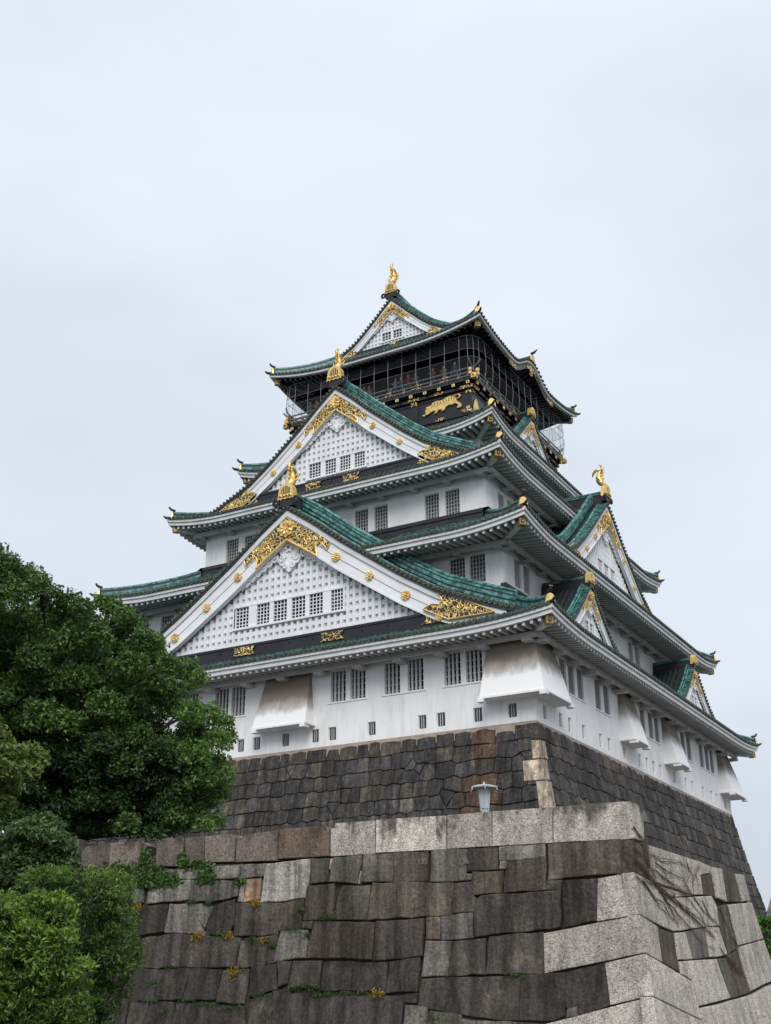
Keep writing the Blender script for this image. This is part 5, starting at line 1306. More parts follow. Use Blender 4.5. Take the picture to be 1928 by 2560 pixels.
def branchwork(root, trunk, clumps, rad, every=1):
    mb = MB(); mb.tube(trunk, rad, 9); mb.build('trunk', ['bark'], root)
    b = MB(); tp = [Vector(p) for p in trunk]
    for c, r in clumps[::every]:
        if c[2] < 1.2: continue
        c = Vector(c); i = min(range(1, len(tp)), key=lambda i: (tp[i]-c).length+abs(tp[i].z-(c.z-1.6))); s = tp[i]
        mid = s.lerp(c, .55)+Vector((random.uniform(-.3, .3), random.uniform(-.3, .3), random.uniform(-.1, .5)))
        b.tube([s, s.lerp(mid, .5)+Vector((0, 0, .15)), mid, c.lerp(mid, .15)], [rad[-1]*.6, rad[-1]*.4, rad[-1]*.22, .015], 6)
        for q in range(3):
            e = c+Vector((random.uniform(-1, 1), random.uniform(-1, 1), random.uniform(-.3, .8)))*r*.7; b.tube([mid.lerp(c, .5), mid.lerp(e, .8)+Vector((0, 0, .1)), e], [rad[-1]*.18, rad[-1]*.12, .006], 5)
    b.build('branches', ['bark'], root)
CAMP = np.array([36.9614, -71.3247, -13.2023])
def tree(name, label, cat, spec, base, trunk, rad, matkey, size, dens, group=None, ratio=.5, flat=.8, every=2, shell=.55):
    root = thing(name, label, cat, base, group); B = np.array(base)
    cl = [((x-B[0], y-B[1], z-B[2]), r) for x, y, z, r, t in spec]
    branchwork(root, trunk, cl, rad, every)
    leaf_object('crown', [clump(c, r, int(dens*r*r), size, t, flat, ratio, shell) for (c, r), (_, _, _, _, t) in zip(cl, spec)], matkey, root); return root
TA = """5.85 -43.80 0.94 0.94 0.33
5.81 -43.00 1.14 0.75 0.35
5.55 -41.80 1.23 0.67 0.49
7.05 -42.72 0.38 0.59 0.37
6.45 -43.42 -0.24 0.93 0.43
6.85 -41.81 0.33 0.55 0.36
7.33 -41.53 0.28 0.45 0.36
8.25 -41.89 -0.24 0.44 0.29
7.42 -40.05 0.52 0.43 0.55
6.75 -38.65 0.91 0.47 0.45
8.02 -39.41 0.27 0.36 0.57
7.57 -38.64 0.18 0.44 0.44
7.52 -38.18 0.20 0.31 0.60
6.91 -38.67 0.16 0.47 0.30
4.87 -40.26 0.28 0.89 0.39
6.79 -40.88 -0.30 0.71 0.34
4.76 -41.46 -0.45 0.98 0.48
8.18 -41.07 -1.08 0.73 0.38
6.83 -38.28 -0.39 0.68 0.36
8.78 -39.18 -0.80 0.55 0.40
8.83 -38.61 -0.77 0.45 0.59
7.66 -37.36 -0.72 0.63 0.61
7.01 -41.22 -1.15 0.84 0.47
6.54 -42.02 -1.79 0.84 0.33
4.09 -40.94 -1.39 0.89 0.29
6.80 -39.50 -1.43 0.82 0.25
9.05 -40.12 -2.00 0.73 0.37
10.24 -39.42 -1.95 0.53 0.39
9.88 -38.04 -1.78 0.55 0.44
11.00 -38.77 -2.36 0.36 0.64
8.46 -36.67 -1.65 0.63 0.60
7.25 -41.08 -2.48 0.74 0.33
7.43 -40.46 -2.26 0.55 0.61
7.84 -39.44 -2.24 0.65 0.49
8.46 -38.25 -2.11 0.76 0.52
5.11 -41.75 -2.65 0.76 0.55
5.20 -40.57 -2.40 0.72 0.46
8.43 -37.38 -2.40 0.67 0.39
6.31 -40.36 -3.01 0.55 0.45
8.23 -40.34 -3.35 0.73 0.43
6.58 -37.18 -2.61 0.90 0.46
8.50 -37.03 -2.81 0.62 0.65
10.50 -38.43 -3.44 0.59 0.75
10.10 -36.96 -3.14 0.50 0.78
9.69 -35.64 -3.21 0.47 0.51
9.25 -34.68 -3.46 0.42 0.52
6.85 -41.70 -3.85 0.83 0.41
7.49 -41.34 -4.00 0.58 0.49
5.12 -41.15 -3.54 0.61 0.45
6.95 -39.59 -3.75 0.75 0.27
7.33 -36.76 -3.36 0.73 0.46
8.70 -35.96 -3.47 0.73 0.71
10.47 -36.95 -4.16 0.55 0.68
7.49 -38.95 -4.30 0.70 0.51
7.51 -38.09 -4.10 0.66 0.60
7.51 -36.53 -3.82 0.63 0.57
9.56 -38.25 -4.60 0.54 0.53
8.38 -38.20 -4.72 0.75 0.29
10.43 -38.07 -4.85 0.68 0.57
9.67 -35.85 -4.66 0.56 0.50
11.34 -37.51 -5.54 0.41 0.49
6.27 -37.13 -4.64 0.63 0.32
7.78 -37.90 -5.16 0.66 0.50
8.53 -37.00 -5.14 0.76 0.43
10.58 -37.79 -5.61 0.63 0.50
7.38 -39.90 -5.00 0.64 0.17
6.33 -39.68 -4.61 0.56 0.30
5.95 -37.70 -5.26 0.63 0.17
5.91 -39.49 -5.33 0.46 0.25
10.58 -36.71 -5.84 0.42 0.39
7.94 -35.23 -5.60 0.69 0.39
7.76 -37.03 -5.79 0.62 0.36
9.65 -36.13 -6.08 0.51 0.49
9.29 -38.03 -6.50 0.59 0.20
9.79 -37.09 -6.66 0.55 0.44
8.92 -34.72 -6.49 0.42 0.83
10.45 -37.34 -7.08 0.39 0.73
8.93 -36.54 -6.82 0.46 0.49
8.09 -36.78 -6.74 0.51 0.34
8.09 -38.30 -6.24 0.55 0.19
6.37 -37.65 -5.91 0.57 0.30
5.48 -37.73 -5.74 0.53 0.21
5.38 -38.00 -6.28 0.47 0.11
7.34 -36.84 -6.49 0.47 0.17
6.50 -41.05 -4.52 0.54 0.20
6.39 -41.58 -6.08 0.54 0.13
5.83 -39.98 -6.19 0.50 0.26
5.28 -41.24 -6.22 0.50 0.06
5.82 -41.20 -6.97 0.54 0.17
4.74 -38.76 -5.31 0.42 0.06
6.40 -41.08 -4.53 0.59 0.13
4.78 -39.21 -4.47 0.55 0.31
4.87 -38.66 -3.80 0.76 0.14
7.22 -40.65 -5.12 0.64 0.05
5.50 -38.11 -4.04 0.66 0.17
6.88 -39.52 -4.74 0.68 0.26
7.24 -40.03 -5.46 0.69 0.23
7.38 -39.83 -6.37 0.66 0.17
8.25 -40.26 -4.68 0.60 0.22
7.14 -38.74 -4.64 0.56 0.27
7.42 -38.91 -5.46 0.65 0.11
6.01 -37.56 -5.74 0.62 0.24
6.68 -37.47 -4.07 0.69 0.27
8.74 -39.55 -5.29 0.64 0.22
7.81 -38.42 -5.63 0.71 0.25
7.78 -38.44 -5.95 0.69 0.29
8.81 -39.11 -4.25 0.68 0.31
8.49 -38.77 -5.07 0.60 0.07
8.48 -38.58 -5.64 0.69 0.05
7.45 -37.15 -5.67 0.69 0.08
9.03 -38.00 -4.44 0.63 0.38
9.42 -38.78 -4.88 0.63 0.05
9.06 -38.34 -5.51 0.64 0.05
8.40 -37.58 -6.14 0.59 0.40
9.00 -36.95 -4.00 0.63 0.14
9.65 -37.85 -4.95 0.63 0.33
8.58 -36.28 -5.19 0.63 0.15
9.54 -37.85 -6.05 0.71 0.21
9.16 -36.33 -3.76 0.63 0.16
9.07 -36.48 -4.67 0.67 0.21
10.28 -37.57 -5.53 0.65 0.21
8.86 -35.65 -5.86 0.55 0.16
6.77 -39.12 -7.02 0.45 0.18
6.74 -38.41 -6.69 0.56 0.24
7.03 -37.86 -6.54 0.56 0.16
6.71 -37.89 -7.02 0.41 0.17
7.90 -37.83 -7.10 0.45 0.19
9.36 -38.56 -7.43 0.39 0.11
6.74 -37.06 -6.72 0.47 0.28
5.29 -38.12 -6.07 0.56 0.21
6.16 -39.23 -6.67 0.43 0.20
6.03 -38.82 -6.84 0.45 0.05
7.18 -39.57 -6.33 0.43 0.24
5.32 -37.79 -6.47 0.55 0.22
6.04 -38.22 -6.87 0.56 0.16
7.55 -39.47 -6.41 0.53 0.05
5.93 -37.66 -6.52 0.45 0.11
5.43 -37.15 -6.75 0.49 0.12
7.39 -38.94 -6.34 0.54 0.06
5.67 -36.97 -6.30 0.51 0.18
6.97 -38.46 -6.96 0.58 0.22
8.20 -39.13 -6.35 0.52 0.19
6.74 -37.48 -6.47 0.51 0.23
7.77 -38.52 -6.96 0.44 0.24
7.05 -37.21 -6.06 0.51 0.14
7.29 -37.72 -6.50 0.46 0.15
8.54 -39.06 -7.10 0.52 0.36
7.74 -37.67 -6.22 0.49 0.19
6.95 -36.61 -6.33 0.48 0.09
7.88 -37.68 -6.91 0.46 0.05
8.00 -37.39 -6.22 0.45 0.18
7.19 -36.33 -6.38 0.52 0.14
8.30 -37.48 -6.95 0.50 0.31
8.51 -37.21 -6.16 0.54 0.30
8.19 -36.95 -6.46 0.47 0.30
7.60 -36.11 -6.81 0.58 0.25
9.40 -37.97 -6.31 0.45 0.23
9.78 -38.12 -6.87 0.45 0.33
7.99 -36.13 -6.73 0.55 0.12
4.21 -41.04 -5.86 0.61 0.13
5.16 -41.33 -6.60 0.55 0.26
3.92 -39.51 -5.15 0.58 0.30
4.27 -39.10 -5.58 0.52 0.26
5.39 -39.99 -5.36 0.51 0.20
2.94 -40.78 -2.51 0.55 0.24
3.43 -40.96 -3.11 0.50 0.14
3.62 -41.11 -3.66 0.52 0.34
5.01 -42.10 -4.49 0.55 0.22
6.10 -42.99 -3.33 0.48 0.23
4.28 -41.01 -3.08 0.63 0.28
4.04 -40.73 -3.70 0.54 0.16
5.08 -41.66 -4.52 0.51 0.15
5.21 -41.29 -2.86 0.56 0.18
4.83 -41.05 -3.22 0.59 0.19
5.70 -41.77 -3.94 0.57 0.23
4.30 -40.50 -4.26 0.59 0.16
5.30 -40.77 -2.63 0.53 0.13
5.67 -41.18 -3.39 0.57 0.25
6.36 -41.89 -4.04 0.47 0.19
5.15 -40.46 -4.25 0.60 0.16
6.16 -41.23 -2.89 0.60 0.07
5.04 -39.96 -3.00 0.61 0.23
6.50 -41.39 -4.02 0.55 0.31
5.83 -40.64 -4.43 0.49 0.10
5.08 -42.39 -5.23 0.54 0.07
4.46 -41.71 -5.56 0.50 0.12
4.06 -41.01 -6.05 0.53 0.08
5.34 -42.29 -6.67 0.50 0.05
5.44 -42.38 -7.17 0.53 0.05
4.68 -41.12 -5.17 0.58 0.19
5.42 -41.85 -5.77 0.52 0.25
4.55 -40.92 -5.97 0.57 0.25
5.49 -41.75 -6.74 0.44 0.29
5.68 -41.84 -7.18 0.50 0.23
4.72 -40.79 -5.04 0.46 0.11
3.69 -39.56 -5.22 0.55 0.11
3.87 -39.57 -5.67 0.57 0.11
4.69 -40.61 -6.43 0.49 0.08
5.11 -40.73 -7.10 0.49 0.19
6.47 -41.67 -5.26 0.54 0.16
5.89 -40.93 -5.70 0.54 0.09
5.74 -40.75 -6.20 0.56 0.22
3.94 -38.96 -6.18 0.49 0.05
6.13 -41.30 -7.08 0.46 0.13
4.32 -38.90 -4.69 0.53 0.25
5.53 -40.20 -5.50 0.55 0.20
5.59 -40.23 -6.10 0.54 0.08
6.10 -40.60 -6.59 0.52 0.05
4.04 -38.65 -6.59 0.58 0.17
6.72 -40.76 -5.15 0.47 0.05
5.61 -39.60 -5.34 0.46 0.05
5.70 -39.72 -5.94 0.46 0.09
6.61 -40.45 -6.58 0.53 0.09
6.52 -40.32 -7.03 0.45 0.12
3.09 -36.43 -3.82 0.61 0.21
1.94 -39.13 -6.07 0.56 0.03
7.47 -36.40 -0.96 0.59 0.27
3.93 -39.09 -2.26 0.65 0.05
6.79 -36.60 -0.52 0.64 0.43
6.75 -34.75 -5.48 0.78 0.14
7.78 -35.09 -1.21 0.41 0.45
3.13 -39.03 -5.19 0.56 0.08
5.34 -36.65 1.35 0.39 0.40
2.40 -35.98 -4.57 0.51 0.18
6.33 -36.03 -1.45 0.81 0.37
5.41 -34.30 -4.66 0.72 0.03
3.61 -36.46 -5.81 0.59 0.15
5.20 -35.46 -6.51 0.58 0.25
-0.14 -43.85 -0.70 0.95 0.37
2.55 -45.15 -2.46 0.93 0.26
0.97 -44.33 -2.42 0.82 0.33
0.65 -43.98 -3.34 0.73 0.33
1.57 -44.41 -4.39 0.80 0.32
3.96 -46.33 -0.59 0.82 0.42
3.52 -45.35 -1.18 0.73 0.28
1.24 -43.54 -1.13 0.85 0.46
3.09 -45.01 -2.25 0.72 0.25
0.50 -42.75 -2.48 0.98 0.37
1.61 -43.47 -3.54 0.92 0.40
-0.57 -41.81 -3.53 0.79 0.30
-0.06 -41.86 -4.62 0.89 0.35
1.51 -43.53 1.42 0.95 0.36
3.19 -44.39 0.23 0.77 0.38
4.37 -45.46 -1.36 0.87 0.48
2.07 -43.45 -0.83 0.86 0.39
1.07 -42.58 -1.40 0.92 0.48
0.06 -41.83 -2.10 0.85 0.38
3.49 -43.97 -3.88 0.84 0.30
3.68 -44.05 -4.26 0.77 0.46
-0.30 -41.03 -4.08 1.02 0.49
0.76 -41.75 -5.14 0.80 0.28
2.98 -43.81 0.79 0.72 0.31
1.79 -42.82 0.96 0.87 0.44
4.47 -44.45 -1.00 0.88 0.25
2.43 -42.95 -1.25 0.72 0.32
1.89 -42.31 -1.44 0.87 0.26
1.99 -42.36 -2.61 0.75 0.48
3.91 -43.86 -3.92 0.84 0.41
3.99 -43.90 -4.21 0.86 0.29
1.73 -41.80 -4.71 0.95 0.26
0.77 -40.40 -5.01 0.84 0.28
3.92 -43.28 -6.66 0.74 0.28
5.69 -45.40 1.04 0.75 0.48
5.22 -44.92 0.48 0.90 0.50
2.32 -41.79 1.08 0.83 0.49
3.75 -43.15 -0.58 0.77 0.26
3.32 -42.75 -1.22 0.91 0.39
0.91 -40.51 -1.03 0.87 0.38
2.66 -41.67 -2.16 0.87 0.48
4.13 -42.82 -3.34 0.93 0.46
1.92 -41.20 -3.57 0.78 0.26
5.22 -43.44 -5.14 0.88 0.28
3.64 -42.49 -5.76 0.89 0.50
1.97 -40.52 -5.90 0.93 0.27
4.25 -42.51 -7.03 0.71 0.40
6.06 -44.69 1.00 0.75 0.33
3.85 -42.64 1.19 0.97 0.48
4.71 -42.93 0.04 0.76 0.49
1.68 -40.59 0.74 0.89 0.43
5.35 -43.59 -1.67 0.74 0.49
2.26 -40.69 -1.23 0.88 0.47
4.15 -41.91 -2.57 0.81 0.40
1.97 -40.45 -2.72 0.97 0.44
3.47 -41.63 -4.12 0.80 0.50
2.57 -40.56 -4.27 0.87 0.47
4.03 -41.66 -5.67 0.87 0.34
4.42 -42.00 -6.30 0.78 0.34
3.50 -40.81 -6.97 0.85 0.29
1.45 -39.02 0.71 0.70 0.08
1.89 -39.38 0.04 0.72 0.06
1.85 -39.34 -0.86 0.70 0.07
1.70 -38.90 -1.26 0.77 0.12
1.86 -39.18 -2.21 0.81 0.05
1.50 -38.79 -2.95 0.80 0.03
2.20 -38.87 0.93 0.83 0.08
2.30 -38.55 0.26 0.72 0.10
2.14 -38.25 -0.57 0.69 0.04
2.31 -38.52 -1.33 0.82 0.13
2.44 -38.72 -2.21 0.81 0.10
2.55 -38.36 -2.95 0.66 0.06
3.16 -38.41 0.92 0.72 0.07
3.10 -38.46 0.05 0.84 0.04
2.45 -37.93 -0.77 0.84 0.15
2.84 -37.94 -1.62 0.85 0.05
2.31 -37.14 -2.12 0.80 0.09
2.31 -37.33 -2.72 0.69 0.03
3.33 -37.56 1.12 0.83 0.03
3.22 -37.13 0.23 0.86 0.14
3.37 -37.19 -0.55 0.64 0.12
3.18 -37.35 -1.24 0.79 0.09
3.28 -37.17 -2.29 0.78 0.06
3.44 -37.33 -3.08 0.74 0.12
3.71 -36.94 1.26 0.77 0.13
3.83 -37.04 0.12 0.85 0.12
4.42 -37.19 -0.44 0.77 0.13
3.19 -36.28 -0.99 0.71 0.09
3.59 -36.35 -1.95 0.82 0.02
3.38 -36.28 -2.55 0.67 0.03
4.86 -36.52 0.89 0.66 0.09
4.90 -36.92 0.21 0.71 0.10
3.98 -35.65 -0.18 0.69 0.06
4.61 -36.53 -1.36 0.80 0.07
4.32 -36.17 -1.87 0.72 0.10
3.81 -35.05 -2.48 0.84 0.10
5.65 -36.55 0.98 0.74 0.11
5.14 -35.88 0.26 0.75 0.05
5.11 -35.68 -0.50 0.65 0.08
5.22 -35.77 -1.42 0.85 0.07
4.60 -34.68 -1.88 0.71 0.08
4.80 -35.34 -2.84 0.79 0.14"""
TB = """11.37 -47.30 -6.40 0.46 0.60
11.21 -46.51 -6.28 0.43 0.65
11.40 -46.20 -6.37 0.34 0.60
11.41 -46.91 -6.77 0.46 0.65
11.42 -47.38 -6.92 0.46 0.55
11.83 -46.83 -6.87 0.33 0.55
10.80 -46.73 -7.24 0.38 0.55
11.18 -47.38 -6.03 0.29 0.60
11.03 -47.57 -6.64 0.50 0.50
11.05 -47.05 -7.69 0.34 0.40
9.13 -48.85 -5.87 0.43 0.61
9.83 -49.07 -6.60 0.43 0.60
9.95 -49.26 -7.03 0.47 0.55
9.05 -48.48 -7.36 0.44 0.64
9.60 -48.85 -8.04 0.45 0.51
10.04 -48.76 -5.97 0.55 0.58
9.46 -48.25 -6.22 0.54 0.58
10.11 -48.61 -6.84 0.43 0.60
10.25 -48.65 -7.45 0.53 0.58
9.44 -48.02 -7.80 0.53 0.50
10.41 -48.58 -6.03 0.46 0.57
10.40 -48.51 -6.43 0.53 0.61
9.83 -47.73 -6.78 0.46 0.55
10.31 -48.34 -7.37 0.52 0.59
9.72 -47.69 -7.71 0.44 0.53
10.69 -48.14 -5.86 0.57 0.58
10.65 -48.07 -6.40 0.43 0.61
10.76 -47.97 -6.88 0.54 0.54
10.38 -47.71 -7.28 0.46 0.59
10.40 -47.51 -7.87 0.44 0.61
10.95 -47.73 -5.84 0.51 0.56
10.78 -47.58 -6.32 0.53 0.61
11.05 -47.53 -6.80 0.57 0.62
10.51 -47.00 -7.36 0.45 0.62
10.45 -46.83 -7.64 0.53 0.64
8.90 -47.51 -6.62 0.45 0.42
10.13 -46.16 -6.69 0.48 0.39
9.65 -47.51 -6.81 0.47 0.39
10.32 -46.37 -7.62 0.35 0.28
8.38 -47.83 -7.29 0.45 0.45"""
TC = """15.39 -49.70 -8.82 0.27 0.55
14.99 -49.71 -8.92 0.30 0.50
15.06 -50.16 -9.12 0.33 0.45
15.16 -49.16 -8.91 0.28 0.50
15.59 -49.93 -9.21 0.35 0.50
14.88 -49.71 -9.28 0.41 0.45
14.70 -50.12 -9.34 0.36 0.40
15.72 -49.50 -9.37 0.30 0.50
15.62 -49.06 -9.44 0.25 0.50
15.29 -49.50 -9.51 0.41 0.45
14.56 -49.52 -9.64 0.42 0.40
15.36 -48.84 -9.65 0.28 0.45
14.57 -50.03 -9.77 0.38 0.40
15.52 -48.71 -9.62 0.17 0.50
14.38 -49.75 -10.12 0.33 0.30
15.96 -49.23 -9.89 0.24 0.45
14.62 -49.59 -10.02 0.28 0.35
15.09 -49.15 -9.81 0.30 0.40
14.24 -49.86 -9.34 0.26 0.39
14.32 -50.06 -9.69 0.27 0.36
14.68 -50.19 -9.89 0.32 0.36
14.78 -50.31 -10.16 0.32 0.38
14.63 -49.94 -9.39 0.30 0.35
14.92 -50.22 -9.70 0.25 0.47
14.55 -49.79 -9.84 0.28 0.32
14.68 -49.87 -10.18 0.28 0.37
14.71 -49.62 -9.33 0.31 0.39
15.09 -49.85 -9.65 0.26 0.33
15.13 -49.84 -9.92 0.28 0.40
14.71 -49.38 -10.11 0.28 0.37
15.00 -49.55 -9.36 0.29 0.40
15.25 -49.66 -9.64 0.30 0.34
15.17 -49.45 -9.84 0.32 0.34
15.24 -49.51 -10.14 0.25 0.41
15.32 -49.26 -9.39 0.32 0.50
15.32 -49.40 -9.61 0.26 0.45
15.52 -49.48 -9.95 0.31 0.50
15.06 -48.92 -10.17 0.30 0.32
15.37 -48.89 -9.24 0.26 0.47
15.39 -48.99 -9.61 0.25 0.34
15.76 -49.26 -9.84 0.29 0.49
15.77 -49.32 -10.21 0.30 0.42
13.68 -50.88 -9.24 0.33 0.34
13.59 -50.78 -9.63 0.36 0.42
13.68 -50.88 -9.99 0.38 0.40
14.06 -51.07 -10.28 0.40 0.46
13.71 -50.66 -10.61 0.36 0.33
13.87 -50.73 -11.00 0.37 0.40
13.97 -50.81 -11.34 0.36 0.45
13.83 -50.61 -11.67 0.34 0.49
13.95 -50.66 -12.06 0.37 0.49
13.95 -50.72 -9.17 0.34 0.37
13.89 -50.57 -9.54 0.44 0.43
13.70 -50.36 -9.92 0.40 0.42
14.35 -50.89 -10.34 0.38 0.47
13.99 -50.55 -10.69 0.36 0.47
13.71 -50.27 -10.97 0.38 0.44
13.95 -50.41 -11.31 0.34 0.41
14.05 -50.38 -11.63 0.35 0.34
13.91 -50.11 -12.03 0.40 0.36
14.67 -50.83 -9.32 0.40 0.30
14.09 -50.29 -9.54 0.34 0.46
14.20 -50.36 -9.89 0.40 0.42
14.25 -50.30 -10.33 0.39 0.37
14.41 -50.48 -10.67 0.37 0.41
14.22 -50.21 -10.92 0.33 0.33
14.57 -50.51 -11.42 0.39 0.35
14.35 -50.13 -11.72 0.34 0.45
14.52 -50.32 -12.12 0.34 0.36
14.22 -49.83 -10.29 0.43 0.25
14.37 -49.80 -10.71 0.40 0.25
14.55 -50.04 -11.14 0.38 0.25
14.42 -49.74 -11.52 0.34 0.25
14.72 -49.93 -11.93 0.42 0.25
14.83 -49.77 -10.32 0.41 0.25
15.06 -50.00 -10.75 0.43 0.25
14.54 -49.50 -11.11 0.37 0.25
14.61 -49.54 -11.52 0.35 0.25
14.69 -49.42 -11.91 0.34 0.25
15.38 -49.84 -10.35 0.37 0.25
14.88 -49.26 -10.69 0.42 0.25
15.44 -49.80 -11.16 0.41 0.25
14.99 -49.43 -11.52 0.36 0.25
15.10 -49.40 -11.92 0.38 0.25
15.65 -49.61 -10.35 0.42 0.25
15.40 -49.30 -10.72 0.43 0.25
15.08 -48.92 -11.09 0.37 0.25
15.26 -49.08 -11.51 0.41 0.25
15.52 -49.23 -11.93 0.37 0.25
15.06 -48.63 -9.24 0.26 0.33
14.26 -49.22 -10.29 0.42 0.17
14.64 -48.89 -9.46 0.42 0.32
14.33 -49.59 -9.86 0.28 0.23
14.60 -48.90 -9.80 0.33 0.23
14.14 -49.52 -10.14 0.34 0.21
14.81 -48.29 -9.35 0.26 0.35
14.15 -49.12 -10.70 0.45 0.17
14.53 -48.65 -9.53 0.26 0.32
14.46 -48.91 -9.57 0.31 0.24
14.22 -48.63 -10.67 0.43 0.17
13.69 -50.35 -9.55 0.44 0.30"""
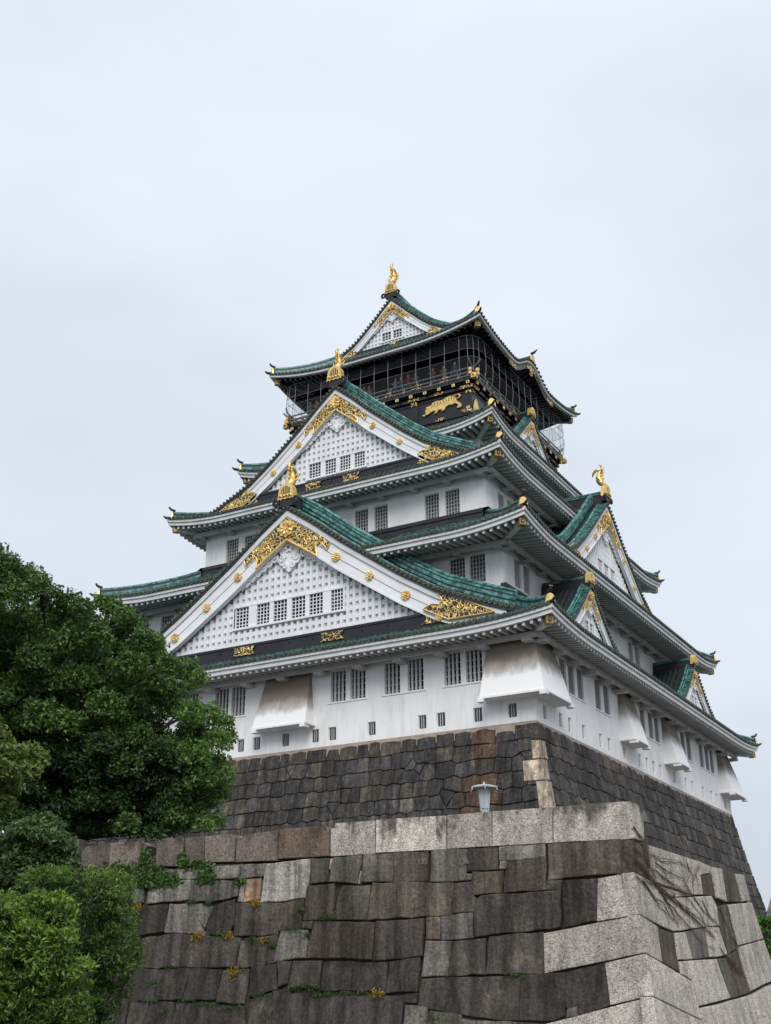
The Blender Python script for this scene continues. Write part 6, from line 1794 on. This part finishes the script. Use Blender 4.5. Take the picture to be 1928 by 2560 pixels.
TD = """20.01 -54.38 -11.16 0.19 0.66
19.54 -54.52 -11.21 0.28 0.61
20.11 -54.24 -11.20 0.19 0.71
20.27 -54.08 -11.14 0.19 0.76
19.85 -54.41 -11.36 0.30 0.66
20.36 -53.93 -11.24 0.19 0.71
20.34 -53.78 -11.40 0.19 0.66
20.06 -54.06 -11.46 0.32 0.71
19.73 -54.71 -11.54 0.30 0.61
20.31 -53.89 -11.59 0.26 0.66
20.16 -54.67 -11.71 0.31 0.71
20.28 -54.32 -11.84 0.32 0.61
20.75 -54.19 -11.85 0.19 0.61
19.54 -54.45 -11.87 0.32 0.56
20.15 -54.55 -12.06 0.32 0.56
20.34 -54.00 -12.06 0.30 0.56
20.63 -54.00 -12.16 0.17 0.56
19.72 -54.53 -12.30 0.30 0.56
20.41 -54.56 -12.35 0.29 0.56
20.36 -53.95 -12.37 0.28 0.51
20.91 -53.95 -12.27 0.19 0.66
20.47 -53.36 -12.30 0.15 0.66
20.81 -54.09 -12.47 0.23 0.56
19.90 -54.53 -12.59 0.25 0.51
20.23 -54.39 -12.66 0.32 0.46
20.40 -53.98 -12.70 0.30 0.46
20.67 -53.70 -12.60 0.21 0.56
19.94 -54.67 -12.87 0.29 0.41
20.20 -54.33 -13.01 0.32 0.41
20.56 -54.08 -13.00 0.29 0.41
20.86 -53.87 -12.88 0.21 0.46
20.43 -53.32 -13.09 0.19 0.46
20.07 -54.48 -13.22 0.30 0.36
20.13 -53.75 -13.26 0.30 0.36
20.67 -53.73 -13.26 0.23 0.36
19.61 -54.71 -12.09 0.25 0.56
19.92 -55.00 -12.53 0.25 0.46
20.01 -54.96 -13.05 0.25 0.36
19.55 -54.82 -11.44 0.19 0.28
19.57 -54.73 -11.62 0.21 0.27
19.75 -54.94 -11.89 0.22 0.16
19.56 -54.73 -12.09 0.21 0.34
19.53 -54.56 -12.29 0.19 0.17
19.56 -54.55 -12.58 0.24 0.20
19.74 -54.78 -12.81 0.18 0.26
19.79 -54.73 -12.97 0.20 0.26
19.57 -54.51 -13.24 0.25 0.21
19.72 -54.61 -11.45 0.25 0.29
19.55 -54.44 -11.66 0.22 0.31
19.83 -54.67 -11.85 0.19 0.19
20.10 -54.79 -12.11 0.19 0.32
19.80 -54.46 -12.31 0.21 0.26
20.04 -54.77 -12.56 0.24 0.29
19.97 -54.62 -12.75 0.23 0.34
20.14 -54.76 -12.97 0.21 0.33
19.59 -54.12 -13.27 0.19 0.24
19.98 -54.45 -11.43 0.24 0.19
19.76 -54.32 -11.64 0.24 0.20
20.11 -54.59 -11.91 0.25 0.23
19.73 -54.08 -12.09 0.19 0.34
19.88 -54.23 -12.32 0.22 0.16
20.30 -54.69 -12.52 0.19 0.18
20.35 -54.61 -12.81 0.22 0.25
20.02 -54.38 -13.05 0.21 0.34
20.12 -54.45 -13.21 0.24 0.23
20.05 -54.21 -11.37 0.24 0.22
19.95 -54.05 -11.62 0.21 0.18
20.19 -54.29 -11.89 0.22 0.18
20.38 -54.50 -12.08 0.24 0.31
20.11 -54.15 -12.31 0.20 0.20
20.43 -54.41 -12.56 0.25 0.29
19.96 -53.97 -12.80 0.25 0.19
20.42 -54.34 -13.02 0.22 0.21
20.45 -54.37 -13.22 0.23 0.24
20.26 -54.03 -11.44 0.22 0.22
20.16 -53.97 -11.63 0.25 0.18
20.29 -54.00 -11.89 0.20 0.18
20.55 -54.23 -12.11 0.21 0.30
20.52 -54.25 -12.40 0.21 0.27
20.38 -54.04 -12.56 0.24 0.28
20.16 -53.77 -12.75 0.22 0.16
20.12 -53.65 -13.05 0.23 0.22
20.37 -54.00 -13.27 0.23 0.17
18.65 -55.37 -11.32 0.39 0.58
18.82 -55.46 -11.61 0.38 0.45
19.11 -55.57 -12.01 0.34 0.57
19.12 -55.56 -12.36 0.33 0.50
18.94 -55.30 -12.70 0.40 0.54
18.80 -55.25 -12.89 0.35 0.37
19.16 -55.42 -13.24 0.34 0.36
19.01 -55.30 -13.60 0.40 0.58
19.04 -55.19 -13.82 0.34 0.44
18.96 -55.14 -14.18 0.36 0.45
19.18 -55.48 -11.36 0.40 0.50
19.26 -55.37 -11.66 0.35 0.49
19.27 -55.43 -12.07 0.34 0.36
18.93 -54.96 -12.29 0.39 0.37
18.90 -54.98 -12.58 0.33 0.52
19.09 -55.00 -12.94 0.39 0.57
19.28 -55.21 -13.33 0.35 0.50
19.41 -55.14 -13.63 0.33 0.38
19.09 -54.81 -13.87 0.33 0.60
19.36 -55.09 -14.16 0.36 0.43
19.60 -55.41 -11.32 0.32 0.38
19.73 -55.32 -11.67 0.34 0.52
19.25 -54.94 -12.06 0.38 0.56
19.44 -55.01 -12.36 0.39 0.41
19.20 -54.72 -12.61 0.40 0.42
19.44 -54.89 -12.91 0.38 0.42
19.54 -55.01 -13.24 0.35 0.61
19.20 -54.62 -13.59 0.35 0.50
19.63 -54.93 -13.94 0.32 0.44
19.42 -54.65 -14.23 0.34 0.59
19.79 -55.11 -11.36 0.37 0.53
19.39 -54.51 -11.70 0.36 0.39
19.90 -55.07 -11.98 0.37 0.37
19.88 -55.07 -12.35 0.31 0.42
19.77 -54.87 -12.61 0.37 0.53
19.75 -54.67 -12.93 0.40 0.51
19.72 -54.68 -13.30 0.39 0.47
19.47 -54.35 -13.63 0.34 0.60
19.56 -54.51 -13.91 0.39 0.57
20.10 -54.91 -14.17 0.33 0.44
19.48 -54.44 -13.45 0.33 0.31
19.55 -54.35 -13.76 0.38 0.31
19.94 -54.81 -14.05 0.33 0.31
19.80 -54.49 -14.37 0.38 0.31
20.00 -54.41 -13.45 0.31 0.31
19.71 -54.12 -13.77 0.32 0.31
19.94 -54.34 -14.07 0.33 0.31
20.25 -54.48 -14.36 0.33 0.31
19.92 -54.04 -13.45 0.37 0.31
20.26 -54.23 -13.76 0.32 0.31
20.35 -54.20 -14.07 0.31 0.31
20.09 -53.91 -14.39 0.30 0.31
20.33 -53.85 -13.45 0.31 0.31
20.45 -53.92 -13.77 0.35 0.31
20.28 -53.86 -14.08 0.30 0.31
20.24 -53.71 -14.39 0.36 0.31
20.62 -53.75 -13.46 0.34 0.31
20.42 -53.59 -13.77 0.37 0.31
20.86 -53.90 -14.07 0.34 0.31
20.34 -53.43 -14.40 0.35 0.31
18.98 -53.81 -12.30 0.31 0.39
19.45 -53.56 -11.87 0.23 0.12
19.11 -54.33 -12.35 0.33 0.29
20.07 -53.14 -13.30 0.24 0.25
18.96 -53.85 -13.68 0.35 0.42
18.77 -54.30 -12.63 0.41 0.29
19.22 -54.19 -13.34 0.40 0.33
19.61 -53.66 -11.82 0.33 0.43
19.79 -53.92 -11.65 0.21 0.12
19.28 -53.68 -12.52 0.20 0.13
19.73 -53.33 -11.21 0.20 0.50
19.92 -52.97 -13.30 0.24 0.25
19.75 -53.19 -11.80 0.20 0.43
19.26 -53.68 -13.50 0.32 0.22
18.95 -54.44 -13.28 0.36 0.43
19.96 -53.64 -12.58 0.25 0.19
19.52 -53.57 -12.32 0.21 0.14
18.67 -54.82 -13.86 0.35 0.31
19.32 -53.69 -13.08 0.22 0.24
18.36 -54.53 -13.88 0.35 0.31
19.54 -53.71 -12.35 0.31 0.39
20.31 -53.37 -14.13 0.35 0.22
19.76 -53.34 -14.14 0.31 0.22
19.82 -53.09 -12.47 0.24 0.39
19.56 -53.95 -11.15 0.20 0.46
19.86 -53.51 -13.30 0.24 0.12"""
TE_ = """19.81 -51.21 -11.84 0.14 0.33
19.82 -51.14 -12.12 0.13 0.33
20.00 -51.65 -11.37 0.14 0.38
19.07 -51.48 -10.42 0.14 0.58
19.70 -51.76 -10.52 0.14 0.58
19.23 -52.13 -10.42 0.12 0.58
18.85 -52.45 -10.43 0.12 0.48
18.57 -52.82 -10.43 0.12 0.48
18.39 -52.92 -10.47 0.10 0.48
18.46 -52.84 -10.51 0.21 0.48
18.14 -52.80 -10.59 0.21 0.43
18.59 -52.61 -10.53 0.26 0.48
18.51 -52.13 -10.51 0.26 0.43
18.61 -51.79 -10.53 0.24 0.43
18.80 -51.63 -10.46 0.21 0.53
19.33 -51.89 -10.51 0.21 0.58
19.32 -51.48 -10.54 0.21 0.53
19.42 -51.33 -10.55 0.19 0.53
19.47 -51.27 -10.70 0.18 0.48
19.22 -51.93 -10.78 0.30 0.43
19.64 -51.82 -10.86 0.25 0.43
18.74 -51.87 -10.86 0.26 0.38
19.50 -51.32 -10.92 0.19 0.43
19.44 -51.75 -11.09 0.30 0.38
18.96 -51.76 -11.09 0.28 0.38
19.88 -51.73 -11.21 0.18 0.38
19.21 -51.36 -11.35 0.31 0.33
18.86 -51.51 -11.41 0.31 0.28
19.30 -51.02 -11.46 0.19 0.33
19.94 -51.58 -11.69 0.16 0.33
19.32 -51.35 -11.66 0.28 0.28
18.98 -51.53 -11.74 0.31 0.23
19.91 -51.55 -11.91 0.18 0.33
19.69 -51.12 -12.03 0.16 0.33
19.71 -51.66 -11.99 0.28 0.23
19.44 -51.85 -12.05 0.28 0.18
20.01 -51.60 -12.26 0.21 0.28
19.64 -51.58 -12.29 0.26 0.23
19.35 -51.07 -12.49 0.24 0.23
19.25 -51.51 -12.40 0.26 0.18
19.19 -51.28 -12.68 0.28 0.18
19.25 -50.99 -12.73 0.19 0.28
19.44 -51.91 -12.90 0.25 0.18
19.22 -51.18 -13.00 0.21 0.18
19.04 -51.27 -13.15 0.24 0.13
19.05 -51.59 -13.23 0.24 0.13
18.55 -52.66 -10.75 0.24 0.02
18.63 -52.77 -11.00 0.24 0.05
18.44 -52.56 -11.25 0.23 0.03
18.53 -52.54 -11.56 0.23 0.12
18.59 -52.61 -11.82 0.25 0.07
18.28 -52.33 -11.96 0.24 0.13
18.38 -52.26 -12.26 0.23 -0.02
18.65 -52.52 -12.58 0.20 0.08
18.74 -52.54 -12.78 0.21 0.01
18.52 -52.29 -13.05 0.25 0.04
18.39 -52.13 -13.28 0.22 0.11
18.48 -52.27 -10.69 0.19 0.10
18.53 -52.22 -10.93 0.19 0.02
18.31 -52.04 -11.26 0.20 0.08
18.44 -52.09 -11.48 0.25 0.05
18.66 -52.29 -11.79 0.22 -0.00
18.50 -52.00 -12.03 0.23 0.06
18.54 -52.07 -12.23 0.19 0.07
18.80 -52.26 -12.47 0.25 0.03
18.94 -52.36 -12.80 0.20 0.00
18.80 -52.19 -13.06 0.24 0.08
18.55 -51.96 -13.28 0.25 0.13
18.60 -52.02 -10.76 0.26 0.07
18.89 -52.34 -10.98 0.23 0.05
18.81 -52.06 -11.27 0.24 -0.01
19.10 -52.40 -11.56 0.25 0.14
18.72 -52.02 -11.76 0.26 -0.02
18.81 -52.12 -11.98 0.24 0.03
18.67 -51.81 -12.29 0.25 -0.03
18.61 -51.72 -12.54 0.24 0.13
19.19 -52.28 -12.78 0.24 0.07
18.51 -51.66 -12.98 0.26 0.03
19.11 -52.19 -13.29 0.23 0.12
18.67 -51.67 -10.69 0.20 -0.00
18.63 -51.65 -10.96 0.23 -0.03
19.19 -52.14 -11.22 0.21 -0.03
19.13 -52.08 -11.48 0.25 0.03
19.27 -52.12 -11.77 0.21 0.13
18.71 -51.59 -12.00 0.24 0.16
18.86 -51.64 -12.20 0.22 0.15
18.75 -51.45 -12.48 0.20 0.01
18.86 -51.56 -12.72 0.25 0.01
19.17 -51.88 -13.03 0.20 0.06
18.90 -51.56 -13.22 0.23 0.09
19.32 -51.90 -10.72 0.20 0.06
19.31 -51.91 -11.00 0.25 0.00
19.24 -51.82 -11.25 0.20 0.05
19.05 -51.60 -11.47 0.24 0.16
19.36 -51.81 -11.73 0.21 0.15
19.12 -51.69 -11.96 0.19 0.15
19.17 -51.62 -12.25 0.19 0.14
19.07 -51.39 -12.53 0.25 0.07
19.23 -51.67 -12.72 0.21 -0.01
19.29 -51.69 -12.95 0.19 0.14
19.38 -51.57 -10.76 0.21 0.05
19.41 -51.64 -11.02 0.21 0.06
19.24 -51.41 -11.27 0.21 -0.04
19.64 -51.86 -11.57 0.20 0.09
19.57 -51.81 -11.75 0.23 -0.02
19.70 -51.86 -12.04 0.21 0.11
19.50 -51.53 -12.24 0.24 0.11
18.41 -51.91 -13.42 0.35 0.13
18.61 -52.08 -13.75 0.36 0.13
18.63 -52.02 -14.07 0.33 0.13
18.59 -51.63 -13.43 0.36 0.13
18.67 -51.72 -13.76 0.37 0.13
19.04 -52.11 -14.07 0.34 0.13
19.29 -51.96 -13.42 0.34 0.13
19.05 -51.75 -13.75 0.35 0.13
19.28 -51.97 -14.07 0.34 0.13
19.25 -51.49 -13.43 0.35 0.13
19.67 -51.81 -13.75 0.37 0.13
19.41 -51.64 -14.08 0.37 0.13
18.29 -50.86 -11.19 0.21 0.04
18.65 -51.33 -13.47 0.35 0.09
18.50 -51.08 -11.96 0.20 0.11
18.21 -51.11 -10.31 0.12 0.41
18.35 -51.44 -13.34 0.24 0.08
17.99 -51.54 -12.25 0.20 0.05
18.00 -51.53 -12.05 0.23 0.04
18.97 -51.24 -11.02 0.21 0.04
18.28 -51.74 -10.76 0.26 0.05
17.27 -51.96 -10.51 0.22 0.30
17.85 -51.65 -12.80 0.22 0.01
18.02 -51.18 -12.31 0.25 -0.02
18.31 -51.00 -13.06 0.21 0.04
19.03 -50.48 -12.04 0.17 0.23
18.84 -50.78 -10.52 0.19 0.37
18.68 -51.44 -12.75 0.25 0.01
19.05 -51.03 -10.55 0.19 0.37
18.10 -51.52 -12.82 0.21 0.00
17.94 -51.40 -10.91 0.24 0.03
18.07 -50.97 -12.00 0.24 0.11
18.47 -51.02 -13.27 0.24 0.09
18.24 -51.38 -12.57 0.24 0.09
18.55 -51.14 -11.96 0.20 0.11
18.96 -51.22 -11.02 0.21 0.04"""
IV = "14.23,0.43,0.15,0.09 14.21,0.23,0.14,0.16 14.23,-0.01,0.26,0.18 13.98,-0.25,0.38,0.18 14.13,-0.41,0.26,0.16 13.50,-0.28,0.33,0.11 13.21,-0.42,0.19,0.11 13.76,-0.50,0.37,0.11 15.24,0.04,0.26,0.13 14.74,-0.05,0.30,0.13 12.97,0.16,0.11,0.16 12.92,0.03,0.17,0.09 12.56,0.01,0.28,0.11 12.28,-0.02,0.20,0.08 12.19,-0.24,0.20,0.14 12.03,-0.38,0.22,0.11 12.22,-0.46,0.16,0.07 13.84,-0.03,0.21,0.09 11.06,-0.52,0.14,0.09"
FE = "y,14.34,-1.07,0.19,0.11 y,12.59,-1.02,0.12,0.05 y,12.04,-1.07,0.09,0.05 y,10.50,-1.13,0.12,0.11 y,12.32,-1.94,0.22,0.15 y,11.31,-1.95,0.14,0.10 y,11.07,-2.89,0.17,0.14 g,10.82,-2.81,0.16,0.09 g,10.56,-2.05,0.15,0.08 g,11.58,-1.92,0.18,0.10 g,13.55,-3.13,0.18,0.14 g,12.99,-3.87,0.26,0.15 g,13.47,-3.60,0.24,0.06 y,12.40,-3.59,0.16,0.06 g,11.90,-3.69,0.24,0.06 y,11.64,-3.69,0.16,0.06 g,10.78,-3.78,0.27,0.08 g,11.14,-3.80,0.23,0.05 g,10.21,-3.49,0.22,0.06 g,13.07,-2.73,0.17,0.07 y,10.19,-2.09,0.10,0.06 y,9.94,-2.23,0.09,0.06 y,9.11,-1.36,0.11,0.08 y,8.53,-1.59,0.09,0.04 g,8.23,-1.56,0.11,0.08 g,9.42,-1.83,0.15,0.08 y,8.91,-1.99,0.08,0.08 g,9.27,-3.31,0.15,0.06 g,8.83,-3.30,0.15,0.09 y,8.54,-3.30,0.13,0.07 g,8.52,-3.48,0.15,0.06 y,8.21,-3.48,0.13,0.04 g,7.70,-3.44,0.21,0.06 g,7.22,-3.46,0.17,0.04 y,6.78,-3.47,0.21,0.08 g,3.15,-3.10,0.17,0.05 g,9.88,-3.99,0.16,0.15 g,5.20,-4.10,0.26,0.14 y,9.96,-2.24,0.09,0.06 y,10.19,-2.08,0.09,0.05"
VI = "-0.11,0.28;0.34,0.13;0.83,0.03 0.01,0.28;0.22,0.14;0.64,-0.02;0.87,-0.49 -0.10,-0.50;0.49,-0.64;1.10,-0.94;1.85,-1.35;2.38,-1.66;3.32,-1.91 -0.13,-0.54;0.54,-0.78;1.40,-1.09;2.01,-1.39;2.57,-1.89 -0.15,-0.90;0.69,-1.14;1.27,-1.50;2.33,-1.81 0.42,-0.91;1.24,-1.04;2.51,-1.30;3.86,-1.54;4.99,-1.79 0.78,-0.85;1.78,-1.00;3.08,-1.02;4.06,-1.02 -0.09,-0.27;0.48,-0.33;0.85,-0.58;1.31,-0.80;2.65,-0.87;4.06,-1.00 1.01,-0.59;1.86,-0.76;3.09,-0.99;3.97,-1.26;4.67,-1.56;5.00,-1.97 1.26,-0.98;2.24,-1.26;3.52,-1.41;4.82,-1.70;6.11,-1.92 1.40,-1.09;2.58,-1.35;3.84,-1.61;5.22,-1.96;6.15,-2.46 1.69,-1.30;2.52,-1.54;3.27,-1.82;4.19,-2.17;5.53,-2.39 2.46,-1.15;3.21,-1.46;4.19,-1.74;5.51,-2.01;6.34,-2.51;7.19,-2.87;7.61,-2.92 3.83,-0.15;4.03,-0.48;3.44,-0.81;4.06,-1.00 4.95,-0.17;4.19,-0.62;4.17,-1.00 0.93,-0.25;1.79,-0.35;3.31,-0.26;4.25,-0.42 1.31,-0.45;2.26,-0.60;3.48,-0.68;3.88,-0.96 6.31,-1.20;6.82,-1.59;7.22,-1.96;7.79,-2.20 7.15,-1.11;7.36,-1.69;7.06,-2.03;6.46,-2.51 6.46,-2.51;7.04,-2.68;7.78,-2.62 6.50,-2.52;6.82,-2.78;7.51,-2.79 6.40,-2.51;6.60,-2.88;7.61,-2.92 4.05,-1.04;4.84,-1.39;5.91,-1.64 4.84,-1.10;5.32,-1.48;6.21,-1.72 0.24,-0.95;0.98,-1.32;1.65,-1.42;2.09,-1.71;2.75,-1.91"

def spec(t): return [tuple(map(float, l.split())) for l in t.strip().split('\n')]  # last column: leaf tone, low paints inner shade, high paints lit clumps
tree('camphor_tree', 'large dense dark green tree on the terrace, covering the left of the tower', 'tree', spec(TA), (4.5, -38.2, PZ),
     [(0, 0, 0), (.2, .1, 1.6), (.1, -.2, 3.2), (-.3, -.6, 5.2), (-.2, -.9, 7.4)], [.55, .46, .40, .30, .18], 'leaf_camphor', .078, 2300, None, .55, .92, 3, .42)
tree('olive_green_tree', 'yellowish green tree branch at the left edge, in front of the large dark tree', 'tree', spec(TB), (9.0, -47.5, GZ),
     [(0, 0, 0), (.2, .3, 3), (.4, .9, 6), (.2, 1.2, 8)], [.25, .2, .15, .08], 'leaf_olive', .085, 1900, None, .5, .8, 2, .3)
tree('shrub', 'dull green leafy shrub in the middle left, behind the bright bushes', 'shrub', spec(TC), (14.6, -49.5, GZ),
     [(0, 0, 0), (.0, .2, 2.0), (-.2, .3, 4.0), (-.1, .3, 5.2)], [.14, .11, .08, .04], 'leaf_dull', .070, 2600, 'bushes at the foot of the platform wall', .42, .85, 3, .25)
tree('shrub', 'bright yellow-green bush at the lower left corner, nearest the viewer', 'shrub', spec(TD), (19.4, -55.0, GZ),
     [(0, 0, 0), (.0, .1, 1.4), (-.1, .1, 2.6), (-.2, .1, 4.0)], [.12, .10, .07, .03], 'leaf_bright', .056, 3300, 'bushes at the foot of the platform wall', .36, .9, 3, .25)
tree('shrub', 'green bush touching the dark platform wall, right of the brightest bush', 'shrub', spec(TE_), (18.9, -51.4, GZ),
     [(0, 0, 0), (.0, .1, 1.4), (.1, -.1, 2.6), (.0, -.1, 4.2)], [.12, .10, .07, .03], 'leaf_bright', .048, 3300, 'bushes at the foot of the platform wall', .36, .9, 3, .25)
# ivy and ferns rooted in the joints of the platform wall
NFa = np.array(NF)
def patch(s, h, rs, rh, n, size, tone, proud=.10, ratio=.8, up=.2):
    q = RNG.normal(0, .5, size=(n, 2)); pos = np.array([TF(s+a*rs, h+b*rh, random.uniform(.03, proud)) for a, b in q])
    return leaves(None, pos, np.tile(NFa+np.array([0, 0, up]), (n, 1)), size, np.clip(tone+RNG.normal(0, .18, n), 0, 1), ratio)
iv = [tuple(map(float, p.split(','))) for p in IV.split()]
ivy = thing('ivy', 'green ivy trailing over the coping and joints at the left end of the platform wall', 'ivy', TF(iv[3][0], iv[3][1], 0))
L0 = np.array(ivy.location)
g = [patch(s, h, a*1.3, b*1.3, int(25+330*a*b*8), .058, .55) for s, h, a, b in iv]
leaf_object('foliage', [(P-L0, t) for P, t in g], 'leaf_ivy', ivy)
mb = MB()
for (s, h, a, b) in iv: mb.tube([TF(s, h+b, .05), TF(s+.05, h, .06), TF(s-.04, h-b, .05)], .008, 5)
o = mb.build('stems', ['vine'], ivy); o.location = -Vector(L0)
yl = ['yellow fern tuft', 'golden stonecrop clump']
fern_lab = {0: 'orange-yellow tuft beside the bush at the left edge of the platform wall', 4: 'largest golden tuft, on the dark wall below the big ivy', 6: 'golden tuft low on the left of the wall above a grassy joint'}
grass = []
k = 0
for f in FE.split():
    c, *v = f.split(','); s, h, a, b = map(float, v)
    if c == 'g': grass.append((s, h, a, b)); continue
    if k in (0, 3, 4, 5, 6, 9, 21) or a*b > .011:
        P0 = np.array(TF(s, h, .05)); t = thing('fern', fern_lab.get(k, ''), 'fern', tuple(P0), 'yellow ferns in the joints of the platform wall')
        P, tn = patch(s, h, a*1.1, b*1.1, int(50+3500*a*b), .034, .55, .14, .45, .5)
        leaf_object('fronds', [(P-P0, tn)], 'leaf_yellow', t); t['_s'] = s; t['_h'] = h
    else: grass.append((s, h, a, b))
    k += 1
names = {}
for o in [o for o in bpy.data.objects if o.name.startswith('fern')]:
    s, h = o.pop('_s') if False else o['_s'], o['_h']; del o['_s']; del o['_h']
    if not o.get('label'):
        pos = 'far left' if s > 12 else ('left' if s > 9.3 else ('centre left' if s > 7 else 'middle'))
        row = 'upper' if h > -1.6 else ('mid-height' if h > -2.8 else 'lower')
        lab = 'small yellow fern tuft in a %s joint, %s of the platform wall' % (row, pos)
        names[lab] = names.get(lab, 0)+1
        if names[lab] > 1: lab = lab.replace('small yellow', ['', '', 'rusty yellow', 'pale yellow', 'golden', 'thin yellow'][min(5, names[lab])])
        o['label'] = lab
gr_ = []
for s, h, a, b in grass:
    n = 70; q = RNG.normal(0, .5, size=(n, 2)); pos = np.array([TF(s+x*a*1.4, h+y*b, random.uniform(.03, .12)) for x, y in q]); gr_.append(leaves(None, pos, np.tile(NFa*.6+np.array([0, 0, .2]), (n, 1)), .055, np.clip(.5+RNG.normal(0, .2, n), 0, 1), .16))
o = leaf_object('joint_grass', gr_, 'leaf_ivy', None); tag(o, 'thin grass and moss growing along the joints of the dark platform wall', 'grass', kind='stuff')
# bare vine spreading over the pale corner
mb = MB(); random.seed(9)
for v in VI.split():
    P = [tuple(map(float, p.split(','))) for p in v.split(';')]
    for rep in range(3):
        Q = []
        for i in range(len(P)*4-3):
            j = min(i//4, len(P)-2); u = i/4-j; w = .05*rep; Q.append(TR(lerp(P[j][0], P[j+1][0], u)+random.uniform(-.02, .02)-w*.6, lerp(P[j][1], P[j+1][1], u)+random.uniform(-.02, .02)+w*(.5 if rep == 2 else -1), .045))
        mb.tube(Q, [lerp(.010, .003, i/(len(Q)-1))*(1 if rep == 0 else .6) for i in range(len(Q))], 4)
    if True:
        for q in range(3):
            j = random.randrange(len(P)-1); u = random.random(); s, h = lerp(P[j][0], P[j+1][0], u), lerp(P[j][1], P[j+1][1], u); dx, dz = random.uniform(.1, .5), random.uniform(-.45, .0)
            mb.tube([TR(s, h, .045), TR(s+dx*.5, h+dz*.4, .05), TR(s+dx, h+dz, .04)], [.005, .004, .002], 4)
v0 = TR(.3, -.5, 0); o = mb.build('climbing_vine', ['vine']); o.location = (0, 0, 0)
tag(o, 'bare brown climbing vine fanned over the pale granite corner of the platform wall', 'vine')
# ================================================================== far right: bank, hedge, pine, tiled house
mb = MB(); mb.hexa([(19, -40, GZ), (60, -30, GZ), (60, 30, GZ), (8, 24, GZ), (22, -26, -11.6), (60, -18, -11.6), (60, 28, -11.6), (17, 20, -11.6)]) if False else mb.hexa([(19.9, -20, GZ), (70, -20, GZ), (70, 60, GZ), (19.9, 60, GZ), (22.0, -17, -12.2), (70, -17, -12.2), (70, 60, -12.2), (22.0, 60, -12.2)])
tag(mb.build('raised_bank', ['earth']), kind='structure')
hd = thing('clipped_hedge', 'clipped bright green hedge at the right edge behind the wall corner', 'hedge', (26.5, -15.5, -12.2))
mb = MB(); mb.box(-3.8, 12, -.55, .55, 0, 2.75); mb.build('hedge_core', ['bark'], hd)
n = 26000; pos = np.stack([RNG.uniform(-4, 12, n), RNG.uniform(-.75, .75, n), RNG.uniform(0, 2.95, n)], 1)
face = RNG.integers(0, 3, n); pos[:, 1] = np.where(face == 0, -.62+RNG.normal(0, .06, n), pos[:, 1]); pos[:, 2] = np.where(face == 1, 2.82+RNG.normal(0, .06, n), pos[:, 2]); pos[:, 0] = np.where((face == 2), -3.9+RNG.normal(0, .06, n), pos[:, 0])
nr = np.where(face[:, None] == 0, [[0, -1, .3]], np.where(face[:, None] == 1, [[0, 0, 1]], [[-1, 0, .3]])).astype(float)
leaf_object('hedge_leaves', [leaves(None, pos, nr, .085, np.clip(.45+RNG.normal(0, .2, n)+.25*(face == 1), 0, 1), .55)], 'leaf_hedge', hd)
pn = thing('pine_tree', 'cloud-pruned dark pine standing behind the hedge at the right edge', 'tree', (22.6, -2.0, -12.2))
mb = MB(); mb.tube([(0, 0, 0), (.2, 0, 1.6), (-.1, .1, 3.0), (.25, 0, 4.4), (.2, 0, 6.2)], [.26, .22, .18, .13, .05], 8); mb.build('trunk', ['bark'], pn)
mb = MB(); pads = []
for x, z, r in ((-1.2, 4.0, .75), (1.1, 4.5, .9), (-.9, 5.1, .6), (2.2, 5.3, .9), (.3, 5.9, .7), (1.6, 6.1, .55), (3.1, 4.2, .9), (-.3, 3.3, .7), (2.4, 3.4, .8), (1.2, 6.6, .5), (.1, 6.5, .4)):
    y = random.uniform(-.5, .5); mb.tube([(.1, 0, z-.9), (x*.5, y*.5, z-.35), (x, y, z-.12)], [.08, .06, .03], 5); pads.append(clump((x, y, z), r, int(900*r), .10, .45, .42, .14, .2))
mb.build('branches', ['bark'], pn); leaf_object('crown', pads, 'leaf_pine', pn)
hs = thing('tiled_house', 'low grey tiled house behind the pine at the right edge', 'house', (24, 22, -12.2))
mb = MB(); mb.box(-7, 12, -4, 4, 0, 5.2); mb.build('wall', ['far_wall'], hs)
mb = MB(); mb.prism([(-5, 5.0), (5, 5.0), (0, 8.2)], lambda a, b, c: (b, a, c), -8, 13, 0)
for i in range(42): x = -8+i*.5; mb.tube([(x, -5, 5.05), (x, 0, 8.25)], .09, 5, 0)
mb.tube([(-8, 0, 8.25), (13, 0, 8.25)], .25, 8, 0); mb.build('roof', ['slate'], hs)
